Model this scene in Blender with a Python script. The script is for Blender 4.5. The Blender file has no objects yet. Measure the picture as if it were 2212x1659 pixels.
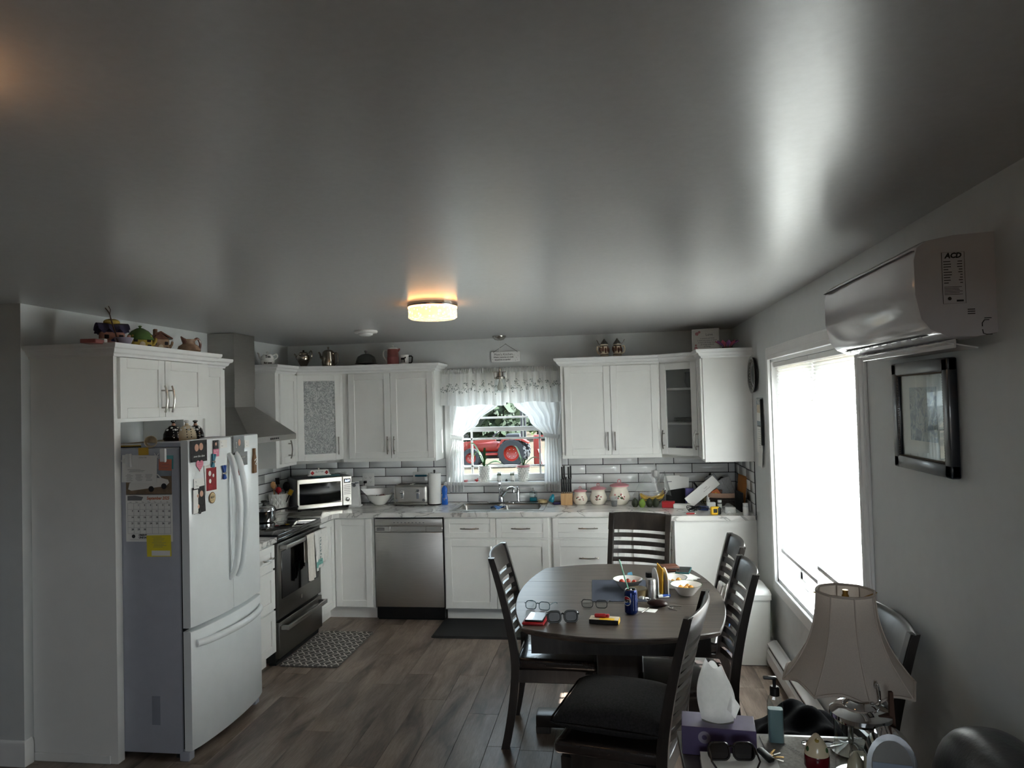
import bpy, bmesh, math, random
from mathutils import Vector, Matrix
R = math.radians
PI = math.pi
random.seed(7)
sc = bpy.context.scene
COL = sc.collection

# ------------------------------------------------------------------ camera
W, H, F = 2212.0, 1659.0, 1534.2
YAW, PITCH, ROLL = R(-7.985), R(1.426), R(-1.544)
CAM = Vector((0.0, -6.484, 1.830))
_fw = Vector((math.sin(YAW) * math.cos(PITCH), math.cos(YAW) * math.cos(PITCH), math.sin(PITCH)))
_r0 = Vector((math.cos(YAW), -math.sin(YAW), 0))
_u0 = _r0.cross(_fw)
_rt = math.cos(ROLL) * _r0 + math.sin(ROLL) * _u0
_up = _rt.cross(_fw)
cd = bpy.data.cameras.new('camera')
cam = bpy.data.objects.new('camera', cd)
COL.objects.link(cam)
cd.sensor_fit = 'HORIZONTAL'
cd.sensor_width = 36.0
cd.lens = 36.0 * F / W
cd.clip_start = 0.05
cd.clip_end = 300
mw = Matrix((_rt, _up, -_fw)).transposed().to_4x4()
mw.translation = CAM
cam.matrix_world = mw
sc.camera = cam

# ------------------------------------------------------------------ light
sc.view_settings.view_transform = 'Standard'
sc.view_settings.look = 'None'
sc.view_settings.gamma = 1.0
sc.view_settings.use_curve_mapping = False
sc.view_settings.exposure = 1.48
sc.cycles.max_bounces = 10
sc.cycles.diffuse_bounces = 6
sc.cycles.glossy_bounces = 4
sc.cycles.transmission_bounces = 6
sc.cycles.transparent_max_bounces = 16
sc.cycles.sample_clamp_indirect = 6.0
sc.cycles.caustics_refractive = False
sc.cycles.caustics_reflective = False

SKY = 4.0
wd = bpy.data.worlds.new('sky')
sc.world = wd
wd.use_nodes = True
nt = wd.node_tree
nt.nodes.clear()
bgn = nt.nodes.new('ShaderNodeBackground')
out = nt.nodes.new('ShaderNodeOutputWorld')
tc = nt.nodes.new('ShaderNodeTexCoord')
sep = nt.nodes.new('ShaderNodeSeparateXYZ')
rmp = nt.nodes.new('ShaderNodeValToRGB')
rmp.color_ramp.elements[0].position = 0.0
rmp.color_ramp.elements[0].color = (0.91, 0.955, 1.0, 1)
rmp.color_ramp.elements[1].position = 0.8
rmp.color_ramp.elements[1].color = (0.72, 0.84, 1.0, 1)
nt.links.new(tc.outputs['Generated'], sep.inputs[0])
nt.links.new(sep.outputs['Z'], rmp.inputs[0])
nt.links.new(rmp.outputs[0], bgn.inputs['Color'])
bgn.inputs['Strength'].default_value = SKY
nt.links.new(bgn.outputs[0], out.inputs[0])

SUN_EL, SUN_AZ = R(27), R(15)          # the sun stands to the right, a little behind the back wall
sd = bpy.data.lights.new('sun', 'SUN')
sd.energy = 30.0
sd.angle = R(0.6)
sd.color = (1.0, 0.985, 0.965)
sun = bpy.data.objects.new('sun', sd)
COL.objects.link(sun)
_sdir = Vector((-math.cos(SUN_EL) * math.cos(SUN_AZ), -math.cos(SUN_EL) * math.sin(SUN_AZ), -math.sin(SUN_EL)))
sun.rotation_euler = _sdir.to_track_quat('-Z', 'Y').to_euler()
sun.location = (12, 4, 6)


def portal(name, loc, rot, sx, sy):
    """marks a window opening so that the sky is sampled through it (gives off no light of its own)"""
    l = bpy.data.lights.new(name, 'AREA')
    l.shape = 'RECTANGLE'
    l.size, l.size_y = sx, sy
    l.cycles.is_portal = True
    o = bpy.data.objects.new(name, l)
    COL.objects.link(o)
    o.location = loc
    o.rotation_euler = rot
    return o


# ------------------------------------------------------------------ pixel helpers (photograph frame 2212 x 1659)
def ray(px, py):
    return _fw + _rt * ((px - W / 2) / F) + _up * ((H / 2 - py) / F)


def B(ax, v, px, py):
    """point where the line of sight through a pixel meets the plane ax = v"""
    i = 'xyz'.index(ax)
    d = ray(px, py)
    return CAM + d * ((v - CAM[i]) / d[i])


def ppm(P):
    """pixels per metre at P"""
    return F / (Vector(P) - CAM).dot(_fw)


# ------------------------------------------------------------------ materials
MATS = {}


def lin(h):
    h = h.lstrip('#')
    r = []
    for i in (0, 2, 4):
        c = int(h[i:i + 2], 16) / 255
        r.append(c / 12.92 if c <= 0.04045 else ((c + 0.055) / 1.055) ** 2.4)
    return (*r, 1)


def newmat(name):
    m = bpy.data.materials.new(name)
    m.use_nodes = True
    n = m.node_tree
    n.nodes.clear()
    o = n.nodes.new('ShaderNodeOutputMaterial')
    b = n.nodes.new('ShaderNodeBsdfPrincipled')
    n.links.new(b.outputs[0], o.inputs[0])
    MATS[name] = m
    return m, n, b, o


def noise(n, scale, detail=3, rough=0.5, coord='Object', stretch=None, dist=0):
    t = n.nodes.new('ShaderNodeTexCoord')
    src = t.outputs[coord]
    if coord == 'World':
        src = None
    x = n.nodes.new('ShaderNodeTexNoise')
    x.inputs['Scale'].default_value = scale
    x.inputs['Detail'].default_value = detail
    x.inputs['Roughness'].default_value = rough
    x.inputs['Distortion'].default_value = dist
    if stretch:
        mp = n.nodes.new('ShaderNodeMapping')
        mp.inputs['Scale'].default_value = stretch
        n.links.new(src, mp.inputs[0])
        src = mp.outputs[0]
    n.links.new(src, x.inputs['Vector'])
    return x


def ramp(n, src, stops):
    r = n.nodes.new('ShaderNodeValToRGB')
    e = r.color_ramp.elements
    while len(e) < len(stops):
        e.new(0.5)
    for i, (p, c) in enumerate(stops):
        e[i].position = p
        e[i].color = lin(c) if isinstance(c, str) else c
    n.links.new(src, r.inputs[0])
    return r


def bump(n, b, src, strength=0.1, dist=0.01):
    k = n.nodes.new('ShaderNodeBump')
    k.inputs['Strength'].default_value = strength
    k.inputs['Distance'].default_value = dist
    n.links.new(src, k.inputs['Height'])
    n.links.new(k.outputs[0], b.inputs['Normal'])
    return k


def M(name, col=None, rough=0.5, metal=0.0, var=0.05, scale=14, bmp=0.0, bscale=60, stretch=None, spec=0.5,
      coat=0.0, trans=0.0, ior=1.45, emit=0.0, ecol=None, sheen=0.0, aniso=0.0, alpha=1.0):
    """plain procedural material: a base colour with a little noise variation and optional relief"""
    if col is None:
        return MATS[name]
    if name in MATS:
        return MATS[name]
    m, n, b, o = newmat(name)
    c = lin(col)
    if var > 0:
        x = noise(n, scale, 3, 0.55, stretch=stretch)
        lo = tuple(max(0, v * (1 - var)) for v in c[:3]) + (1,)
        hi = tuple(min(1, v * (1 + var)) for v in c[:3]) + (1,)
        r = ramp(n, x.outputs['Fac'], [(0.3, lo), (0.7, hi)])
        n.links.new(r.outputs[0], b.inputs['Base Color'])
    else:
        b.inputs['Base Color'].default_value = c
    b.inputs['Roughness'].default_value = rough
    b.inputs['Metallic'].default_value = metal
    b.inputs['Specular IOR Level'].default_value = spec
    b.inputs['Coat Weight'].default_value = coat
    b.inputs['Transmission Weight'].default_value = trans
    b.inputs['IOR'].default_value = ior
    b.inputs['Sheen Weight'].default_value = sheen
    b.inputs['Anisotropic'].default_value = aniso
    b.inputs['Alpha'].default_value = alpha
    if emit > 0:
        b.inputs['Emission Color'].default_value = lin(ecol or col)
        b.inputs['Emission Strength'].default_value = emit
    if bmp > 0:
        y = noise(n, bscale, 4, 0.6, stretch=stretch)
        bump(n, b, y.outputs['Fac'], bmp, 0.004)
    return m


def thin_glass(name, tint='#ffffff', gloss=0.08, rough=0.0, body=0.0, bodycol='#ffffff'):
    """a thin pane: lets light straight through, mirrors a little at its face"""
    m = bpy.data.materials.new(name)
    m.use_nodes = True
    n = m.node_tree
    n.nodes.clear()
    o = n.nodes.new('ShaderNodeOutputMaterial')
    t = n.nodes.new('ShaderNodeBsdfTransparent')
    t.inputs[0].default_value = lin(tint)
    g = n.nodes.new('ShaderNodeBsdfGlossy')
    g.inputs['Roughness'].default_value = rough
    lw = n.nodes.new('ShaderNodeLayerWeight')
    lw.inputs[0].default_value = .5
    pw = n.nodes.new('ShaderNodeMath'); pw.operation = 'POWER'
    pw.inputs[1].default_value = 4.0
    n.links.new(lw.outputs['Facing'], pw.inputs[0])
    fr = n.nodes.new('ShaderNodeMath'); fr.operation = 'MULTIPLY_ADD'
    fr.inputs[1].default_value = .6
    fr.inputs[2].default_value = gloss * .6
    n.links.new(pw.outputs[0], fr.inputs[0])
    mx = n.nodes.new('ShaderNodeMixShader')
    n.links.new(fr.outputs[0], mx.inputs[0])
    n.links.new(t.outputs[0], mx.inputs[1])
    n.links.new(g.outputs[0], mx.inputs[2])
    last = mx
    if body > 0:
        d = n.nodes.new('ShaderNodeBsdfDiffuse')
        d.inputs[0].default_value = lin(bodycol)
        m2 = n.nodes.new('ShaderNodeMixShader')
        m2.inputs[0].default_value = body
        n.links.new(mx.outputs[0], m2.inputs[1])
        n.links.new(d.outputs[0], m2.inputs[2])
        last = m2
    n.links.new(last.outputs[0], o.inputs[0])
    MATS[name] = m
    return m


def cloth(name, col, transl=0.5, transp=0.0, bmp=0.15, bscale=400, rough=0.9):
    """woven cloth that passes some light"""
    m = bpy.data.materials.new(name)
    m.use_nodes = True
    n = m.node_tree
    n.nodes.clear()
    o = n.nodes.new('ShaderNodeOutputMaterial')
    d = n.nodes.new('ShaderNodeBsdfDiffuse')
    t = n.nodes.new('ShaderNodeBsdfTranslucent')
    x = noise(n, bscale, 2)
    c = lin(col)
    r = ramp(n, x.outputs['Fac'], [(0.3, tuple(v * .93 for v in c[:3]) + (1,)), (0.7, c)])
    n.links.new(r.outputs[0], d.inputs[0])
    n.links.new(r.outputs[0], t.inputs[0])
    mx = n.nodes.new('ShaderNodeMixShader')
    mx.inputs[0].default_value = transl
    n.links.new(d.outputs[0], mx.inputs[1])
    n.links.new(t.outputs[0], mx.inputs[2])
    last = mx
    if transp > 0:
        tp = n.nodes.new('ShaderNodeBsdfTransparent')
        m2 = n.nodes.new('ShaderNodeMixShader')
        m2.inputs[0].default_value = transp
        n.links.new(mx.outputs[0], m2.inputs[1])
        n.links.new(tp.outputs[0], m2.inputs[2])
        last = m2
    n.links.new(last.outputs[0], o.inputs[0])
    MATS[name] = m
    return m


# ------------------------------------------------------------------ mesh builder
class MB:
    def __init__(s):
        s.v, s.f, s.m = [], [], []
        s.mi = 0

    def add(s, vs, fs, M_=None):
        k = len(s.v)
        if M_ is None:
            s.v += [tuple(p) for p in vs]
        else:
            s.v += [tuple(M_ @ Vector(p)) for p in vs]
        s.f += [tuple(i + k for i in f) for f in fs]
        s.m += [s.mi] * len(fs)
        return s

    def use(s, i):
        s.mi = i
        return s

    def box(s, x0, x1, y0, y1, z0, z1, M_=None):
        v = [(x0, y0, z0), (x1, y0, z0), (x1, y1, z0), (x0, y1, z0), (x0, y0, z1), (x1, y0, z1), (x1, y1, z1), (x0, y1, z1)]
        f = [(0, 3, 2, 1), (4, 5, 6, 7), (0, 1, 5, 4), (1, 2, 6, 5), (2, 3, 7, 6), (3, 0, 4, 7)]
        return s.add(v, f, M_)

    def rbox(s, x0, x1, y0, y1, z0, z1, r=0.005, seg=2, M_=None):
        bm = bmesh.new()
        bmesh.ops.create_cube(bm, size=1)
        for v in bm.verts:
            v.co = Vector(((x0 + x1) / 2 + v.co.x * (x1 - x0), (y0 + y1) / 2 + v.co.y * (y1 - y0), (z0 + z1) / 2 + v.co.z * (z1 - z0)))
        r = min(r, .49 * min(abs(x1 - x0), abs(y1 - y0), abs(z1 - z0)))
        bmesh.ops.bevel(bm, geom=bm.edges[:], offset=r, segments=seg, profile=0.5, affect='EDGES')
        return s.bm(bm, M_)

    def bm(s, bm, M_=None):
        bm.verts.ensure_lookup_table()
        bm.verts.index_update()
        vs = [v.co.copy() for v in bm.verts]
        fs = [tuple(v.index for v in f.verts) for f in bm.faces]
        bm.free()
        return s.add(vs, fs, M_)

    def mesh(s, me, M_=None):
        return s.add([v.co.copy() for v in me.vertices], [tuple(p.vertices) for p in me.polygons], M_)

    def lathe(s, prof, n=28, c=(0, 0, 0), M_=None, cap=True, sx=1, sy=1, a0=0.0):
        vs, fs = [], []
        for (r, z) in prof:
            for i in range(n):
                a = a0 + 2 * PI * i / n
                vs.append((c[0] + r * math.cos(a) * sx, c[1] + r * math.sin(a) * sy, c[2] + z))
        for j in range(len(prof) - 1):
            for i in range(n):
                i2 = (i + 1) % n
                fs.append((j * n + i, j * n + i2, (j + 1) * n + i2, (j + 1) * n + i))
        if cap:
            if prof[0][0] > 1e-5:
                fs.append(tuple(reversed(range(n))))
            if prof[-1][0] > 1e-5:
                fs.append(tuple(range((len(prof) - 1) * n, len(prof) * n)))
        return s.add(vs, fs, M_)

    def cyl(s, c, r, h, n=20, axis='z', r2=None, M_=None):
        r2 = r if r2 is None else r2
        m = Matrix.Translation(Vector(c))
        if axis == 'x':
            m = m @ Matrix.Rotation(PI / 2, 4, 'Y')
        elif axis == 'y':
            m = m @ Matrix.Rotation(-PI / 2, 4, 'X')
        if M_ is not None:
            m = M_ @ m
        return s.lathe([(r, 0), (r2, h)], n, M_=m)

    def tube(s, pts, r=0.005, n=8, closed=False, M_=None, flat=None, cap=True):
        """swept tube; r may be a list; flat = (a, b) squashes the section"""
        P = [Vector(p) for p in pts]
        L = len(P)
        rr = r if isinstance(r, (list, tuple)) else [r] * L
        vs, fs = [], []
        prev = None
        for i in range(L):
            if closed:
                t = P[(i + 1) % L] - P[i - 1]
            else:
                t = P[min(i + 1, L - 1)] - P[max(i - 1, 0)]
            if t.length < 1e-9:
                t = Vector((0, 0, 1))
            t.normalize()
            if prev is None:
                u = Vector((0, 0, 1)) if abs(t.z) < 0.9 else Vector((0, 1, 0))
                u = (u - t * u.dot(t)).normalized()
            else:
                u = (prev - t * prev.dot(t))
                u = u.normalized() if u.length > 1e-6 else Vector((0, 0, 1)).cross(t).normalized()
            prev = u
            w = t.cross(u)
            for k in range(n):
                a = 2 * PI * k / n + (PI / n if n == 4 else 0)
                fa, fb = flat or (1, 1)
                vs.append(P[i] + (u * math.cos(a) * fa + w * math.sin(a) * fb) * rr[i])
        for i in range(L if closed else L - 1):
            j = (i + 1) % L
            for k in range(n):
                k2 = (k + 1) % n
                fs.append((i * n + k, i * n + k2, j * n + k2, j * n + k))
        if not closed and cap:
            fs.append(tuple(reversed(range(n))))
            fs.append(tuple(range((L - 1) * n, L * n)))
        return s.add(vs, fs, M_)

    def prism(s, poly, a0, a1, axis='z', M_=None):
        """extrude a 2D polygon; axis z: (x,y), axis y: (x,z), axis x: (y,z)"""
        n = len(poly)

        def P(p, a):
            return (p[0], p[1], a) if axis == 'z' else ((p[0], a, p[1]) if axis == 'y' else (a, p[0], p[1]))
        vs = [P(p, a0) for p in poly] + [P(p, a1) for p in poly]
        fs = [tuple(reversed(range(n))), tuple(range(n, 2 * n))]
        fs += [(i, (i + 1) % n, n + (i + 1) % n, n + i) for i in range(n)]
        return s.add(vs, fs, M_)

    def ball(s, c, r, n=16, m=10, M_=None):
        rx, ry, rz = r if isinstance(r, (tuple, list)) else (r, r, r)
        prof = [(math.sin(PI * j / m), -math.cos(PI * j / m)) for j in range(m + 1)]
        vs, fs = [], []
        for j, (q, z) in enumerate(prof):
            for i in range(n):
                a = 2 * PI * i / n
                vs.append((c[0] + rx * q * math.cos(a), c[1] + ry * q * math.sin(a), c[2] + rz * z))
        for j in range(m):
            for i in range(n):
                i2 = (i + 1) % n
                fs.append((j * n + i, j * n + i2, (j + 1) * n + i2, (j + 1) * n + i))
        return s.add(vs, fs, M_)

    def grid(s, fn, nu, nv, M_=None, cu=False):
        vs = [fn(i / (nu if cu else nu - 1), j / (nv - 1)) for j in range(nv) for i in range(nu)]
        fs = []
        for j in range(nv - 1):
            for i in range(nu if cu else nu - 1):
                i2 = (i + 1) % nu
                fs.append((j * nu + i, j * nu + i2, (j + 1) * nu + i2, (j + 1) * nu + i))
        return s.add(vs, fs, M_)

    def quad(s, a, b, c, d, M_=None):
        return s.add([a, b, c, d], [(0, 1, 2, 3)], M_)

    def text(s, txt, size, M_=None, align='CENTER', bold=0.0, sx=1.0, italic=0.0, thick=0.0):
        """flat lettering in the xz plane, read from -y"""
        cu = bpy.data.curves.new('t', 'FONT')
        cu.body = txt
        cu.size = size
        cu.align_x = align
        cu.align_y = 'CENTER'
        cu.resolution_u = 2
        cu.offset = bold
        cu.shear = italic
        ob = bpy.data.objects.new('t', cu)
        me = bpy.data.meshes.new_from_object(ob)
        m = Matrix.Rotation(PI / 2, 4, 'X') @ Matrix.Diagonal((sx, 1, 1, 1))
        if M_ is not None:
            m = M_ @ m
        s.mesh(me, m)
        bpy.data.objects.remove(ob)
        bpy.data.curves.remove(cu)
        bpy.data.meshes.remove(me)
        return s

    def me(s, name, mats, smooth=40, merge=False):
        me = bpy.data.meshes.new(name)
        me.from_pydata(s.v, [], s.f)
        mats = mats if isinstance(mats, (list, tuple)) else [mats]
        for m in mats:
            me.materials.append(MATS[m] if isinstance(m, str) else m)
        if len(mats) > 1:
            me.polygons.foreach_set('material_index', s.m)
        if merge:
            bm = bmesh.new()
            bm.from_mesh(me)
            bmesh.ops.remove_doubles(bm, verts=bm.verts, dist=1e-5)
            bmesh.ops.recalc_face_normals(bm, faces=bm.faces)
            bm.to_mesh(me)
            bm.free()
        me.update()
        if smooth:
            me.shade_smooth()
            me.set_sharp_from_angle(angle=R(smooth))
        return me


def link(name, me, parent=None, loc=None, rz=None, M_=None):
    o = bpy.data.objects.new(name, me)
    COL.objects.link(o)
    if parent is not None:
        o.parent = parent
    if loc is not None:
        o.location = loc
    if rz is not None:
        o.rotation_euler = (0, 0, rz)
    if M_ is not None:
        o.matrix_local = M_
    return o


def part(name, mb, mat, parent, label=None, smooth=40, loc=None, rz=None, M_=None, kind=None, merge=False):
    o = link(name, mb.me(name, mat, smooth, merge), parent, loc, rz, M_)
    if label:
        o['label'] = label
    if kind:
        o['kind'] = kind
    return o


def thing(name, label, cat, loc=(0, 0, 0), rz=0.0, group=None):
    o = bpy.data.objects.new(name, None)
    o.empty_display_size = 0.05
    COL.objects.link(o)
    o.location = loc
    o.rotation_euler = (0, 0, rz)
    o['label'] = label
    o['category'] = cat
    if group:
        o['group'] = group
    return o


def solo(name, mb, mat, label, cat, loc=(0, 0, 0), rz=0.0, group=None, smooth=40, M_=None, merge=False):
    o = link(name, mb.me(name, mat, smooth, merge), None, loc, rz, M_)
    o['label'] = label
    o['category'] = cat
    if group:
        o['group'] = group
    return o


def struct(name, mb, mat, label=None, smooth=40, parent=None):
    o = link(name, mb.me(name, mat, smooth), parent)
    if parent is None:
        o['kind'] = 'structure'
        o['label'] = label or name.replace('_', ' ')
    return o


def sempty(name, label):
    o = bpy.data.objects.new(name, None)
    COL.objects.link(o)
    o['kind'] = 'structure'
    o['label'] = label
    return o


def T(x=0, y=0, z=0):
    return Matrix.Translation((x, y, z))


def RZ(a):
    return Matrix.Rotation(a, 4, 'Z')


def RX(a):
    return Matrix.Rotation(a, 4, 'X')


def RY(a):
    return Matrix.Rotation(a, 4, 'Y')


def arc(cx, cy, r, a0, a1, n):
    return [(cx + r * math.cos(a0 + (a1 - a0) * i / (n - 1)), cy + r * math.sin(a0 + (a1 - a0) * i / (n - 1))) for i in range(n)]


def rrect(x0, x1, y0, y1, r, n=5):
    p = []
    p += arc(x1 - r, y0 + r, r, -PI / 2, 0, n)
    p += arc(x1 - r, y1 - r, r, 0, PI / 2, n)
    p += arc(x0 + r, y1 - r, r, PI / 2, PI, n)
    p += arc(x0 + r, y0 + r, r, PI, 1.5 * PI, n)
    return p


def bez(p0, p1, p2, p3, n=12):
    o = []
    for i in range(n):
        t = i / (n - 1)
        a = [(1 - t) ** 3, 3 * t * (1 - t) ** 2, 3 * t * t * (1 - t), t ** 3]
        o.append(tuple(sum(a[k] * q[j] for k, q in enumerate((p0, p1, p2, p3))) for j in range(len(p0))))
    return o


def spline(pts, n=6):
    """Catmull-Rom through points"""
    P = [Vector(p) for p in pts]
    o = []
    for i in range(len(P) - 1):
        a, b, c, d = P[max(i - 1, 0)], P[i], P[i + 1], P[min(i + 2, len(P) - 1)]
        for k in range(n):
            t = k / n
            o.append(0.5 * ((2 * b) + (c - a) * t + (2 * a - 5 * b + 4 * c - d) * t * t + (3 * b - a - 3 * c + d) * t ** 3))
    o.append(P[-1])
    return o


# ================================================================== MATERIALS
def wood_floor():
    m, n, b, o = newmat('floor_wood')
    geo = n.nodes.new('ShaderNodeNewGeometry')
    oi = n.nodes.new('ShaderNodeObjectInfo')
    mul = n.nodes.new('ShaderNodeVectorMath'); mul.operation = 'SCALE'
    mul.inputs[0].default_value = (13.7, 31.1, 7.3)
    n.links.new(oi.outputs['Random'], mul.inputs['Scale'])
    ad = n.nodes.new('ShaderNodeVectorMath')
    n.links.new(geo.outputs['Position'], ad.inputs[0])
    n.links.new(mul.outputs[0], ad.inputs[1])

    def nz(scale, stretch, detail, dist=0.0, rough=.55):
        mp = n.nodes.new('ShaderNodeMapping')
        mp.inputs['Scale'].default_value = stretch
        n.links.new(ad.outputs[0], mp.inputs[0])
        x = n.nodes.new('ShaderNodeTexNoise')
        x.inputs['Scale'].default_value = scale
        x.inputs['Detail'].default_value = detail
        x.inputs['Distortion'].default_value = dist
        x.inputs['Roughness'].default_value = rough
        n.links.new(mp.outputs[0], x.inputs['Vector'])
        return x
    a = nz(3.0, (2.4, .55, 1), 3, .7)           # broad dark clouds along the board
    g = nz(26, (5, .45, 1), 5, .6, .7)          # fine grain
    r1 = ramp(n, a.outputs['Fac'], [(.28, '#50423a'), (.42, '#807065'), (.58, '#9f8e81'), (.75, '#ac9c8f')])
    r2 = ramp(n, g.outputs['Fac'], [(.3, (.62, .62, .62, 1)), (.62, (1, 1, 1, 1))])
    mx = n.nodes.new('ShaderNodeMix'); mx.data_type = 'RGBA'; mx.blend_type = 'MULTIPLY'
    mx.inputs[0].default_value = 1
    n.links.new(r1.outputs[0], mx.inputs[6]); n.links.new(r2.outputs[0], mx.inputs[7])
    r3 = ramp(n, oi.outputs['Random'], [(0, (.80, .79, .80, 1)), (1, (1.0, .98, .95, 1))])
    m2 = n.nodes.new('ShaderNodeMix'); m2.data_type = 'RGBA'; m2.blend_type = 'MULTIPLY'
    m2.inputs[0].default_value = 1
    n.links.new(mx.outputs[2], m2.inputs[6]); n.links.new(r3.outputs[0], m2.inputs[7])
    n.links.new(m2.outputs[2], b.inputs['Base Color'])
    b.inputs['Roughness'].default_value = .38
    bump(n, b, g.outputs['Fac'], .12, .003)


wood_floor()


def dark_wood(name, c0, c1, c2, rough=.3, coat=.2, axis=(1.2, 18, 18), scale=3.0):
    m, n, b, o = newmat(name)
    x = noise(n, scale, 5, .65, stretch=axis, dist=.4)
    r = ramp(n, x.outputs['Fac'], [(.3, c0), (.5, c1), (.72, c2)])
    n.links.new(r.outputs[0], b.inputs['Base Color'])
    b.inputs['Roughness'].default_value = rough
    b.inputs['Coat Weight'].default_value = coat
    b.inputs['Coat Roughness'].default_value = .25
    bump(n, b, x.outputs['Fac'], .06, .002)


dark_wood('table_wood', '#3a332e', '#4b433d', '#5d544c', .34, .15)
dark_wood('chair_wood', '#181513', '#26211e', '#332d29', .32, .3, axis=(8, 8, 1.2))
dark_wood('block_wood', '#b08a5c', '#c49b6b', '#d2ad7f', .5, 0, axis=(8, 8, 1.2))
dark_wood('spoon_wood', '#b98b58', '#c99a66', '#d6a974', .6, 0)


def steel(name, c='#8f8c88', rough=.3, stretch=(1, 1, 60), scale=9, strength=.05):
    m, n, b, o = newmat(name)
    x = noise(n, scale, 4, .6, stretch=stretch)
    c = lin(c)
    r = ramp(n, x.outputs['Fac'], [(.3, tuple(v * .86 for v in c[:3]) + (1,)), (.7, c)])
    n.links.new(r.outputs[0], b.inputs['Base Color'])
    b.inputs['Metallic'].default_value = 1
    b.inputs['Roughness'].default_value = rough
    bump(n, b, x.outputs['Fac'], strength, .001)


steel('steel', '#cfccc8', .4)
steel('steel_dark', '#aeaba6', .42)
steel('steel_range', '#7d7a75', .33)
steel('steel_h', '#a9a7a3', .3, stretch=(60, 1, 1))
steel('sink_steel', '#b8b6b2', .28, stretch=(1, 20, 1))
steel('nickel', '#b4b0aa', .25, stretch=(1, 1, 1), scale=30, strength=0)
steel('silver', '#a79e92', .12, stretch=(1, 1, 1), scale=20, strength=0)
steel('chrome', '#d8d9da', .05, stretch=(1, 1, 1), scale=20, strength=0)
steel('pewter', '#8b8884', .35, stretch=(1, 1, 1), scale=20, strength=0)
steel('brass', '#b08a4a', .3, stretch=(1, 1, 1), scale=20, strength=0)


def marble():
    m, n, b, o = newmat('marble')
    geo = n.nodes.new('ShaderNodeNewGeometry')
    mp = n.nodes.new('ShaderNodeMapping')
    mp.inputs['Rotation'].default_value = (.3, .2, .7)
    n.links.new(geo.outputs['Position'], mp.inputs[0])
    d = n.nodes.new('ShaderNodeTexNoise')
    d.inputs['Scale'].default_value = 2.6
    d.inputs['Detail'].default_value = 6
    d.inputs['Distortion'].default_value = 1.6
    n.links.new(mp.outputs[0], d.inputs['Vector'])
    v = ramp(n, d.outputs['Fac'], [(.40, '#eceae6'), (.475, '#e4e2de'), (.497, '#9d9b99'), (.515, '#dedcd8'), (.60, '#efedea')])
    e = n.nodes.new('ShaderNodeTexNoise')
    e.inputs['Scale'].default_value = 1.3
    e.inputs['Detail'].default_value = 3
    n.links.new(mp.outputs[0], e.inputs['Vector'])
    w = ramp(n, e.outputs['Fac'], [(.35, (.80, .80, .80, 1)), (.6, (1, 1, 1, 1))])
    mx = n.nodes.new('ShaderNodeMix'); mx.data_type = 'RGBA'; mx.blend_type = 'MULTIPLY'
    mx.inputs[0].default_value = 1
    n.links.new(v.outputs[0], mx.inputs[6]); n.links.new(w.outputs[0], mx.inputs[7])
    n.links.new(mx.outputs[2], b.inputs['Base Color'])
    b.inputs['Roughness'].default_value = .2


marble()


def ceiling_paint():
    m, n, b, o = newmat('ceiling_paint')
    x = noise(n, 40, 3, .6)
    r = ramp(n, x.outputs['Fac'], [(.3, '#afaeae'), (.7, '#b5b4b4')])
    n.links.new(r.outputs[0], b.inputs['Base Color'])
    b.inputs['Roughness'].default_value = .28
    b.inputs['Specular IOR Level'].default_value = .75
    y = noise(n, 3, 3, .5)
    bump(n, b, y.outputs['Fac'], .12, .02)


ceiling_paint()
M('wall_paint', '#d2d5d5', .5, var=.02, bmp=.05, bscale=180)
M('trim_white', '#e9e9e8', .35, var=.02)
M('cab_white', '#ebebe8', .32, var=.02, scale=6)
M('cab_inside', '#d8d7d3', .5, var=.03)
M('white_plastic', '#e6e6e4', .35, var=.02)
M('bin_white', '#d9dad6', .4, var=.02)
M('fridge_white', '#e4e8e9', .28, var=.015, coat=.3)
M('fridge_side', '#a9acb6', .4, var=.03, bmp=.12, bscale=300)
M('tile_white', '#dfe0e0', .09, var=.03, scale=5, bmp=.25, bscale=9)
M('grout', '#343437', .9)
M('black', '#0c0c0d', .35)
M('black_gloss', '#060607', .06, coat=.5)
M('black_matte', '#141414', .8)
M('rubber', '#1b1b1c', .7, bmp=.3, bscale=200)
M('dark_gap', '#1a1a1b', .9, var=0)
M('paper', '#e9e8e4', .8, var=.02)
M('ink', '#2b2b2e', .8, var=0)
M('ink_grey', '#77777a', .8, var=0)
M('red', '#a81c22', .4)
M('blue', '#16469a', .35)
M('yellow', '#e8b92a', .5)
thin_glass('pane', '#fbfdfd', .06)
thin_glass('pane_tint', '#dde3e4', .06)
thin_glass('clear_glass', '#f2f6f6', .09)
thin_glass('clear_plastic', '#f4f6f6', .06, .15, .12, '#e8e8e8')


# ================================================================== STRUCTURE
ZC = 2.421
XL, XR = -3.09, 1.065
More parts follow.
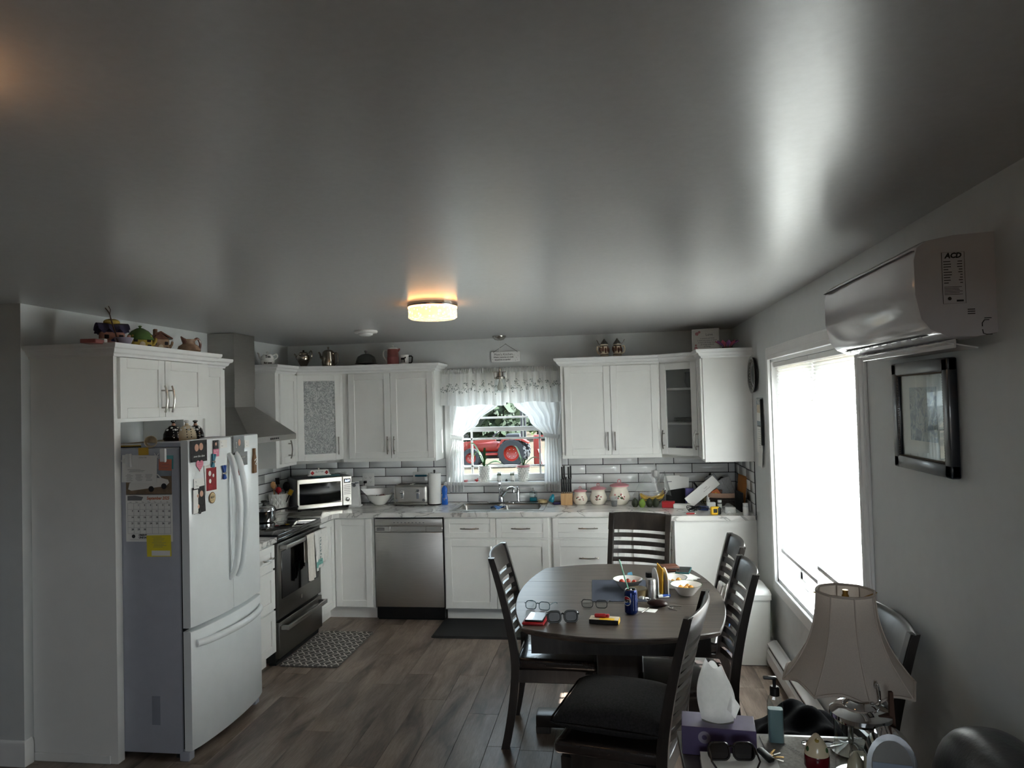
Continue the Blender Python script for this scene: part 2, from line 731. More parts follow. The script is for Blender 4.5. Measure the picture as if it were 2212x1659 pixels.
# --- floor
fl = struct('floor', MB().box(-6.1, 1.3, -9.2, .2, -.12, -.005), 'floor_wood', 'grey brown wood plank floor')
PW, PL = .178, 1.22
cols = int((XR + .02 - (-3.6)) / PW) + 1
pm_full = MB().rbox(-PW / 2 + .0006, PW / 2 - .0006, -PL / 2 + .0006, PL / 2 - .0006, -.012, 0, .0012, 1).me('plank', 'floor_wood', smooth=0)
random.seed(3)
for i in range(cols):
    xc = XR - PW / 2 - i * PW
    y = -.02 - random.random() * PL * .9
    tops = [(0.0, y)]
    while y > -4.6:
        tops.append((y, max(y - PL, -4.9)))
        y -= PL
    for (a, b_) in tops:
        if abs((a - b_) - PL) < 1e-4:
            link('plank', pm_full, fl, (xc, (a + b_) / 2, 0))
        else:
            L_ = (a - b_)
            if L_ < .05:
                continue
            me = MB().rbox(-PW / 2 + .0006, PW / 2 - .0006, -L_ / 2 + .0006, L_ / 2 - .0006, -.012, 0, .0012, 1).me('plank', 'floor_wood', smooth=0)
            link('plank', me, fl, (xc, (a + b_) / 2, 0))
# floor in the living room behind the camera
rest = MB().box(-6.0, XR, -9.0, -4.9, -.012, 0).box(-6.0, -3.54, -4.9, -3.1, -.012, 0)
part('plank_field', rest, 'floor_wood', fl, kind='stuff')

# --- ceiling and walls
struct('ceiling', MB().box(-6.1, 1.3, -9.2, .2, ZC, ZC + .12), 'ceiling_paint', 'grey satin painted ceiling')


def wall_y(y0, y1, x0, x1, holes):
    """wall running in x with rectangular holes (x0,x1,z0,z1)"""
    mb = MB()
    x = x0
    for (a, b_, c, d) in sorted(holes):
        mb.box(x, a, y0, y1, 0, ZC)
        mb.box(a, b_, y0, y1, 0, c)
        mb.box(a, b_, y0, y1, d, ZC)
        x = b_
    mb.box(x, x1, y0, y1, 0, ZC)
    return mb


def wall_x(x0, x1, y0, y1, holes):
    mb = MB()
    y = y0
    for (a, b_, c, d) in sorted(holes):
        mb.box(x0, x1, y, a, 0, ZC)
        mb.box(x0, x1, a, b_, 0, c)
        mb.box(x0, x1, a, b_, d, ZC)
        y = b_
    mb.box(x0, x1, y, y1, 0, ZC)
    return mb


W1 = (-1.462, -.525, 1.10, 2.045)             # back window opening  x0 x1 z0 z1
W2 = (-3.235, -1.50, .585, 2.065)             # right window opening y0 y1 z0 z1
W4 = (-.55, .8, .85, 2.0)                   # living-room window in the rear wall
WB = struct('wall_back', wall_y(0, .17, XL - .15, XR + .2, [W1]), 'wall_paint', 'pale grey back wall with kitchen window')
WR = struct('wall_right', wall_x(XR, XR + .2, -9.0, 0, [W2]), 'wall_paint', 'pale grey right wall with wide window')
WL = struct('wall_left', MB().box(XL - .15, XL, -3.13, 0, 0, ZC).box(-6.0, XL - .15, -3.13, -2.98, 0, ZC), 'wall_paint', 'pale grey left wall and its return')
struct('wall_rear', wall_y(-9.15, -9.0, -6.1, XR + .2, [W4]), 'wall_paint', 'living room wall behind the camera')
struct('wall_far_left', MB().box(-6.1, -6.0, -9.0, -2.98, 0, ZC), 'wall_paint', 'living room far left wall')
portal('portal_back_window', (-.99, .17, 1.57), (R(-90), 0, 0), .94, .95)
portal('portal_right_window', (XR + .2, -2.37, 1.32), (0, R(90), 0), 1.48, 1.74)
portal('portal_rear_window', (.125, -9.15, 1.425), (R(90), 0, 0), 1.35, 1.15)


def baseboard(name, pts, label):
    """profiled board swept along a floor line; the room lies to the right of the path"""
    prof = [(0, 0), (.015, 0), (.015, .10), (.011, .118), (.005, .128), (0, .13)]
    return struct(name, sweep(pts, prof), 'trim_white', label)


def sweep(pts, prof, closed=False):
    """sweep an (offset, z) profile along an xy path with mitred corners; offset goes to the right of travel"""
    P = [Vector(p[:2]) for p in pts]
    n = len(P)
    vs, fs = [], []
    k = len(prof)
    for i in range(n):
        d0 = (P[i] - P[i - 1]).normalized() if (i > 0 or closed) else None
        d1 = (P[(i + 1) % n] - P[i]).normalized() if (i < n - 1 or closed) else None
        d0 = d0 or d1
        d1 = d1 or d0
        n0 = Vector((d0.y, -d0.x)); n1 = Vector((d1.y, -d1.x))
        m = (n0 + n1)
        m = m / max(m.dot(n0), .2)
        for (o_, z) in prof:
            q = P[i] + m * o_
            vs.append((q.x, q.y, z))
    for i in range(n if closed else n - 1):
        j = (i + 1) % n
        for a in range(k):
            b_ = (a + 1) % k
            fs.append((i * k + a, i * k + b_, j * k + b_, j * k + a))
    if not closed:
        fs.append(tuple(range(k)))
        fs.append(tuple(reversed(range((n - 1) * k, n * k))))
    return MB().add(vs, fs)


baseboard('baseboard_left', [(-6.0, -3.13), (XL, -3.13), (XL, -3.085)][::1], 'white baseboard around the left wall end')
baseboard('baseboard_right', [(XR, -.86), (XR, -9.0)], 'white baseboard along the right wall')


# --- tiled backsplash: every tile is its own piece
TP, TH, G = .313, .0816, .0062
tile_cache = {}


def tile(parent, u, w, z, h, place):
    if w < .012 or h < .012:
        return
    key = (round(w, 3), round(h, 3))
    if key not in tile_cache:
        tile_cache[key] = MB().rbox(-w / 2 + G / 2, w / 2 - G / 2, -.009, 0, -h / 2 + G / 2, h / 2 - G / 2, .0018, 1).me('tile', 'tile_white', smooth=50)
    o = link('tile', tile_cache[key], parent)
    place(o, u + w / 2, z + h / 2)


def tile_field(parent, u0, u1, phase, place, hole=None, rows=5, zbase=.914):
    for r_ in range(rows):
        z = zbase + r_ * TH
        ph = phase + (TP / 2 if r_ % 2 else 0)
        k = math.floor((u0 - ph) / TP)
        u = ph + k * TP
        while u < u1:
            a, b_ = max(u, u0), min(u + TP, u1)
            u += TP
            if b_ - a < .012:
                continue
            if hole and b_ > hole[0] and a < hole[1] and z + TH > hole[2]:
                if a < hole[0]:
                    tile(parent, a, hole[0] - a, z, TH, place)
                if b_ > hole[1]:
                    tile(parent, hole[1], b_ - hole[1], z, TH, place)
                if z < hole[2]:
                    aa, bb = max(a, hole[0]), min(b_, hole[1])
                    tile(parent, aa, bb - aa, z, hole[2] - z, place)
            else:
                tile(parent, a, b_ - a, z, TH, place)


def pb(o, u, z):
    o.location = (u, -.003, z)


def pl(o, u, z):
    o.location = (XL + .003, u, z); o.rotation_euler = (0, 0, R(90))


def prr(o, u, z):
    o.location = (XR - .003, -u, z); o.rotation_euler = (0, 0, R(-90))


CAS1 = (W1[0] - .085, W1[1] + .055)
gb = MB().box(XL, CAS1[0], -.006, 0, .914, 1.32).box(CAS1[1], XR, -.006, 0, .914, 1.32).box(CAS1[0], CAS1[1], -.006, 0, .914, 1.058)
part('grout', gb, 'grout', WB)
tile_field(WB, XL + .012, XR - .012, -.1, pb, (CAS1[0], CAS1[1], 1.058))
part('grout', MB().box(XL, XL + .006, -2.1, -.001, .914, 1.32), 'grout', WL)
tile_field(WL, -2.1, -.012, -.05, pl)
part('grout', MB().box(XR - .006, XR, -.84, -.001, .914, 1.32), 'grout', WR)
tile_field(WR, .012, .84, .05, prr)

# --- window in the back wall
w1 = sempty('window_1', 'white sash window with grilles in the back wall')
x0, x1, z0, z1 = W1
cs = MB()
for (a, b_) in ((x0 - .085, x0), (x1, x1 + .055)):
    cs.rbox(a, b_, -.02, 0, z0 - .03, z1 + .085, .004, 1)
cs.rbox(x0 - .085, x1 + .055, -.021, 0, z1, z1 + .085, .004, 1)
part('casing', cs, 'trim_white', w1)
part('sill', MB().rbox(x0 - .1, x1 + .055, -.055, .05, z0 - .03, z0, .006, 2), 'trim_white', w1)
part('apron', MB().rbox(x0 - .085, x1 + .055, -.018, 0, 1.058, z0 - .03, .003, 1), 'trim_white', w1)
jm = MB()
jm.box(x0, x0 + .02, 0, .17, z0, z1).box(x1 - .02, x1, 0, .17, z0, z1).box(x0, x1, 0, .17, z1 - .02, z1).box(x0, x1, .05, .17, z0, z0 + .02)
part('jamb', jm, 'trim_white', w1)


def sash(parent, plane, a0, a1, c0, c1, d0, d1, fr=.04, grille=None, pane='pane', gb_=.018):
    """a framed pane; plane 'y': a is x, plane 'x': a is y; d0..d1 is its depth"""
    def bx(mb, a, b_, c, d, e, f):
        if plane == 'y':
            mb.rbox(a, b_, e, f, c, d, .003, 1)
        else:
            mb.rbox(e, f, a, b_, c, d, .003, 1)
    mb = MB()
    bx(mb, a0, a0 + fr, c0, c1, d0, d1); bx(mb, a1 - fr, a1, c0, c1, d0, d1)
    bx(mb, a0, a1, c0, c0 + fr, d0, d1); bx(mb, a0, a1, c1 - fr, c1, d0, d1)
    s_ = part('sash', mb, 'trim_white', parent)
    dm = (d0 + d1) / 2
    g = MB()
    bx(g, a0 + fr - .002, a1 - fr + .002, c0 + fr - .002, c1 - fr + .002, dm - .003, dm + .003)
    part('pane', g, pane, s_)
    for (k, v) in (grille or []):
        q = MB()
        if k == 'v':
            bx(q, v - gb_ / 2, v + gb_ / 2, c0 + fr, c1 - fr, dm - .008, dm + .008)
        else:
            bx(q, a0 + fr, a1 - fr, v - gb_ / 2, v + gb_ / 2, dm - .008, dm + .008)
        part('grille_bar', q, 'trim_white', s_)
    return s_


sash(w1, 'y', x0 + .02, x1 - .02, z0 + .02, 1.60, .06, .09, .042, [('v', -1.315), ('v', -.675), ('h', 1.49), ('h', 1.235)], 'pane_tint')
sash(w1, 'y', x0 + .02, x1 - .02, 1.555, z1 - .02, .095, .125, .042, [('v', -1.315), ('v', -.675), ('h', 1.685), ('h', 1.93)], 'pane_tint')

# --- window in the right wall
w2 = sempty('window_2', 'wide white window with cellular shades in the right wall')
y0, y1, z0, z1 = W2


cs = MB()
cw = .085
for (o_, t, i_) in ((cw, .012, .02), (cw - .014, .018, .015), (.03, .023, 0)):
    a, b_, c, d = y0 - o_, y1 + o_, z0 - o_, z1 + o_
    for q in ((a, y0 - i_, c, d), (y1 + i_, b_, c, d), (y0 - i_, y1 + i_, c, z0 - i_), (y0 - i_, y1 + i_, z1 + i_, d)):
        cs.rbox(XR - t, XR, q[0], q[1], q[2], q[3], .003, 1)
part('casing', cs, 'trim_white', w2)
jm = MB()
xo = XR + .2
jm.box(XR, xo, y0, y0 + .02, z0, z1).box(XR, xo, y1 - .02, y1, z0, z1).box(XR, xo, y0, y1, z0, z0 + .02).box(XR, xo, y0, y1, z1 - .02, z1)
part('jamb', jm, 'trim_white', w2)
ym = -2.365
part('mullion', MB().rbox(XR + .13, xo, ym - .035, ym + .035, z0 + .02, z1 - .02, .003, 1), 'trim_white', w2)
for (a, b_) in ((y0 + .02, ym - .035), (ym + .035, y1 - .02)):
    s_ = sash(w2, 'x', a, b_, z0 + .02, z1 - .02, XR + .14, XR + .18, .05, [('h', 1.22), ('h', 1.50), ('v', a + .13), ('v', b_ - .13), ('h', 1.85)], gb_=.02)
cr = MB().rbox(XR + .1, XR + .14, -1.86, -1.74, z0 + .02, z0 + .045, .004, 2)
cr.tube([(XR + .12, -1.8, z0 + .045), (XR + .10, -1.83, z0 + .075), (XR + .09, -1.9, z0 + .08)], .007, 8)
part('crank', cr, 'white_plastic', w2)

# living-room window outside the picture
w3 = sempty('window_3', 'living room window in the rear wall')
sash(w3, 'y', W4[0], W4[1], W4[2], W4[3], -9.1, -9.05, .06)


# ================================================================== CABINETS
def rain_glass(name, alpha, col, bmp, scale):
    m, n, b, o = newmat(name)
    x = noise(n, scale, 2, .5, dist=2.5)
    c_ = lin(col)
    rr = ramp(n, x.outputs['Fac'], [(.42, tuple(v * .74 for v in c_[:3]) + (1,)), (.5, c_), (.58, tuple(min(1, v * 1.4) for v in c_[:3]) + (1,))])  # bright and dark glints of the ripples painted into the glass colour
    n.links.new(rr.outputs[0], b.inputs['Base Color'])
    b.inputs['Roughness'].default_value = .12
    b.inputs['Alpha'].default_value = alpha
    b.inputs['Specular IOR Level'].default_value = .9
    bump(n, b, x.outputs['Fac'], bmp, .02)


rain_glass('rain_glass', .55, '#dde2e2', .7, 34)
rain_glass('seed_glass', .22, '#5b6060', .35, 90)

pull = MB()
pull.tube(spline([(0, -.021, -.078), (0, -.029, -.05), (0, -.035, 0), (0, -.029, .05), (0, -.021, .078)], 4), .0062, 8, flat=(1, .8))
for s_ in (-1, 1):
    pull.cyl((0, 0, s_ * .05), .005, -.029, 10, 'y')
PULL = pull.me('handle', 'nickel')


def add_pull(door, x, z, t, horiz=False):
    o = link('handle', PULL, door)
    o.location = (x, -t, z)
    if horiz:
        o.rotation_euler = (0, R(90), 0)
    return o


def shaker(w, h, t=.019, rail=.056, rec=.009, glass=False):
    mb = MB()
    r_ = min(rail, h * .28, w * .3)
    for q in ((0, r_, 0, h), (w - r_, w, 0, h), (r_, w - r_, 0, r_), (r_, w - r_, h - r_, h)):
        mb.rbox(q[0], q[1], -t, 0, q[2], q[3], .0016, 1)
    if not glass:
        mb.box(r_ - .001, w - r_ + .001, -t + rec, -.002, r_ - .001, h - r_ + .001)
    return mb, r_


def door(cab, x0, x1, z0, z1, pullpos=None, name='door', yf=0.0, glass=None, horiz=False, mat='cab_white'):
    """a shaker front on the face y = yf of a cabinet; pullpos = (x, z) within the cabinet's frame"""
    mb, r_ = shaker(x1 - x0, z1 - z0, glass=bool(glass))
    d = part(name, mb, mat, cab, loc=(x0, yf, z0))
    if glass:
        w, h = x1 - x0, z1 - z0
        part('glass_panel', MB().box(r_ - .004, w - r_ + .004, -.011, -.007, r_ - .004, h - r_ + .004), glass, d)
    if pullpos:
        add_pull(d, pullpos[0] - x0, pullpos[1] - z0, .019, horiz)
    return d


def poly_body(cab, poly, z0, z1, toe=None, name='body', mat='cab_white'):
    mb = MB().prism(poly, z0, z1)
    if toe:
        mb.prism(toe, 0, z0 + .001)
    return part(name, mb, mat, cab)


YF, XFL, XFR = -.603, -2.419, .459      # face-frame planes of the three base runs
TK = .065
# left corner base
c = thing('corner_base_cabinet', 'white corner base cabinet with folding door between range and dishwasher', 'cabinet')
poly_body(c, [(XL + .001, -.012), (-2.05, -.012), (-2.05, YF), (XFL, YF), (XFL, -.929), (XL + .001, -.929)], .1, .875,
          [(XL + .001, -.012), (-2.05, -.012), (-2.05, YF + TK), (XFL - TK, YF + TK), (XFL - TK, -.929), (XL + .001, -.929)])
d1 = door(c, 0, .30, .112, .862)
d1.location = (XFL, -.925, .112); d1.rotation_euler = (0, 0, R(90))
d2 = door(c, -2.395, -2.068, .112, .862, yf=YF)
# dishwasher comes below
# sink base
c = thing('sink_base_cabinet', 'white base cabinet with two doors below the sink', 'cabinet', (-1.438, YF, 0))
part('body', MB().box(0, .906, 0, .59, .1, .70).box(0, .018, .021, .59, .7005, .875).box(.888, .906, .021, .59, .7005, .875).box(0, .906, 0, .02, .7005, .875).box(0, .906, TK, .59, 0, .101), 'cab_white', c)
door(c, .008, .443, .70, .862, (.228, .78), 'drawer_front', horiz=True)
door(c, .449, .885, .70, .862, (.658, .78), 'drawer_front', horiz=True)
door(c, .008, .443, .112, .684, (.405, .555))
door(c, .449, .885, .112, .684, (.485, .555))
# drawer base
c = thing('drawer_base_cabinet', 'white three-drawer base cabinet right of the sink cabinet', 'cabinet', (-.531, YF, 0))
part('body', MB().box(0, .61, 0, .59, .1, .875).box(0, .61, TK, .59, 0, .101), 'cab_white', c)
for (a, b_) in ((.70, .862), (.415, .684), (.112, .40)):
    door(c, .014, .598, a, b_, (.306, (a + b_) / 2 if a > .5 else (a + b_) / 2 - .01), 'drawer', horiz=True)
# right corner base
c = thing('corner_base_cabinet', 'white corner base cabinet ending in a plain panel under the cluttered counter', 'cabinet')
poly_body(c, [(.08, -.012), (XR - .001, -.012), (XR - .001, -.82), (XFR, -.82), (XFR, YF), (.08, YF)], .1, .875,
          [(.08, -.012), (XR - .001, -.012), (XR - .001, -.82), (XFR + TK, -.82), (XFR + TK, YF + TK), (.08, YF + TK)])
door(c, .135, .437, .112, .862, yf=YF)
dd = door(c, 0, .185, .112, .862, (.03, .66))
dd.location = (XFR, YF - .022, .112); dd.rotation_euler = (0, 0, R(-90))
ep = MB().rbox(XFR - .012, XR - .001, -.838, -.8195, .0, .876, .002, 1)
part('end_panel', ep, 'cab_white', c)
# narrow drawer base between fridge and range
c = thing('drawer_base_cabinet', 'narrow white three-drawer base cabinet between fridge and range', 'cabinet', (XFL, -2.13, 0), R(90))
part('body', MB().box(0, .43, 0, .66, .1, .875).box(0, .43, TK, .66, 0, .101), 'cab_white', c)
for (a, b_) in ((.70, .862), (.415, .684), (.112, .40)):
    door(c, .012, .418, a, b_, (.30 if a > .6 else .215, (a + b_) / 2) if a > .6 else None, 'drawer', horiz=True)

# --- countertops
cz0, cz1 = .8765, .914
SK = (-1.365, -.625, -.545, -.105)      # sink cut-out
ct = MB()


def slab(mb, poly):
    mb.prism(poly, cz0, cz1)


slab(ct, [(XL + .012, -.012), (SK[0], -.012), (SK[0], -.645), (-2.345, -.645), (-2.385, -.685), (-2.385, -.931), (XL + .012, -.931)][::-1])
slab(ct, [(SK[0], SK[3]), (SK[0], -.012), (SK[1], -.012), (SK[1], SK[3])])
slab(ct, [(SK[0], -.645), (SK[0], SK[2]), (SK[1], SK[2]), (SK[1], -.645)])
slab(ct, [(SK[1], -.012), (XR - .012, -.012), (XR - .012, -.86), (.425, -.86), (.425, -.685), (.385, -.645), (SK[1], -.645)][::-1])
solo('countertop', ct, 'marble', 'long white marble-look countertop running around the kitchen corner', 'countertop', smooth=0)
ct2 = MB().rbox(XL + .012, -2.385, -2.145, -1.70, cz0, cz1, .004, 2)
solo('countertop', ct2, 'marble', 'short marble-look countertop piece between fridge and range', 'countertop')

# --- wall cabinets
ZU0, ZU1 = 1.323, 2.135
ZT = 2.188                                # level of the cabinet tops, where the crown ends
# fridge surround
c = thing('fridge_cabinet', 'white two-door cabinet above the fridge', 'cabinet', (-2.619, -3.05, 0), R(90))
part('body', MB().box(0, .90, 0, .468, 1.775, ZT), 'cab_white', c)
door(c, .032, .416, 1.795, 2.125, (.385, 1.90))
door(c, .421, .812, 1.795, 2.125, (.452, 1.90))
pn = MB().box(XL + .001, -2.60, -3.07, -3.051, .0, ZT).box(-2.62, -2.60, -3.0515, -3.02, 0, 1.775)
pn.rbox(XL + .001, -2.64, -3.078, -3.07, 0, .045, .003, 1)
solo('fridge_side_panel', pn, 'cab_white', 'tall white end panel standing left of the fridge', 'panel', smooth=0)
# cabinet between fridge and hood
c = thing('wall_cabinet', 'narrow white wall cabinet between fridge cabinet and range hood', 'cabinet', (-2.799, -2.148, 0), R(90))
part('body', MB().box(0, .488, 0, .29, ZU0, ZT), 'cab_white', c)
door(c, .22, .478, 1.345, 2.117, (.25, 1.47))
# narrow cabinet right of hood
c = thing('wall_cabinet', 'narrow white wall cabinet right of the range hood', 'cabinet', (-2.799, -.856, 0), R(90))
part('body', MB().box(0, .384, 0, .29, ZU0, ZT), 'cab_white', c)
door(c, .058, .376, 1.352, 2.117, (.19, 1.47))


def hollow_diag(name, label, poly, front_a, front_b, glass, shelves, pull_side):
    """corner wall cabinet with a glass door on its slanted front"""
    c_ = thing(name, label, 'cabinet')
    mb = MB()
    mb.prism(poly, ZU0, ZU0 + .02)
    mb.prism(poly, ZU1 - .005, ZT)
    n_ = len(poly)
    cen = Vector((sum(p[0] for p in poly) / n_, sum(p[1] for p in poly) / n_))
    for i in range(n_):
        a, b2 = Vector(poly[i]), Vector(poly[(i + 1) % n_])
        if (a - Vector(front_a)).length < 1e-4 and (b2 - Vector(front_b)).length < 1e-4 or (b2 - Vector(front_a)).length < 1e-4 and (a - Vector(front_b)).length < 1e-4:
            continue
        d = (b2 - a).normalized()
        nn = Vector((-d.y, d.x))
        if nn.dot(cen - a) < 0:
            nn = -nn
        q = [a, b2, b2 + nn * .014, a + nn * .014]
        mb.prism([tuple(v) for v in q], ZU0 + .02, ZU1)
    fa, fb = Vector(front_a), Vector(front_b)
    d = (fb - fa).normalized()
    w = (fb - fa).length
    ang = math.atan2(d.y, d.x)
    Mf = T(fa.x, fa.y, 0) @ RZ(ang)
    st = .028
    mb.box(0, st, 0, .019, ZU0, ZU1, Mf).box(w - st, w, 0, .019, ZU0, ZU1, Mf).box(0, w, 0, .019, ZU0, ZU0 + .03, Mf).box(0, w, 0, .019, ZU1 - .03, ZU1, Mf)
    part('body', mb, ['cab_white'], c_, smooth=0)
    for z in shelves:
        sh = []
        for p in poly:
            v = Vector(p)
            sh.append(tuple(v + (cen - v) * .06))
        part('shelf', MB().prism(sh, z, z + .018), 'cab_inside', c_, smooth=0)
    mb2, r_ = shaker(w - .024, 2.117 - 1.352, glass=True)
    dr = part('door', mb2, 'cab_white', c_, loc=tuple(Mf @ Vector((.012, 0, 1.352))), rz=ang)
    part('glass_panel', MB().box(r_ - .004, w - .024 - r_ + .004, -.012, -.008, r_ - .004, 2.117 - 1.352 - r_ + .004), glass, dr)
    hx = .03 if pull_side < 0 else w - .024 - .03
    add_pull(dr, hx, .125, .019)
    return c_


cw_l = hollow_diag('corner_wall_cabinet', 'white corner wall cabinet with frosted ripple glass door above the microwave',
                   [(XL + .002, -.012), (-2.427, -.012), (-2.427, -.305), (-2.797, -.47), (XL + .002, -.47)], (-2.797, -.47), (-2.427, -.305), 'rain_glass', (1.60, 1.87), 1)
# two-door cabinet left of window
c = thing('wall_cabinet', 'white two-door wall cabinet left of the window', 'cabinet', (-2.425, -.306, 0))
part('body', MB().box(0, .858, 0, .294, ZU0, ZT), 'cab_white', c)
door(c, .062, .452, 1.352, 2.117, (.424, 1.47))
door(c, .456, .847, 1.352, 2.117, (.486, 1.47))
# two-door cabinet right of window
c = thing('wall_cabinet', 'white two-door wall cabinet right of the window', 'cabinet', (-.44, -.306, 0))
part('body', MB().box(0, .848, 0, .294, ZU0, ZT), 'cab_white', c)
door(c, .032, .424, 1.352, 2.117, (.396, 1.47))
door(c, .428, .826, 1.352, 2.117, (.456, 1.47))
cw_r = hollow_diag('corner_wall_cabinet', 'white corner wall cabinet with clear glass door showing shelves',
                   [(.410, -.012), (XR - .002, -.012), (XR - .002, -.56), (.70, -.56), (.410, -.305)], (.410, -.305), (.70, -.56), 'seed_glass', (1.60, 1.89), -1)
c = thing('wall_cabinet', 'white wall cabinet whose plain side faces the dining table', 'cabinet', (.70, -.562, 0), R(-90))
part('body', MB().box(0, .276, 0, .362, ZU0, ZT), 'cab_white', c)
door(c, .006, .262, 1.345, 2.125, (.04, 1.48))

CROWN = [(-.01, 2.128), (.010, 2.128), (.013, 2.140), (.026, 2.148), (.034, 2.166), (.047, 2.172), (.052, 2.182), (.052, 2.195), (-.01, 2.195)]


def crown(name, pts, label):
    return struct(name, sweep(pts, CROWN), 'trim_white', label, smooth=30)


crown('trim_1', [(XL, -3.071), (-2.599, -3.071), (-2.599, -2.149), (-2.79, -2.149)], 'white crown molding on the fridge cabinet')
crown('trim_2', [(-2.798, -2.149), (-2.798, -1.659), (XL, -1.659)], 'white crown molding between fridge cabinet and hood')
crown('trim_3', [(XL, -.857), (-2.798, -.857), (-2.798, -.471), (-2.427, -.307), (-1.566, -.307), (-1.566, -.0)], 'white crown molding on the left wall cabinets')
crown('trim_4', [(-.441, 0), (-.441, -.307), (.409, -.307), (.699, -.561), (.699, -.839), (XR, -.839)], 'white crown molding on the right wall cabinets')

# ================================================================== APPLIANCES
# ---- fridge
FY0, FY1 = -3.017, -2.275
fr = thing('refrigerator', 'white french door refrigerator covered with magnets and papers', 'refrigerator', (-2.27, FY0, 0), R(90))
fw_ = FY1 - FY0
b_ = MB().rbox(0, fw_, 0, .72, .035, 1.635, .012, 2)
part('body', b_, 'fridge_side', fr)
part('hinge_cover', MB().rbox(.03, .17, -.05, .24, 1.636, 1.662, .008, 2), 'fridge_side', fr)
part('hinge_cover', MB().rbox(fw_ - .17, fw_ - .03, -.05, .24, 1.636, 1.662, .008, 2), 'fridge_side', fr)
part('base_grille', MB().box(.02, fw_ - .02, -.01, .05, .01, .04), 'black_matte', fr)
for x in (.0, fw_ - .05):
    part('foot', MB().rbox(x, x + .05, -.035, .02, 0.0, .05, .004, 1), 'fridge_side', fr)


def bulge_front(a0, a1, z0, z1, W_, d_edge=.012, d_mid=.06, bulge=.032, n=14, zr=.008):
    """a door with a front bowed outwards across the whole fridge width"""
    def yo(x):
        t = 2 * x / W_ - 1
        return -(d_mid + bulge * (1 - t * t))
    mb = MB()
    xs = [a0 + (a1 - a0) * i / (n - 1) for i in range(n)]
    prof = []
    for (dz, dy) in ((0, .008), (.003, .002), (zr, 0)):
        prof.append((z0 + dz, dy))
    for (dz, dy) in ((zr, 0), (.003, .002), (0, .008)):
        prof.append((z1 - dz, dy))
    vs, fs = [], []
    for (z, dy) in prof:
        for i, x in enumerate(xs):
            e = .006 if i in (0, n - 1) else 0
            vs.append((x, yo(x) + dy + e, z))
    m_ = len(prof)
    for j in range(m_ - 1):
        for i in range(n - 1):
            fs.append((j * n + i, j * n + i + 1, (j + 1) * n + i + 1, (j + 1) * n + i))
    k = len(vs)
    bk = [(x, -d_edge, z) for z in (z0, z1) for x in (a0, a1)]
    vs += bk
    fs.append((k, k + 2, k + 3, k + 1))
    fs.append(tuple([k] + [k + 1] + [i for i in reversed(range(n))]))
    fs.append(tuple([k + 3, k + 2] + [(m_ - 1) * n + i for i in range(n)]))
    fs.append(tuple([k + 2, k] + [j * n for j in range(m_)]))
    fs.append(tuple([k + 1, k + 3] + [j * n + n - 1 for j in reversed(range(m_))]))
    return mb.add(vs, fs)


FM = fw_ / 2 + .0
dl = part('door', bulge_front(0, FM - .002, .69, 1.672, fw_), ['fridge_white'], fr, smooth=30)
drr = part('door', bulge_front(FM + .002, fw_, .69, 1.672, fw_), ['fridge_white'], fr, smooth=30)
fz = part('freezer_drawer', bulge_front(0, fw_, .055, .672, fw_), ['fridge_white'], fr, smooth=30)
part('gasket', MB().box(.01, fw_ - .01, -.013, .0, .06, 1.64), 'dark_gap', fr)
for (d_, x) in ((dl, FM - .038), (drr, FM + .038)):
    pts = spline([(x, -.088, .87), (x, -.128, .95), (x, -.152, 1.2), (x, -.148, 1.35), (x, -.118, 1.52), (x, -.088, 1.575)], 5)
    part('handle', MB().tube(pts, .017, 10, flat=(1, .95)), 'fridge_white', d_)
pts = []
for i in range(17):
    t = i / 16
    x = .035 + (fw_ - .07) * t
    tt = 2 * x / fw_ - 1
    pts.append((x, -(.062 + .032 * (1 - tt * tt)) - .042 * math.sin(PI * t) ** .5, .602))
part('handle', MB().tube(pts, .017, 10, flat=(1.2, .9)), 'fridge_white', fz)
part('rating_label', MB().box(-.0012, 0, .125, .172, .185, .335), M('label_grey', '#8b8f99', .5), fr)

# ---- range
rg = thing('range', 'stainless and black glass electric range with towels on its handle', 'range', (-2.419, -1.694, 0), R(90))
rw = .758
part('body', MB().box(.002, rw - .002, 0, .64, .02, .90), 'black', rg)
part('cooktop', MB().rbox(0, rw, -.036, .655, .896, .926, .006, 2), 'black_gloss', rg)
part('front_rail', MB().rbox(0, rw, -.034, .02, .868, .898, .008, 2), 'black_gloss', rg)
part('kick', MB().box(.01, rw - .01, .0, .05, .0, .03), 'black_matte', rg)
od = part('oven_door', MB().rbox(.012, rw - .012, -.03, 0, .325, .862, .006, 2), 'steel_range', rg)
part('door_window', MB().rbox(.055, rw - .055, -.034, -.028, .46, .80, .004, 1), 'black_gloss', od)
part('emblem', MB().cyl((rw / 2, -.03, .395), .017, -.003, 24, 'y'), 'nickel', od)


def bar_handle(w0, w1, z, y=-.03, out=.055):
    mb = MB()
    mb.rbox(w0, w1, y - out - .008, y - out + .008, z - .016, z + .016, .004, 2)
    for x in (w0, w1 - .03):
        mb.rbox(x, x + .03, y - out, y, z - .014, z + .014, .003, 1)
    return mb


part('handle', bar_handle(.03, rw - .03, .835), 'steel_h', od)
dr_ = part('drawer', MB().rbox(.006, rw - .006, -.034, .02, .05, .305, .006, 2), 'steel_range', rg)
part('handle', bar_handle(.03, rw - .03, .262, -.034, .05), 'steel_h', dr_)
for (bx, by, br) in ((.2, .16, .10), (.56, .16, .085), (.2, .46, .075), (.56, .46, .105)):
    part('burner_ring', MB().lathe([(br, 0), (br, .0006), (br - .0025, .0006), (br - .0025, 0)], 40, (bx, by, .9262), cap=False), 'ink_grey', rg)

# ---- range hood
hd = thing('range_hood', 'stainless chimney range hood on the left wall', 'range hood', (XL, -1.28, 0), R(90))
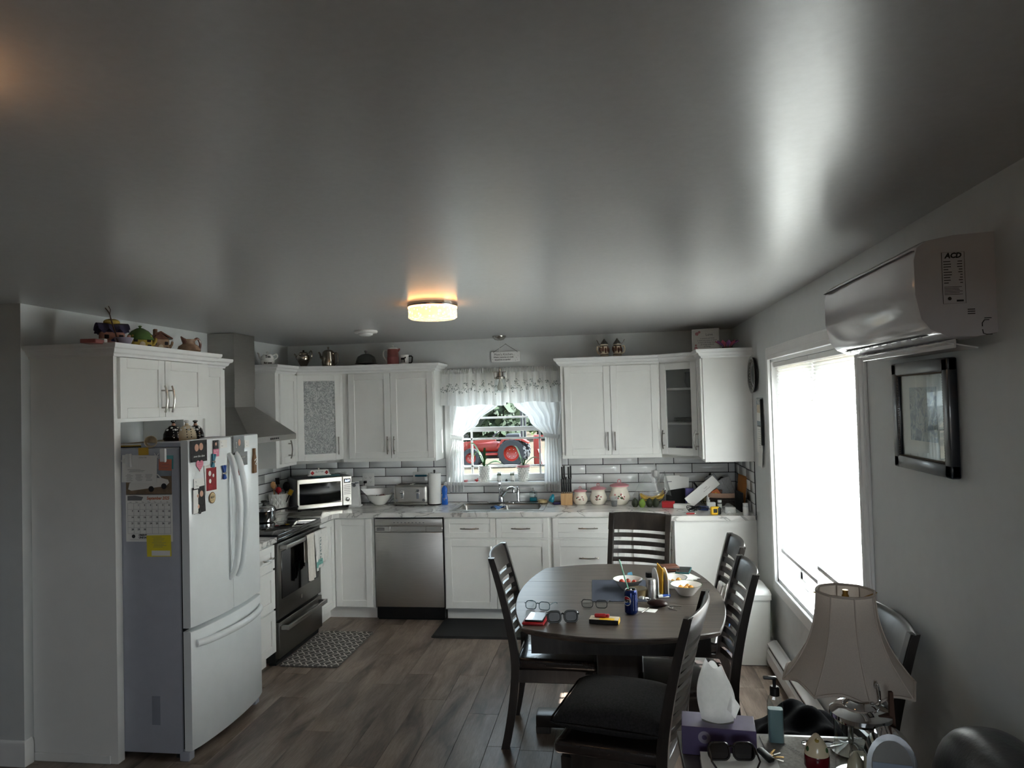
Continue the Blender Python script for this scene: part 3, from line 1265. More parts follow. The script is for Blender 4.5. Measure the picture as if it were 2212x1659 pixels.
# local x along the wall, local -y into the room
cn = MB().box(-.098, .217, -.222, -.002, 1.99, ZC - .004)
part('chimney', cn, 'steel_dark', hd, smooth=0)
part('chimney_sleeve', MB().box(-.094, .213, -.218, -.002, 1.84, 1.99), 'steel_dark', hd, smooth=0)
cp = MB()
a = [(-.38, -.002, 1.615), (.38, -.002, 1.615), (.38, -.49, 1.615), (-.38, -.49, 1.615)]
t_ = [(-.094, -.002, 1.845), (.213, -.002, 1.845), (.213, -.218, 1.845), (-.094, -.218, 1.845)]
cp.add(a + t_, [(0, 1, 5, 4), (1, 2, 6, 5), (2, 3, 7, 6), (3, 0, 4, 7), (4, 5, 6, 7)])
part('canopy', cp, 'steel_dark', hd, smooth=0)
part('lip', MB().box(-.38, .38, -.49, -.002, 1.572, 1.615), 'steel_dark', hd, smooth=0)
for i in range(5):
    part('button', MB().cyl((-.06 + i * .03, -.49, 1.594), .007, -.004, 12, 'y'), 'black', hd)

# ---- dishwasher
dw = thing('dishwasher', 'stainless dishwasher with pocket handle left of the sink', 'dishwasher', (-2.041, -.603, 0))
part('body', MB().box(.004, .596, .0, .57, .02, .872), 'black', dw)
part('door', MB().rbox(.004, .596, -.022, 0, .118, .748, .005, 2), 'steel', dw)
pk = MB().rbox(.004, .596, -.022, 0, .796, .862, .004, 2).rbox(.004, .14, -.022, 0, .75, .797, .003, 1).rbox(.45, .596, -.022, 0, .75, .797, .003, 1)
pk.prism([(.139, .75), (.16, .757), (.42, .757), (.451, .75)], -.022, 0, 'y')
pk.box(.139, .451, -.006, -.002, .75, .797)
cpn = part('control_panel', pk, 'steel', dw)
for i in range(2):
    part('vent_slot', MB().box(.022, .09, -.0235, -.021, .766 + i * .014, .772 + i * .014), 'black', cpn)
for i in range(9):
    part('button', MB().box(.17 + i * .032, .182 + i * .032, -.0226, -.0218, .826, .832), 'ink_grey', cpn)
part('kick_plate', MB().box(.006, .594, .028, .05, .0, .118), 'black_matte', dw)

# ---- sink
sk = thing('kitchen_sink', 'double bowl stainless sink set in the countertop', 'sink', (0, 0, .914))
sx0, sx1, sy0, sy1 = -1.395, -.595, -.565, -.07
rim = MB()
bowls = ((SK[0] + .012, -1.005, -.53, -.165), (-.985, SK[1] - .012, -.53, -.165))
zr = .006
for q in ((sx0, sx1, sy0, bowls[0][2]), (sx0, sx1, bowls[0][3], sy1), (sx0, bowls[0][0], bowls[0][2], bowls[0][3]), (bowls[0][1], bowls[1][0], bowls[0][2], bowls[0][3]), (bowls[1][1], sx1, bowls[0][2], bowls[0][3])):
    rim.box(q[0], q[1], q[2], q[3], .0006, zr)
part('rim', rim, 'sink_steel', sk, smooth=0)
for (a, b_, c_, d) in bowls:
    lo = rrect(a, b_, c_, d, .05, 5)
    li = rrect(a + .02, b_ - .02, c_ + .02, d - .02, .04, 5)
    k = len(lo)
    vs = [(p[0], p[1], zr) for p in rrect(a, b_, c_, d, .004, 5)] + [(p[0], p[1], -.01) for p in lo] + [(p[0], p[1], -.16) for p in li] + [(p[0], p[1], -.164) for p in rrect(a + .04, b_ - .04, c_ + .04, d - .04, .03, 5)]
    fs = []
    for j in range(3):
        for i in range(k):
            fs.append((j * k + i, (j + 1) * k + i, (j + 1) * k + (i + 1) % k, j * k + (i + 1) % k))
    fs.append(tuple(range(3 * k, 4 * k)))
    part('bowl', MB().add(vs, fs), 'sink_steel', sk)
fc = thing('faucet', 'chrome single lever kitchen faucet behind the sink', 'faucet', (-1.02, -.115, .9201))
part('deck_plate', MB().prism(rrect(-.13, .13, -.03, .03, .03, 6), 0, .012), 'chrome', fc)
part('body', MB().lathe([(.026, .012), (.024, .05), (.02, .09), (.022, .11), (.022, .125), (.012, .135), (0, .136)], 20), 'chrome', fc)
part('spout', MB().tube(spline([(.0, -.005, .055), (.05, -.06, .11), (.10, -.11, .145), (.13, -.135, .142), (.135, -.14, .11)], 6), [.016] * 13 + [.015] * 6 + [.014] * 6, 12), 'chrome', fc)
part('lever', MB().tube([(0, 0, .125), (-.012, .0, .155), (-.008, -.01, .175)], [.012, .009, .011], 10), 'chrome', fc)
sp = MB().lathe([(.018, .012), (.015, .03), (.017, .09), (.012, .12), (.015, .14), (.0, .145)], 16, (.155, 0, 0))
part('side_sprayer', sp, 'chrome', fc)


# ================================================================== WINDOW DRESSING
cloth('curtain_white', '#f6f6f5', .58, .14, bscale=300)
cloth('valance_white', '#f6f6f5', .6, .1, bscale=300)
cloth('shade_fabric', '#eef0ee', .62, 0, bscale=120)
M('embroidery', '#74807f', .8)
M('leaf_green', '#3f6a2c', .6, var=.25, scale=9)
M('leaf_dark', '#2c4f22', .6, var=.25, scale=9)
M('ceramic_white', '#e9e8e3', .18, var=.02)
M('pink', '#cf8d93', .35)
M('rose', '#b5706f', .25)

random.seed(11)


def curtain_grid(xl, xr, ztop, zbot, yb, folds, amp, nu=90, nv=24, ph=0.0, seed=0):
    rnd = random.Random(seed)
    jit = [rnd.uniform(-.5, .5) for _ in range(8)]

    def fn(u, v):
        z = ztop + (zbot - ztop) * v
        a, b_ = xl(v), xr(v)
        x = a + (b_ - a) * u
        f = math.sin(2 * PI * folds * u + ph + jit[0] * math.sin(5 * v) + jit[1] * math.sin(2 * PI * u * 2))
        f += .35 * math.sin(2 * PI * folds * 2.1 * u + 1 + jit[2] * 3 * v)
        return (x, yb - amp(v) * f, z)
    return fn


def valance(label, xa, xb, seed, zb):
    o = thing('window_valance', label, 'curtain', (0, 0, 0), group='embroidered valance panels over the sink window')
    fn = curtain_grid(lambda v: xa - .01 * v, lambda v: xb + .01 * v, 2.138, zb, -.095, 7.5, lambda v: .010 + .020 * v, 150, 24, seed=seed)
    fn2 = lambda u, v: (fn(u, v)[0], fn(u, v)[1], fn(u, v)[2] + (.006 * math.sin(u * 30 + seed) if v == 0 else .008 * math.sin(u * 11 + seed) * v))
    part('cloth', MB().grid(fn2, 150, 24), 'valance_white', o, smooth=180)
    # gathered heading on the rod
    part('heading', MB().grid(lambda u, v: (xa + (xb - xa) * u, -.095 - .012 * math.sin(u * 230) - .006 * math.sin(PI * v) * 3, 2.142 - .045 * v + .004 * math.sin(u * 97) * (1 - v)), 260, 6), 'valance_white', o, smooth=180)
    em = MB()
    rnd = random.Random(seed)
    n_ = 36
    for i in range(n_):
        u = (i + .5 + rnd.uniform(-.3, .3)) / n_
        v = .50 + .10 * math.sin(i * 1.3) + rnd.uniform(-.05, .05)
        c = Vector(fn(u, v)) + Vector((0, -.004, 0))
        # curl
        r_ = rnd.uniform(.008, .014)
        k = rnd.choice((-1, 1))
        pts = [c + Vector((k * r_ * (1 - t * .6) * math.cos(t * 5), -.001, r_ * (1 - t * .6) * math.sin(t * 5))) for t in [j / 8 for j in range(9)]]
        em.tube(pts, .0017, 4)
        for q in range(3):
            a = rnd.uniform(0, 6.28)
            p = c + Vector((math.cos(a) * r_ * 1.7, -.002, math.sin(a) * r_ * 1.7))
            d = Vector((math.cos(a + 1), 0, math.sin(a + 1))) * .0095
            e = Vector((-d.z, 0, d.x)) * .45
            em.add([p - d, p + e, p + d, p - e], [(0, 1, 2, 3)])
    part('embroidery', em, 'embroidery', o, kind='stuff')
    return o


valance('left half of the white embroidered valance over the sink window', -1.552, -.965, 1, 1.805)
valance('right half of the white embroidered valance over the sink window', -.985, -.452, 2, 1.822)
rod = MB().cyl((-1.56, -.085, 2.115), .006, 1.11, 10, 'x').rbox(-1.556, -1.544, -.085, -.0205, 2.108, 2.122, .002, 1).rbox(-.475, -.463, -.085, -.0, 2.108, 2.122, .002, 1)
solo('curtain_rod', rod, 'trim_white', 'thin white curtain rod above the sink window', 'curtain rod')


def lerp_pts(pts, v):
    for (a, b_) in zip(pts, pts[1:]):
        if a[0] <= v <= b_[0]:
            t = (v - a[0]) / (b_[0] - a[0])
            t = t * t * (3 - 2 * t) if True else t
            return a[1] + (b_[1] - a[1]) * t
    return pts[-1][1]


def side_curtain(label, L_, R_, tie_x, seed):
    o = thing('window_curtain', label, 'curtain')
    am = lambda v: .006 + .012 * abs(v - .55) + .004
    fn = curtain_grid(lambda v: lerp_pts(L_, v), lambda v: lerp_pts(R_, v), 2.09, 1.012, -.052, 5.5, am, 70, 44, seed=seed)
    part('cloth', MB().grid(fn, 70, 44), 'curtain_white', o, smooth=180)
    tb = MB()
    a, b_ = tie_x
    pts = [(a + (b_ - a) * (.5 - .5 * math.cos(t)), -.052 - .026 * math.sin(t), 1.505 - .012 * (1 - math.cos(t)) + .02) for t in [2 * PI * i / 24 for i in range(24)]]
    tb.tube(pts, .017, 6, closed=True, flat=(1.2, .25))
    part('tieback', tb, 'valance_white', o)
    return o


side_curtain('white sheer curtain tied back on the left side of the sink window',
             [(0, -1.50), (.3, -1.49), (.55, -1.475), (.72, -1.52), (1, -1.535)],
             [(0, -.955), (.25, -1.03), (.40, -1.22), (.55, -1.385), (.75, -1.37), (1, -1.375)], (-1.49, -1.372), 5)
side_curtain('white sheer curtain tied back on the right side of the sink window',
             [(0, -.99), (.25, -.90), (.40, -.75), (.55, -.615), (.75, -.625), (1, -.63)],
             [(0, -.455), (.3, -.46), (.55, -.497), (.72, -.485), (1, -.48)], (-.625, -.485), 6)


# --- cellular shades in the right window
def shade(label, ya, yb, zb, seed):
    o = thing('cellular_shade', label, 'window shade', group='cellular shades in the right window')
    zt = 2.018
    xs = XR + .035
    n_ = int((zt - zb) / .0095)
    rnd = random.Random(seed)

    def fn(u, v):
        k = round(v * n_)
        return (xs + (.011 if k % 2 else -.002), ya + (yb - ya) * u + (.002 if k % 2 else 0), zt + (zb - zt) * v)
    part('fabric', MB().grid(fn, 2, n_ + 1), 'shade_fabric', o, smooth=0)
    part('head_rail', MB().rbox(XR + .012, XR + .06, ya, yb, 2.012, 2.043, .004, 2), 'trim_white', o)
    part('bottom_rail', MB().rbox(XR + .022, XR + .052, ya, yb, zb - .022, zb + .002, .004, 2), 'trim_white', o)
    return o


shade('far cellular shade in the right window, pulled down lower', -2.36, -1.525, .80, 1)
shade('near cellular shade in the right window, raised slightly higher', -3.21, -2.37, .885, 2)

# --- pendant lamp over the sink
pd = thing('pendant_lamp', 'small nickel pendant lamp with clear glass shade over the sink', 'lamp', (-.985, -.21, 0))
part('canopy', MB().lathe([(.062, ZC - .0005), (.06, ZC - .012), (.042, ZC - .034), (.02, ZC - .04), (0, ZC - .04)], 28), 'nickel', pd)
part('cord', MB().cyl((0, 0, 2.125), .0022, ZC - .04 - 2.125, 8), 'white_plastic', pd)
part('socket', MB().lathe([(0, 2.13), (.012, 2.128), (.014, 2.10), (.03, 2.095), (.032, 2.06), (.046, 2.055), (.046, 2.035), (0, 2.033)], 20), 'nickel', pd)
fm = MB()
for (z, r_) in ((2.098, .055), (2.042, .052)):
    fm.tube([(-r_, -.0, z), (r_, 0, z)], .003, 6)
for s_ in (-1, 1):
    fm.tube([(s_ * .055, 0, 2.098), (s_ * .052, 0, 2.042)], .003, 6)
part('frame', fm, 'nickel', pd)
part('glass_shade', MB().lathe([(.049, 2.036), (.053, 1.98), (.055, 1.915)], 28, cap=False), 'clear_glass', pd)
M('bulb_glass', '#f2efe6', .15, var=.01)
part('bulb', MB().lathe([(.012, 2.034), (.014, 2.01), (.028, 1.975), (.03, 1.955), (.02, 1.935), (0, 1.928)], 18), 'bulb_glass', pd)

# --- sign
sg = thing('hanging_sign', 'white wooden kitchen sign hanging by a cord above the window', 'sign', (-.958, -.012, 2.245))
part('board', MB().rbox(-.136, .136, -.012, 0, -.048, .048, .003, 1), 'trim_white', sg)
lt = MB()
Y_ = T(0, -.0125, 0)
lt.text("Mom's Kitchen...", .030, Y_ @ T(-.012, 0, .022), sx=.95)
lt.text("Where memories are made", .0165, Y_ @ T(-.02, 0, -.003), bold=.0004)
lt.text("Grandkids are spoiled", .0165, Y_ @ T(-.03, 0, -.026), bold=.0004)
for (x, z) in ((.10, -.01), (.115, .01), (.108, -.028), (.09, -.034), (-.122, -.02)):
    lt.cyl((x, -.012, z), .0022, -.0008, 8, 'y')
part('lettering', lt, 'ink', sg, smooth=0)
part('cord', MB().tube([(-.112, -.009, .035), (-.112, -.014, .045), (.0, -.006, .118), (.108, -.014, .045), (.108, -.009, .035)], .0022, 6), 'ink_grey', sg)
part('nail', MB().cyl((0, .011, .118), .003, -.02, 8, 'y'), 'nickel', sg)


# --- sill plants and figures
def leaf_mesh(mb, base, az, L_, w, rise, droop, twist=0.0, n=10):
    d = Vector((math.cos(az), math.sin(az), 0))
    sd_ = Vector((-d.y, d.x, 0))
    pts = []
    for i in range(n):
        t = i / (n - 1)
        c = Vector(base) + d * (L_ * t) + Vector((0, 0, rise * math.sin(t * PI * .75) - droop * t * t))
        ww = w * (.35 + .65 * math.sin(PI * min(t * .9 + .12, 1))) * (1 - t ** 6)
        pts.append((c, ww))
    vs, fs = [], []
    for (c, ww) in pts:
        up = Vector((0, 0, 1))
        vs += [c + sd_ * ww + up * ww * .35, c, c - sd_ * ww + up * ww * .35]
    for i in range(n - 1):
        a = i * 3
        fs += [(a, a + 1, a + 4, a + 3), (a + 1, a + 2, a + 5, a + 4)]
    vs2 = [v - Vector((0, 0, .0016)) for v in vs]
    k = len(vs)
    fs2 = [tuple(reversed([i + k for i in f])) for f in fs]
    mb.add(vs + vs2, fs + fs2)


SILL = 1.1001


def pot_plant(label, x, rim, leaves, group='orchids on the window sill'):
    o = thing('potted_orchid', label, 'plant', (x, .012, SILL), group=group)
    H_ = .145
    pr = [(.040, 0), (.043, .004), (.050, .09), (.056, H_ - .004), (.058, H_), (.052, H_), (.048, H_ - .02), (0, H_ - .02)]
    mb = MB().lathe(pr, 30)
    # raised diamond relief
    for r_ in range(6):
        z = .012 + r_ * .021
        rad = .0415 + (.0555 - .0415) * z / H_
        for i in range(14):
            a = 2 * PI * (i + (.5 if r_ % 2 else 0)) / 14
            mb.ball((rad * math.cos(a), rad * math.sin(a), z), (.006, .006, .009), 6, 4)
    part('pot', mb, 'ceramic_white', o)
    if rim:
        part('rim_band', MB().lathe([(.057, H_ - .02), (.060, H_ - .018), (.061, H_ + .002), (.056, H_ + .003)], 30, cap=False), 'pink', o)
    for (az, L_, w, rise, droop, m_) in leaves:
        lf = MB()
        leaf_mesh(lf, (0, 0, H_ - .022), az, L_, w, rise, droop)
        part('leaf', lf, m_, o, smooth=60)
    return o


pot_plant('orchid in plain white relief pot, broad leaf reaching right, on the sill', B('y', .01, 1047, 1038).x, False,
          [(R(175), .165, .026, .20, -.06, 'leaf_green'), (R(160), .12, .028, .16, .03, 'leaf_dark'), (R(5), .185, .034, .065, .03, 'leaf_green'), (R(80), .03, .012, .16, -.05, 'leaf_dark'), (R(205), .06, .014, .12, .0, 'leaf_dark')])
pot_plant('orchid in white pot with pink rim on the right half of the sill', B('y', .01, 1131, 1038).x, True,
          [(R(170), .11, .022, .17, -.05, 'leaf_green'), (R(10), .16, .022, .085, -.01, 'leaf_green'), (R(150), .05, .017, .10, .02, 'leaf_dark'), (R(330), .05, .013, .08, .0, 'leaf_dark')])


def owl(label, px):
    o = thing('owl_figurine', label, 'figurine', (B('y', -.01, px, 1037).x, -.008, SILL), group='white owls on the window sill')
    part('body', MB().lathe([(.018, 0), (.024, .006), (.026, .03), (.021, .048), (.024, .062), (.020, .076), (.010, .084), (0, .085)], 20), 'ceramic_white', o)
    for s_ in (-1, 1):
        part('ear', MB().lathe([(.006, 0), (.0, .014)], 8, (s_ * .014, 0, .078)), 'ceramic_white', o)
        part('eye', MB().lathe([(.0095, 0), (.0095, .002), (.0055, .002), (.0055, 0)], 16, M_=T(s_ * .010, -.0215, .064) @ RX(R(90)), cap=False).cyl((s_ * .010, -.022, .064), .0035, -.002, 10, 'y'), 'leaf_dark', o)
    part('foot', MB().ball((-.009, -.022, .005), .006, 8, 6), 'ink_grey', o)
    part('foot', MB().ball((.009, -.022, .005), .006, 8, 6), 'ink_grey', o)


owl('left one of the two white owl figurines on the window sill', 1079)
owl('right one of the two white owl figurines on the window sill', 1107)
p_ = B('y', -.01, 1094, 1037)
solo('trinket', MB().lathe([(.011, 0), (.012, .008), (.006, .018), (0, .022)], 12), 'black', 'tiny dark trinket between the two owls on the sill', 'trinket', (p_.x, -.01, SILL))
p_ = B('y', -.02, 1030, 1038)
tk = thing('bird_figurine', 'small red figurine at the left of the window sill', 'figurine', (p_.x, -.02, SILL))
part('body', MB().ball((0, 0, .012), (.014, .010, .012), 10, 8), 'red', tk)
part('head', MB().ball((.008, -.002, .026), .008, 10, 8), 'pink', tk)
part('wing', MB().ball((-.012, 0, .016), (.010, .003, .007), 8, 6), 'red', tk)
p_ = B('y', -.02, 1006, 1037)
solo('sill_dish', MB().lathe([(.016, 0), (.022, .014), (.024, .018), (.020, .016), (.0, .006)], 16), 'rose', 'small dark red dish beside the left curtain on the sill', 'dish', (p_.x, -.02, SILL))

# --- ceiling fixtures
m, n, b, o = newmat('lamp_crystal')
vx = n.nodes.new('ShaderNodeTexVoronoi'); vx.inputs['Scale'].default_value = 55
tcx = n.nodes.new('ShaderNodeTexCoord'); n.links.new(tcx.outputs['Object'], vx.inputs['Vector'])
rr_ = ramp(n, vx.outputs['Distance'], [(.10, (1.0, .92, .70, 1)), (.40, (.42, .29, .15, 1))])
n.links.new(rr_.outputs[0], b.inputs['Emission Color'])
b.inputs['Emission Strength'].default_value = 1.1
b.inputs['Base Color'].default_value = lin('#fff0d0')
b.inputs['Roughness'].default_value = .15


M('added_glow', '#ffb060', .5, emit=9, ecol='#ffae62', var=0)


def flush_light(name, label, x, y, r_, h):
    o = thing(name, label, 'ceiling light', (x, y, 0))
    part('base_ring', MB().lathe([(r_ + .004, ZC - .0005), (r_ + .006, ZC - .012), (r_ + .003, ZC - .022), (r_ - .01, ZC - .022)], 40, cap=False), 'nickel', o)
    part('added_glow_ring', MB().lathe([(r_ + .0015, ZC - .023), (r_ + .0015, ZC - .031)], 40, cap=False), 'added_glow', o)  # added emissive ring that throws the warm glow onto the ceiling
    part('crystal_drum', MB().lathe([(r_, ZC - .02), (r_ + .001, ZC - h), (r_ - .012, ZC - h - .008), (0, ZC - h - .009)], 48, cap=False), 'lamp_crystal', o)
    return o


flush_light('ceiling_light', 'round crystal drum ceiling light, lit warm, in the middle of the ceiling', -1.03, -2.42, .142, .085)
flush_light('ceiling_light', 'round crystal drum ceiling light above the living room', -1.19, -5.55, .142, .085)
sm = thing('smoke_detector', 'round white smoke detector on the kitchen ceiling', 'smoke detector', (-1.91, -1.1, 0))
part('base', MB().lathe([(.09, ZC - .0005), (.092, ZC - .012), (.085, ZC - .02), (.06, ZC - .022)], 32, cap=False), 'white_plastic', sm)
part('cover', MB().lathe([(.055, ZC - .02), (.053, ZC - .034), (.035, ZC - .042), (0, ZC - .043)], 28, cap=False), 'white_plastic', sm)


# ================================================================== THINGS ON TOP OF THE CABINETS
M('glaze_brown', '#6b4a3f', .15, var=.35, scale=25)
M('glaze_green', '#587340', .12, var=.2, scale=12)
M('glaze_purple', '#4b4763', .15, var=.25, scale=14)
M('glaze_yellow', '#b59a4a', .18, var=.25, scale=20)
M('glaze_cream', '#d8c9ad', .18, var=.12, scale=20)
M('glaze_tan', '#9c8069', .18, var=.3, scale=30)
M('glaze_pinkish', '#b98676', .18, var=.3, scale=30)
M('door_blue', '#33406e', .3)
M('window_dark', '#201a1d', .3)
M('mauve', '#8f8797', .4)


def house_pot(label, x, y, rz, s, wall, roof, kind, win='window_dark'):
    """small ceramic teapot shaped as a cottage; faces its local -y"""
    o = thing('house_teapot', label, 'teapot', (x, y, ZT), rz, group='ceramic cottage teapots on the fridge cabinet')
    w, d, h = .105 * s, .085 * s, .085 * s
    body = MB()
    body.rbox(-w / 2, w / 2, -d / 2, d / 2, 0, h, .016 * s, 3)
    part('walls', body, wall, o)
    if kind == 'thatch':
        r_ = MB().grid(lambda u, v: ((-.5 + u) * w * 1.32 * (1 - .25 * abs(v - .5) * 0), (-.5 + v) * d * 1.35, h * .92 + .045 * s * math.sin(PI * v) ** .7 + .012 * s * math.cos(6 * PI * u) * (1 - math.sin(PI * v))), 16, 12)
        r_.grid(lambda u, v: ((-.5 + u) * w * 1.28, (-.5 + v) * d * 1.3, h * .86 + .03 * s * math.sin(PI * v)), 16, 12)
        part('roof', r_, roof, o)
        part('lid', MB().ball((0, 0, h + .042 * s), (.038 * s, .030 * s, .018 * s), 14, 8), 'glaze_yellow', o)
    elif kind == 'dome':
        part('roof', MB().lathe([(.066 * s, h * .62), (.070 * s, h * .66), (.060 * s, h * .95), (.042 * s, h * 1.2), (.016 * s, h * 1.38), (0, h * 1.4)], 24, sy=.85), roof, o)
        part('knob', MB().lathe([(.007 * s, h * 1.36), (.006 * s, h * 1.46), (.011 * s, h * 1.52), (0, h * 1.56)], 12), roof, o)
    else:
        ro = MB().prism([(-w * .62, h * .92), (0, h * 1.36), (w * .62, h * .92), (w * .66, h * .99), (0, h * 1.48), (-w * .66, h * .99)], -d * .58, d * .58, 'y')
        ro.prism([(-w * .48, h * .9), (0, h * 1.36), (w * .48, h * .9)], -d * .5, d * .5, 'y')
        part('roof', ro, roof, o)
        part('chimney', MB().rbox(-.03 * s, -.008 * s, -.012 * s, .012 * s, h * 1.2, h * 1.66, .004 * s, 1), wall, o)
    part('door', MB().prism([(-.014 * s, 0), (.014 * s, 0), (.014 * s, .03 * s)] + arc(0, .03 * s, .014 * s, 0, PI, 8)[1:-1] + [(-.014 * s, .03 * s)], -d / 2 - .004 * s, -d / 2 + .004, 'y'), 'door_blue' if kind == 'thatch' else 'glaze_cream', o)
    for (a, b_) in ((-.032, .052), (.032, .052), (.034, .018)):
        part('window', MB().rbox((a - .010) * s, (a + .010) * s, -d / 2 - .003 * s, -d / 2 + .003, (b_ - .010) * s, (b_ + .010) * s, .002 * s, 1), win, o)
    part('garden', MB().rbox(-w * .58, w * .58, -d * .6, d * .6, 0, .010 * s, .004 * s, 1), 'glaze_green' if kind != 'gable' else 'glaze_tan', o)
    # spout at one side, loop handle at the other
    part('spout', MB().tube(spline([(w / 2 - .01, 0, h * .3), (w / 2 + .018 * s, 0, h * .5), (w / 2 + .026 * s, 0, h * .8)], 4), [.012 * s] * 4 + [.008 * s] * 4 + [.006 * s], 8), wall, o)
    return o


def on_x(xp, px, py=745):
    q = B('x', xp, px, py)
    return q


q = on_x(-2.72, 249); house_pot('cottage teapot with purple thatched roof on the fridge cabinet', -2.74, q.y, R(50), 1.12, 'glaze_pinkish', 'glaze_purple', 'thatch')
q = on_x(-2.72, 303); house_pot('cottage teapot with green domed roof on the fridge cabinet', -2.72, q.y, R(50), 1.10, 'glaze_yellow', 'glaze_green', 'dome')
q = on_x(-2.72, 343); house_pot('brown gabled cottage teapot with chimney on the fridge cabinet', -2.72, q.y, R(50), 1.0, 'glaze_tan', 'glaze_brown', 'gable')
# transferware pitcher
q = on_x(-2.70, 408)
pt = thing('pitcher', 'low brown and cream ceramic pitcher at the right end of the fridge cabinet', 'pitcher', (-2.70, q.y, ZT), R(75))
part('body', MB().lathe([(.04, 0), (.06, .006), (.072, .03), (.062, .055), (.04, .07), (.036, .085), (.042, .10), (.038, .10), (.03, .085), (0, .07)], 26), 'glaze_tan', pt)
part('spout', MB().tube(spline([(-.03, 0, .085), (-.048, 0, .10), (-.062, 0, .115)], 4), [.020, .018, .016, .014, .011, .009, .007, .005, .004], 10), 'glaze_brown', pt)
part('handle', MB().tube(spline([(.038, 0, .095), (.07, 0, .11), (.092, 0, .08), (.085, 0, .04), (.066, 0, .03)], 5), .008, 8), 'glaze_brown', pt)
# grey bowl, twig, wrapped roll
q = on_x(-2.66, 262)
solo('bowl', MB().lathe([(.02, 0), (.03, .004), (.05, .05), (.046, .05), (.028, .012), (0, .01)], 22), 'mauve', 'small plain mauve bowl in front of the purple roofed teapot', 'bowl', (-2.645, q.y, ZT), 0)
q = on_x(-2.66, 243)
tw = MB().tube(spline([(0, 0, .0), (-.01, -.008, .06), (-.022, -.02, .12), (-.028, -.03, .165), (-.045, -.04, .195)], 4), [.004] * 10 + [.0028] * 7, 6)
tw.tube([(-.027, -.028, .16), (-.022, -.03, .185), (-.03, -.034, .205)], .002, 5)
M('twig_bark', '#4a3328', .8)
solo('twig', tw, 'twig_bark', 'bare brown twig standing up beside the purple roofed teapot', 'twig', (-2.648, q.y + .03, ZT + .012))
q = on_x(-2.68, 205)
rl = thing('gift_box', 'flat red and white box lying at the left of the cottage teapots', 'box', (-2.66, q.y, ZT), R(10))
part('body', MB().rbox(-.04, .04, -.10, .10, 0, .022, .003, 1), 'rose_dark' if 'rose_dark' in MATS else M('rose_dark', '#9a5a54', .3), rl)
part('band', MB().rbox(-.041, .041, -.02, .012, -.0, .029, .002, 1), 'paper', rl)


def top_at(px, y, py=790):
    return B('y', y, px, py).x


# tea for one
te = thing('teapot', 'white tea-for-one teapot on a cup left of the silver pots', 'teapot', (-2.93, -.72, ZT), R(10))
part('cup', MB().lathe([(.035, 0), (.05, .008), (.058, .04), (.057, .055), (.052, .055), (0, .05)], 26), 'ceramic_white', te)
part('pot', MB().lathe([(.050, .056), (.056, .066), (.05, .09), (.035, .105), (.0, .108)], 26), 'ceramic_white', te)
part('lid_knob', MB().lathe([(.006, .106), (.006, .114), (.011, .122), (.006, .13), (0, .131)], 14), 'ceramic_white', te)
part('spout', MB().tube(spline([(-.045, 0, .07), (-.066, 0, .085), (-.072, 0, .108), (-.085, 0, .122)], 4), [.015] * 4 + [.010] * 5 + [.006] * 4, 10), 'ceramic_white', te)
part('handle', MB().tube(spline([(.048, 0, .098), (.075, 0, .106), (.086, 0, .085), (.07, 0, .068), (.05, 0, .068)], 4), .006, 8), 'ceramic_white', te)
tl = MB().text('Tea', .03, T(.02, -.056, .083), bold=.0008).text('for one', .022, T(.02, -.0605, .03), bold=.0008)
part('lettering', tl, 'ink', te, smooth=0)


def silver_pot(label, x, y, rz, prof, sp, hd_, knob, sc_=1.0):
    o = thing('silver_pot', label, 'teapot', (x, y, ZT), rz, group='silver pots on the left wall cabinets')
    part('body', MB().lathe([(a * sc_, z * sc_) for a, z in prof], 28), 'silver', o)
    part('spout', MB().tube([tuple(c_ * sc_ for c_ in p) for p in spline(sp, 4)], [.012 * sc_] * 5 + [.008 * sc_] * (4 * (len(sp) - 1) + 1 - 5), 10), 'silver', o)
    part('handle', MB().tube([tuple(c_ * sc_ for c_ in p) for p in spline(hd_, 5)], .0055 * sc_, 8), 'silver', o)
    part('knob', MB().ball((0, 0, knob * sc_), .010 * sc_, 12, 8), 'black' if knob < .17 else 'silver', o)
    return o


silver_pot('round-bellied silver teapot on the left corner cabinet', top_at(653, -.30), -.27, R(180),
           [(.032, 0), (.036, .004), (.030, .02), (.05, .06), (.062, .10), (.055, .122), (.045, .128), (.045, .134), (.030, .150), (0, .154)],
           [(.05, 0, .08), (.07, 0, .105), (.078, 0, .125), (.09, 0, .135)], [(-.05, 0, .13), (-.07, 0, .16), (-.082, 0, .14), (-.078, 0, .10), (-.055, 0, .07)], .16)
silver_pot('tall smooth silver coffee pot on the left corner cabinet', top_at(707, -.25), -.22, R(0),
           [(.046, 0), (.054, .004), (.060, .05), (.056, .10), (.05, .135), (.05, .14), (.035, .155), (.012, .163), (0, .164)],
           [(-.05, 0, .075), (-.07, 0, .10), (-.08, 0, .13), (-.09, 0, .142)], [(.05, 0, .125), (.08, 0, .13), (.09, 0, .09), (.085, 0, .05), (.062, 0, .025)], .178, 1.04)
# cake dome
cx = top_at(791, -.2)
ck = thing('cake_stand', 'glass cake dome on a low stand above the left wall cabinet', 'cake stand', (cx, -.2, ZT))
part('stand', MB().lathe([(.035, 0), (.03, .004), (.012, .01), (.012, .018), (.095, .026), (.104, .03), (.1, .034), (0, .03)], 32), 'pewter', ck)
thin_glass('smoke_glass', '#a9adab', .12, .05, .12, '#8c8f8d')
part('dome', MB().lathe([(.092, .034), (.092, .05), (.078, .09), (.045, .112), (.014, .12), (0, .121)], 32, cap=False), 'smoke_glass', ck)
part('knob', MB().lathe([(.006, .12), (.006, .126), (.016, .136), (.014, .148), (0, .152)], 16), 'pewter', ck)
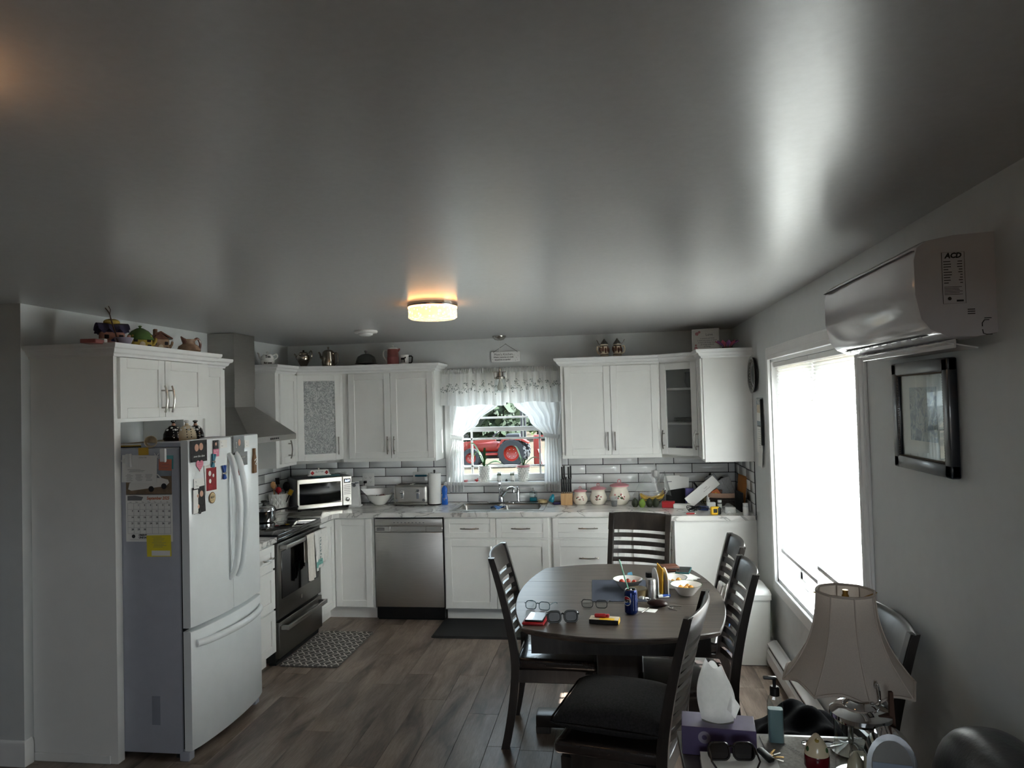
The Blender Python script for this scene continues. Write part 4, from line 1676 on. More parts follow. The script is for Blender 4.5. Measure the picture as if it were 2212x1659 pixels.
# pink pot and cow mug
M('rose_dark', '#9a5a54', .3)
x = top_at(848, -.19)
pk_ = thing('coffee_pot', 'two-tone pink enamel coffee pot above the left wall cabinet', 'coffee pot', (x, -.17, ZT))
part('body', MB().lathe([(.05, 0), (.054, .004), (.053, .08)], 28), 'rose', pk_)
part('upper_body', MB().lathe([(.053, .08), (.050, .15), (.046, .155)], 28, cap=False), 'rose_dark', pk_)
part('lid', MB().lathe([(.047, .154), (.042, .166), (.015, .174), (0, .175)], 26), 'ceramic_white', pk_)
part('knob', MB().ball((0, 0, .182), .009, 10, 8), 'ceramic_white', pk_)
part('handle', MB().tube(spline([(-.048, 0, .14), (-.085, 0, .145), (-.092, 0, .10), (-.07, 0, .06), (-.05, 0, .03)], 5), .006, 8), 'ceramic_white', pk_)
part('spout', MB().tube([(.045, 0, .135), (.06, 0, .15), (.066, 0, .157)], [.012, .009, .006], 8), 'rose_dark', pk_)
x = top_at(873, -.28)
mg = thing('mug', 'white mug with a black cow and black handle on the wall cabinet', 'mug', (x, -.26, ZT))
part('body', MB().lathe([(.036, 0), (.038, .003), (.040, .09), (.037, .09), (.034, .008), (0, .006)], 26), 'ceramic_white', mg)
part('handle', MB().tube([(.038, 0, .078), (.062, 0, .08), (.072, 0, .07), (.068, 0, .03), (.06, 0, .018), (.038, 0, .016)], .0065, 6), 'black', mg)
cow = MB()
cow.prism([(-.022, .045), (.012, .045), (.012, .065), (-.022, .065)], -.0405, -.0385, 'y').prism([(.010, .055), (.024, .06), (.022, .073), (.010, .068)], -.0395, -.036, 'y')
for xx in (-.020, -.012, .002, .008):
    cow.box(xx, xx + .005, -.0405, -.038, .022, .046)
part('cow_print', cow, 'black', mg, smooth=0)


# steins
def stein(label, px, flip):
    o = thing('beer_stein', label, 'stein', (top_at(px, -.22, 773), -.2, ZT), 0, group='pair of beer steins on the right wall cabinet')
    part('foot', MB().lathe([(.040, 0), (.041, .014), (.036, .018)], 26, cap=False), 'black', o)
    part('body', MB().lathe([(.036, .016), (.036, .03), (.034, .115), (.033, .12)], 28, cap=False), 'glaze_cream', o)
    rb = MB()
    for i in range(10):
        a = 2 * PI * i / 10
        rb.ball((.0352 * math.cos(a), .0352 * math.sin(a), .068 + .012 * (i % 2)), (.010, .010, .026), 8, 6)
    part('relief', rb, 'glaze_brown', o)
    part('band', MB().lathe([(.0365, .028), (.0375, .031), (.0365, .034)], 26, cap=False).lathe([(.035, .104), (.036, .108), (.035, .112)], 26, cap=False), 'black', o)
    part('lid', MB().lathe([(.035, .12), (.036, .126), (.03, .136), (.012, .158), (.004, .17), (0, .176)], 24), 'pewter', o)
    k = flip
    part('handle', MB().tube(spline([(k * .034, 0, .10), (k * .058, 0, .105), (k * .064, 0, .08), (k * .056, 0, .05), (k * .034, 0, .038)], 4), .0065, 8), 'glaze_cream', o)
    part('thumb_lever', MB().tube([(k * .034, 0, .123), (k * .05, 0, .13), (k * .058, 0, .152), (k * .066, 0, .165)], [.004, .004, .005, .003], 8), 'pewter', o)


stein('left beer stein, handle on its left, above the right wall cabinet', 1306, -1)
stein('right beer stein, handle on its right, above the right wall cabinet', 1334, 1)
# framed text
q = B('y', -.5, 1528, 758)
fx = thing('framed_print', 'white framed print of a verse standing on the right corner cabinet', 'framed print', (q.x, -.42, ZT), R(-14))
part('frame', MB().rbox(-.11, .11, -.012, .022, 0, .014, .002, 1).rbox(-.11, .11, -.012, .022, .19, .204, .002, 1).rbox(-.11, -.096, -.012, .022, 0, .204, .002, 1).rbox(.096, .11, -.012, .022, 0, .204, .002, 1), 'cab_white', fx)
part('print', MB().box(-.097, .097, -.004, .004, .012, .192), 'paper', fx)
tx = MB().text('Love', .03, T(.03, -.0045, .155))
for i, s_ in enumerate(('is patient and kind', 'it does not envy or boast', 'it bears all things hopes', 'all things endures', 'all things', '')):
    tx.text(s_, .0155, T(.012, -.0045, .125 - i * .017))
part('lettering', tx, 'ink_grey', fx, smooth=0)
fl_ = MB()
for (a, b_, r_) in ((-.07, .165, .014), (-.05, .178, .010), (-.08, .045, .013), (-.066, .03, .010), (-.08, .07, .008)):
    for k in range(5):
        fl_.ball((a + r_ * .6 * math.cos(k * 1.257), -.005, b_ + r_ * .6 * math.sin(k * 1.257)), (r_ * .5, .0012, r_ * .5), 8, 4)
part('flowers', fl_, 'pink', fx)
# lotus bowl
q = B('y', -.775, 1571, 752)
lo_ = thing('lotus_bowl', 'pink glass lotus candle bowl at the right end of the wall cabinets', 'candle holder', (q.x, -.775, ZT))
M('petal_pink', '#b75a72', .15, var=.3, scale=12)
M('petal_purple', '#8a5a94', .15, var=.25, scale=12)
part('base', MB().lathe([(.05, 0), (.054, .005), (.054, .014), (.04, .02), (.036, .022)], 28), 'silver', lo_)
for i in range(12):
    a = 2 * PI * i / 12
    g = MB().grid(lambda u, v: ((.03 + .058 * v) * math.cos(a + (u - .5) * .62 * math.sin(PI * (.25 + .62 * v))), (.03 + .058 * v) * math.sin(a + (u - .5) * .62 * math.sin(PI * (.25 + .62 * v))), .02 + .075 * v - .018 * v * v - .014 * abs(u - .5) * 2 * v), 6, 7)
    part('petal', g, ('petal_pink', 'petal_purple')[i % 2], lo_)
for i in range(16):
    a = 2 * PI * i / 16
    part('sepal', MB().add([(.036 * math.cos(a - .12), .036 * math.sin(a - .12), .018), (.036 * math.cos(a + .12), .036 * math.sin(a + .12), .018), (.064 * math.cos(a), .064 * math.sin(a), .052)], [(0, 1, 2)]), 'leaf_dark', lo_)
# contents of the glazed corner cabinet on the right
bx_ = thing('cereal_box', 'blue and white cereal box on the middle shelf behind the glass door', 'box', (.765, -.375, 1.6185), R(-30))
part('carton', MB().box(-.055, .055, -.03, .03, 0, .20), 'paper', bx_)
part('blue_top', MB().box(-.0555, .0555, -.0305, .0305, .155, .2005), 'blue', bx_)
part('picture', MB().box(-.0552, .0552, -.0304, -.0295, .0, .085), 'yellow', bx_)
part('lettering', MB().text('Wheat', .05, T(0, -.0312, .118), bold=.002, sx=.8), 'ink', bx_)
ly = MB().rbox(-.075, .075, -.03, .03, 0, .07, .003, 1)
M('lilac', '#8f84a0', .6, var=.5, scale=60)
solo('patterned_box', ly, 'lilac', 'lilac patterned box on the bottom shelf behind the glass door', 'box', (.60, -.33, ZU0 + .0205), R(-38))
vs_ = thing('glass_vase', 'frosted glass vase with leaf etching on the top shelf behind the glass door', 'vase', (.66, -.33, 1.9085))
thin_glass('frost', '#c9cfcc', .1, .3, .35, '#9aa09c')
part('body', MB().lathe([(.03, 0), (.05, .05), (.04, .10), (.045, .13)], 20, cap=False), 'frost', vs_)
lf = MB()
for k in range(5):
    leaf_mesh(lf, (.07, -.03, .05), k * 1.257, .05, .014, .02, 0)
part('etched_leaf', lf, 'ceramic_white', vs_)
dk = thing('glass_plate', 'stacked glass plates on the middle shelf behind the glass door', 'plates', (.60, -.28, 1.6185))
for i in range(4):
    part('plate', MB().lathe([(.05, i * .009), (.085, i * .009 + .008), (.083, i * .009 + .01), (0, i * .009 + .003)], 24), 'frost', dk)


# ================================================================== ON THE FRIDGE
M('photo_dark', '#2c2b2c', .25, var=.3, scale=40)
M('photo_red', '#8e2026', .3, var=.3, scale=40)
M('skin', '#c79a83', .5, var=.1)
M('heart_pink', '#d77f97', .5, var=.1)
M('teal', '#1f6f86', .35)
M('note_yellow', '#e0cf3c', .8)
M('note_gold', '#c9a23c', .8)
M('note_salmon', '#cf7f68', .8)
M('note_teal', '#5fa3a8', .8)
M('car_ground', '#7d6a55', .6, var=.3, scale=20)
M('car_sky', '#8f9aa3', .6, var=.2)
M('orange_ink', '#c4622c', .7)
M('bark_brown', '#7a5a3c', .7, var=.25, scale=30)
M('wood_disc', '#d3bb8d', .6, var=.12, scale=20)


def fridge_front(px, py):
    """point and heading on the bowed fridge front seen through a pixel"""
    x = -2.19
    for _ in range(5):
        q = B('x', x, px, py)
        t = 2 * (q.y - FY0) / fw_ - 1
        x = -2.27 + .06 + .032 * (1 - t * t) + .0015
    slope = math.atan2(.032 * (-2 * t) * 2 / fw_, 1)      # dx/dy
    return Vector((x, q.y, q.z)), R(90) - slope


def card(name, label, cat, x0, y0, x1, y1, mat, t=.0015, tilt=0.0, group='photos and magnets on the fridge doors'):
    """flat card on a fridge door between two pixels; returns (thing, w, h); local frame: x right, z up, origin at centre"""
    a, _ = fridge_front(x0, y0)
    b2, _ = fridge_front(x1, y1)
    c, h = fridge_front((x0 + x1) / 2, (y0 + y1) / 2)
    w = abs(b2.y - a.y)
    hh = abs(a.z - b2.z) * .97
    o = thing(name, label, cat, c + Vector((.001, 0, 0)), h, group)
    part('card', MB().box(-w / 2, w / 2, -t, 0, -hh / 2, hh / 2, RY(tilt)), mat, o, smooth=0)
    return o, w, hh


def head(mb, x, z, r_, y=-.0022):
    mb.ball((x, y, z), (r_ * .78, .0008, r_), 12, 6)


o, w, h = card('photo_magnet', 'dark photo card of two smiling people at the top of the left fridge door', 'photo', 411, 952, 447, 996, 'photo_dark')
m_ = MB(); head(m_, -.018, .018, .020); head(m_, .016, .022, .020); part('faces', m_, 'skin', o)
part('lettering', MB().text('save the date', .016, T(0, -.002, -.028), italic=.3), 'paper', o)
o, w, h = card('photo_magnet', 'narrow pink and dark photo strip at the top of the left fridge door', 'photo', 459, 951, 472, 986, 'photo_dark')
part('pink_panel', MB().box(-w / 2, w / 2, -.003, -.0015, -h / 2, -.004), 'heart_pink', o)
m_ = MB(); head(m_, 0, .024, .010); part('faces', m_, 'skin', o)
part('lettering', MB().text('Ho Ho', .013, T(0, -.0035, -.014)).text('Ho', .013, T(0, -.0035, -.028)), 'paper', o)
o, w, h = card('info_card', 'small white printed card at the top right of the left fridge door', 'card', 474, 951, 490, 967, 'paper')
part('lettering', MB().text('T:', .012, T(-w * .3, -.002, .008)).text('Date', .009, T(-w * .2, -.002, -.01)), 'ink', o, smooth=0)
o, w, h = card('info_card', 'small white printed card above the portrait at the lower left magnets', 'card', 418, 1035, 441, 1053, 'paper')
part('lettering', MB().text('T:', .014, T(-w * .3, -.002, .008)).text('Date', .009, T(-w * .2, -.002, -.012)), 'ink', o, smooth=0)
o, w, h = card('photo_magnet', 'tall portrait photo of a person holding a small child, lowest on the left door', 'photo', 416, 1053, 443, 1106, 'photo_dark', tilt=R(-3))
part('pale_panel', MB().box(-w / 2, -w * .1, -.0028, -.0016, -h / 2, h * .4), 'paper', o, smooth=0)
m_ = MB(); head(m_, -.012, .022, .013); head(m_, .018, .030, .017); head(m_, -.008, -.035, .012); part('faces', m_, 'skin', o)
part('magnet', MB().cyl((.0, -.0028, -h / 2 + .004), .010, -.004, 14, 'y'), 'black', o)
o, w, h = card('photo_magnet', 'red holiday photo card in the middle of the left fridge door', 'photo', 442, 1004, 469, 1064, 'paper', tilt=R(-4))
part('picture', MB().box(-w * .42, w * .42, -.003, -.0015, -h * .4, h * .38), 'photo_red', o, smooth=0)
m_ = MB(); head(m_, -.014, .030, .015, -.0035); head(m_, -.012, -.012, .012, -.0035); head(m_, .016, .016, .010, -.0035); part('faces', m_, 'ceramic_white', o)
# heart
c, hh = fridge_front(430.5, 1006)
o = thing('heart_magnet', 'pink heart magnet with writing under the couple photo', 'magnet', c + Vector((.001, 0, 0)), hh, 'photos and magnets on the fridge doors')
hp = []
for i in range(28):
    t = 2 * PI * i / 28
    hp.append((.0017 * 16 * math.sin(t) ** 3, .0021 * (13 * math.cos(t) - 5 * math.cos(2 * t) - 2 * math.cos(3 * t) - math.cos(4 * t)) + .004))
part('heart', MB().prism(hp, -.003, 0, 'y'), 'heart_pink', o)
tx = MB()
for i, s_ in enumerate(('all of me', 'loves all', 'of you', 'always')):
    tx.text(s_, .010, T(0, -.0035, .018 - i * .0105))
part('lettering', tx, 'rose', o, smooth=0)
# clips


def clip(label, px, py, mat, size, rot):
    c, hh = fridge_front(px, py)
    o = thing('magnet_clip', label, 'clip', c + Vector((.002, 0, 0)), hh, 'magnet clips on the left fridge door')
    for s_ in (-1, 1):
        part('jaw', MB().rbox(-.006 * size, .006 * size, -.012, 0, -.036 * size, .040 * size, .003, 2, RY(rot + s_ * R(14)) @ T(0, s_ * -.001, .0)), mat, o)
    part('spring', MB().cyl((0, .0, -.004), .008 * size, -.014, 14, 'y'), 'nickel', o)


clip('teal magnet clip above the holiday photo', 458, 996, 'teal', 1.0, R(10))
clip('bright blue magnet clip beside the door handles', 482, 1021, 'blue', 1.05, R(-4))
c, hh = fridge_front(457.5, 1075)
o = thing('round_magnet', 'round wooden magnet reading BEST under the holiday photo', 'magnet', c + Vector((.001, 0, 0)), hh, 'photos and magnets on the fridge doors')
part('disc', MB().lathe([(.026, 0), (.026, .004), (0, .004)], 28, M_=RX(R(90)), sy=1.2), 'bark_brown', o)
part('face', MB().lathe([(.0225, .004), (.0225, .0048), (0, .0048)], 28, M_=RX(R(90)), sy=1.2), 'wood_disc', o)
part('lettering', MB().text('BEST', .016, T(0, -.0052, .002), bold=.0006).text('world\'s', .008, T(0, -.0052, .015)).text('grandma', .008, T(0, -.0052, -.012)), 'ink', o, smooth=0)
# right door
o, w, h = card('photo_magnet', 'portrait photo of a person in dark clothing at the top of the right fridge door', 'photo', 503, 941, 527, 980, 'photo_dark')
m_ = MB(); head(m_, .006, .012, .020); part('faces', m_, 'skin', o)
part('lettering', MB().text('CLASS', .012, T(-.028, -.002, 0) @ RY(R(-90))), 'paper', o, smooth=0)
o, w, h = card('photo_magnet', 'black lettered photo card below the portrait on the right fridge door', 'photo', 516, 977, 534, 1004, 'photo_dark')
part('lettering', MB().text('thank you', .012, T(0, -.002, .01), italic=.3), 'paper', o, smooth=0)
o, w, h = card('photo_magnet', 'small group photo beside the right door handle', 'photo', 514, 1005, 527, 1025, 'photo_red')
m_ = MB(); head(m_, -.010, .006, .010); head(m_, .010, .004, .010); part('faces', m_, 'skin', o)
o, w, h = card('info_card', 'small white printed card at the top right of the right fridge door', 'card', 528, 951, 538, 966, 'paper')
part('lettering', MB().text('T:', .010, T(-w * .2, -.002, .008)).text('Date', .007, T(-w * .1, -.002, -.01)), 'ink', o, smooth=0)
c, hh = fridge_front(547, 995)
o = thing('bottle_magnet', 'brown bottle shaped magnet near the right edge of the fridge', 'magnet', c + Vector((.001, 0, 0)), hh, 'photos and magnets on the fridge doors')
part('bottle', MB().prism([(-.022, -.075), (.022, -.075), (.022, .01), (.010, .04), (.010, .075), (-.010, .075), (-.010, .04), (-.022, .01)], -.012, 0, 'y'), 'bark_brown', o)
part('cord', MB().tube([(-.018, -.014, .0), (0, -.018, .012), (.018, -.014, .004), (.004, -.016, -.008), (-.012, -.016, -.02), (.012, -.016, -.026)], .003, 6), 'paper', o)

# --- papers on the side of the fridge (faces the camera)
SY = FY0 - .0012


def side_xy(px, py):
    return B('y', SY, px, py)


def sheet(name, label, cat, x0, y0, x1, y1, mat, tilt=0.0, depth=0.0, group=None):
    a, b2 = side_xy(x0, y0), side_xy(x1, y1)
    w, h = b2.x - a.x, a.z - b2.z
    o = thing(name, label, cat, ((a.x + b2.x) / 2, SY - depth, (a.z + b2.z) / 2), 0, group)
    part('sheet', MB().box(-w / 2, w / 2, -.001, 0, -h / 2, h / 2, RY(tilt)), mat, o, smooth=0)
    return o, w, h


o, w, h = sheet('wall_calendar', 'hanging car calendar open at September 2025 on the fridge side', 'calendar', 272, 1069, 374, 1170, 'paper', depth=.001)
# photograph of a car above the page
pw_, ph_ = w * .98, .135
z0_ = h / 2
part('picture', MB().box(-pw_ / 2, pw_ / 2, -.0012, 0, z0_ + .002, z0_ + ph_), 'car_ground', o, smooth=0)
part('picture_sky', MB().box(-pw_ / 2, pw_ / 2, -.0016, -.0012, z0_ + ph_ * .72, z0_ + ph_), 'car_sky', o, smooth=0)
part('binding', MB().box(-pw_ / 2, pw_ / 2, -.002, .0005, z0_ - .001, z0_ + .004), 'nickel', o, smooth=0)
car = MB().prism([(-.118, .030), (-.10, .022), (.10, .045), (.118, .062), (.112, .078), (.075, .088), (.055, .108), (.005, .112), (-.02, .088), (-.11, .062)], -.0022, -.0016, 'y', T(0, 0, z0_))
part('car_print', car, 'ceramic_white', o, smooth=0)
part('car_glass', MB().prism([(-.012, .088), (.008, .107), (.05, .104), (.066, .088)], -.0026, -.0022, 'y', T(0, 0, z0_)), 'ink_grey', o, smooth=0)
wh = MB()
for (a, b_) in ((.015, .030), (.088, .044)):
    wh.cyl((a, -.0022, z0_ + b_), .0155, -.0006, 18, 'y')
part('car_wheels', wh, 'ink', o, smooth=0, kind='stuff')
part('headline', MB().text('September 2025', .0225, T(.052, -.0016, h / 2 - .019), italic=.2, bold=.0006, sx=.86), 'orange_ink', o, smooth=0)
part('header_print', MB().prism([(-w * .46, 0), (-w * .16, 0), (-w * .12, .018), (-w * .3, .026), (-w * .46, .024)], -.0016, -.001, 'y', T(0, 0, h / 2 - .03)), 'ink_grey', o, smooth=0)
gl = MB()
gz1, gz0 = h / 2 - .045, h / 2 - .205
gx0, gx1 = -w * .46, w * .46
cwid = (gx1 - gx0) / 7
rh = (gz1 - gz0) / 5
for i in range(8):
    gl.box(gx0 + i * cwid - .0004, gx0 + i * cwid + .0004, -.0015, -.001, gz0, gz1)
for j in range(6):
    gl.box(gx0, gx1, -.0015, -.001, gz0 + j * rh - .0004, gz0 + j * rh + .0004)
part('grid_lines', gl, 'ink_grey', o, smooth=0)
nm = MB()
for dday in range(1, 31):
    k = dday
    r_, c_ = divmod(k, 7)
    nm.text(str(dday), .013, T(gx0 + (c_ + .78) * cwid, -.0016, gz1 - r_ * rh - .010), bold=.0005)
for i, s_ in enumerate(('Sun', 'Mon', 'Tue', 'Wed', 'Thu', 'Fri', 'Sat')):
    nm.text(s_, .008, T(gx0 + (i + .5) * cwid, -.0016, gz1 + .006))
nm.text('CREDIT', .014, T(-w * .14, -.0016, -h / 2 + .034), bold=.0008).text('UNION', .014, T(-w * .14, -.0016, -h / 2 + .021), bold=.0008)
nm.cyl((-w * .34, -.001, -h / 2 + .028), .010, -.0006, 12, 'y')
nm.box(-w * .42, 0.0, -.0016, -.001, -h / 2 + .0105, -h / 2 + .0112)
part('numbers', nm, 'ink', o, smooth=0)


def lines(mb, x0, x1, z0, z1, n_, seed=1):
    rnd = random.Random(seed)
    for i in range(n_):
        z = z1 - (z1 - z0) * i / max(n_ - 1, 1)
        mb.box(x0 + rnd.uniform(0, .2) * (x1 - x0), x1 - rnd.uniform(0, .35) * (x1 - x0), -.0016, -.001, z - .0007, z + .0007)
    return mb


o, w, h = sheet('paper_sheet', 'white typed letter hanging on the fridge side above the calendar', 'paper', 265, 984, 341, 1042, 'paper', R(2), .006)
mb = lines(MB(), -w * .35, w * .2, -h * .1, -h * .02, 3).text('School list', .011, T(w * .1, -.002, h * .42), italic=.3)
for k in range(3):
    lines(mb, -w * .4 + k * w * .28, -w * .18 + k * w * .28, -h * .42, -h * .2, 6, k + 2)
part('print', mb, 'ink_grey', o, smooth=0)
part('folded_corner', MB().add([(-w * .1, -.004, h * .25), (w * .15, -.006, h * .18), (w * .05, -.008, -.0)], [(0, 1, 2)]), 'paper', o)
sheet('sticky_note', 'yellow sticky note at the top of the fridge side', 'note', 299, 967, 321, 983, 'note_gold', R(-2))
o, w, h = sheet('sticky_note', 'salmon sticky note with handwriting on the fridge side', 'note', 344, 992, 372, 1016, 'note_salmon', R(2), .004)
part('print', lines(MB(), -w * .35, w * .35, -h * .25, h * .3, 3), 'ink_grey', o, smooth=0)
sheet('sticky_note', 'teal sticky note behind the salmon note on the fridge side', 'note', 358, 984, 375, 1013, 'note_teal', 0, .001)
o, w, h = sheet('flyer', 'yellow flyer hanging below the calendar on the fridge side', 'paper', 318, 1156, 371, 1202, 'note_yellow', R(-1), .0035)
mb = lines(MB(), -w * .3, w * .3, -h * .05, h * .42, 8)
part('print', mb, 'ink_grey', o, smooth=0)
part('white_field', MB().box(-w * .3, w * .46, -.0016, -.001, -h * .46, -h * .22), 'paper', o, smooth=0)


def side_clip(label, px, py):
    q = side_xy(px, py)
    o = thing('magnet_clip', label, 'clip', (q.x, SY - .010, q.z), 0, 'white clips on the fridge side')
    part('plate', MB().rbox(-.016, .016, -.016, 0, -.034, .034, .004, 2), 'white_plastic', o)
    part('lever', MB().rbox(.012, .019, -.022, -.008, -.036, .036, .002, 1), 'white_plastic', o)
    k = MB()
    for (a, b_) in (((-.048, -.0), (-.02, -.006)), ((-.046, .012), (-.03, -.012)), ((-.036, -.006), (-.022, .010)), ((-.036, -.002), (-.022, -.014))):
        k.tube([(a[0], -.014, a[1]), (b_[0], -.014, b_[1])], .0018, 5)
    part('emblem', k, 'white_plastic', o)


side_clip('white magnet clip holding the letter on the fridge side', 283, 994)
side_clip('white magnet clip holding the salmon note on the fridge side', 357, 983)

# --- things lying on top of the fridge
FT = 1.6355
M('tray_wood', '#b79a76', .55, var=.15, scale=15)
q = B('z', 1.67, 420, 945)
tr = thing('serving_tray', 'pale wooden tray lying on top of the fridge', 'tray', (-2.665, -2.55, FT), R(0))
part('board', MB().rbox(-.17, .14, -.20, .24, 0.0, .012, .003, 1), 'tray_wood', tr)
for s_ in (-.17, .132):
    part('rim', MB().rbox(s_, s_ + .008, -.20, .24, .008, .0124, .002, 1), 'tray_wood', tr)
q = B('x', -2.55, 411, 940)
ch = thing('chef_figurine', 'black and cream ceramic figurine group of round chefs on the fridge tray', 'figurine', (-2.585, q.y, FT + .0125), R(48))
M('cream_glaze', '#e0cfae', .15, var=.05)
for (x, y, r_, hgt, m_) in ((-.062, .012, .058, .092, 'black_gloss'), (.064, .012, .05, .088, 'black_gloss'), (.004, -.022, .056, .09, 'cream_glaze')):
    part('body', MB().lathe([(r_ * .9, 0), (r_ * 1.02, .012), (r_ * .98, hgt * .45), (r_ * .72, hgt * .8), (r_ * .35, hgt), (0, hgt * 1.02)], 22, (x, y, 0)), m_, ch)
    part('head', MB().ball((x, y - .004, hgt + .004), .012, 12, 8), 'cream_glaze' if m_ == 'cream_glaze' else 'skin', ch)
    ht = MB().lathe([(.009, 0), (.008, .010), (.015, .016), (.015, .022), (.005, .026), (0, .026)], 14, (x, y, hgt + .008))
    part('hat', ht, 'ceramic_white' if m_ == 'cream_glaze' else 'black_gloss', ch)
    bt = MB()
    for k in range(4):
        bt.ball((x + .012, y - r_ * (1.0 - .09 * k), .022 + .015 * k), .004, 8, 6)
        bt.ball((x - .012, y - r_ * (1.0 - .09 * k), .022 + .015 * k), .004, 8, 6)
    part('buttons', bt, 'ceramic_white' if m_ == 'black_gloss' else 'black', ch)
    ckr = MB()
    for a in range(12):
        an = 2 * PI * a / 12
        for k in range(2):
            if (a + k) % 2 == 0:
                rr = r_ * (.80 - .2 * k)
                ckr.rbox(-.006, .006, -.002, .003, -.006, .006, .001, 1, T(x, y, 0) @ RZ(an) @ T(0, -rr, hgt * (.74 + .12 * k)) @ RX(R(-38)))
    part('checker_collar', ckr, 'ceramic_white', ch)
q = B('x', -2.45, 290, 950)
cup = MB().lathe([(.022, 0), (.032, .10), (.03, .10), (.0, .004)], 18)
o = link('paper_cup', cup.me('paper_cup', 'glaze_cream'), None, M_=T(-2.50, -2.93, FT + .034) @ RZ(R(40)) @ RX(R(90)))
o['label'] = 'paper cup lying on its side on top of the fridge'; o['category'] = 'cup'
mg_ = thing('magazine_stack', 'magazines lying on top of the fridge behind the cup', 'magazines', (-2.66, -2.86, FT), R(12))
for i, m_ in enumerate(('black_matte', 'note_gold', 'paper')):
    part('magazine', MB().box(-.11, .11, -.075, .075, i * .006, i * .006 + .005, RZ(R(8 * i - 6))), m_, mg_, smooth=0)


# ================================================================== ON THE COUNTER AND RANGE
CT = .9142


def cpos(px, py, dz=0.0):
    q = B('z', CT, px, py)
    return Vector((q.x, q.y, CT + dz))


M('microwave_grey', '#55565a', .35, var=.05)
M('steel_bright', '#d0ccc4', .28, metal=1, var=.05)
# microwave
p0, p1 = B('z', .936, 642, 1101.5), B('z', .936, 760, 1089.5)
ang = math.atan2(p1.y - p0.y, p1.x - p0.x)
mwid = (Vector(p1) - Vector(p0)).length
mv = thing('microwave', 'stainless microwave oven standing angled in the counter corner', 'microwave', (p0.x, p0.y, CT), ang)
mh = .285
part('body', MB().rbox(0, mwid, .012, .325, .018, mh, .006, 2), 'microwave_grey', mv)
dw_ = mwid * .82
part('door', MB().rbox(0, dw_, -.012, .014, .02, .06, .004, 1).rbox(0, dw_, -.012, .014, mh - .045, mh - .002, .004, 1).rbox(0, .022, -.012, .014, .02, mh - .002, .004, 1).rbox(dw_ - .016, dw_, -.010, .014, .02, mh - .002, .003, 1), 'steel_bright', mv)
part('door_glass', MB().box(.02, dw_ - .014, -.008, .012, .058, mh - .043), 'black_gloss', mv)
cpn = part('control_panel', MB().rbox(dw_ + .002, mwid, -.012, .014, .02, mh - .002, .004, 1), 'steel', mv)
part('display', MB().box(dw_ + .014, mwid - .012, -.0135, -.011, mh - .062, mh - .024), 'black_gloss', cpn)
M('led', '#cfe4ff', .5, emit=1.6, ecol='#bcd8ff', var=0)
part('digits', MB().text('5:39', .026, T((dw_ + mwid) / 2 + .001, -.0142, mh - .044), bold=.0006, italic=.15), 'led', cpn, smooth=0)
for i in range(6):
    part('button', MB().box(dw_ + .014, mwid - .012, -.0138, -.011, mh - .086 - i * .0155, mh - .081 - i * .0155), 'ink_grey', cpn)
part('knob', MB().lathe([(.019, 0), (.018, .012), (.015, .014), (0, .014)], 20, M_=T((dw_ + mwid) / 2, -.012, .075) @ RX(R(90))), 'chrome', cpn)
for (a, b_) in ((.03, .04), (mwid - .03, .04), (.03, .29), (mwid - .03, .29)):
    part('foot', MB().cyl((a, b_, 0), .012, .019, 12), 'black', mv)
part('cord_loop', MB().tube(spline([(mwid * .6, .332, .08), (mwid * .7, .335, .04), (mwid * .8, .33, .012)], 4), .004, 6), 'black', mv)
MW = Matrix.Translation((p0.x, p0.y, CT)) @ RZ(ang)


def on_mw(u, v, dz=0.0):
    q = MW @ Vector((u, v, mh + .0004 + dz))
    return q


M('teal_dark', '#1d5052', .4)
solo('oven_mitt', MB().rbox(-.12, .13, -.07, .06, 0, .014, .006, 2), 'teal_dark', 'flat dark teal oven mitt lying on the microwave', 'oven mitt', on_mw(mwid * .55, .11), ang)
bd = thing('butter_dish', 'white butter dish with red fruit pattern on top of the microwave', 'butter dish', on_mw(mwid * .45, .09, .0145), ang + R(-6))
part('plate', MB().rbox(-.10, .10, -.05, .05, 0, .008, .003, 1), 'ceramic_white', bd)
part('cover', MB().prism([(-.09, .008), (.09, .008), (.078, .052), (-.078, .052)], -.04, .04, 'y'), 'ceramic_white', bd)
part('knob', MB().lathe([(.006, .05), (.006, .058), (.011, .066), (0, .07)], 12), 'ceramic_white', bd)
fr_ = MB()
for x in (-.062, .062):
    for k in range(4):
        fr_.ball((x + .008 * math.cos(k * 1.57), -.041, .026 + .009 * math.sin(k * 1.57)), (.008, .0025, .008), 8, 5)
part('fruit_pattern', fr_, 'red', bd, kind='stuff')
part('lettering', MB().text('BUTTER', .02, T(0, -.0412, .034)), 'ink_grey', bd, smooth=0)
wr = MB().grid(lambda u, v: (-.05 + .1 * u, -.03 + .06 * v, .012 + .01 * math.sin(9 * u + 5 * v) + .008 * math.cos(13 * v)), 12, 8)
solo('plastic_wrap', wr, 'clear_plastic', 'crumpled clear plastic wrap at the right end of the microwave top', 'plastic wrap', on_mw(mwid * .86, .10, .002), ang)

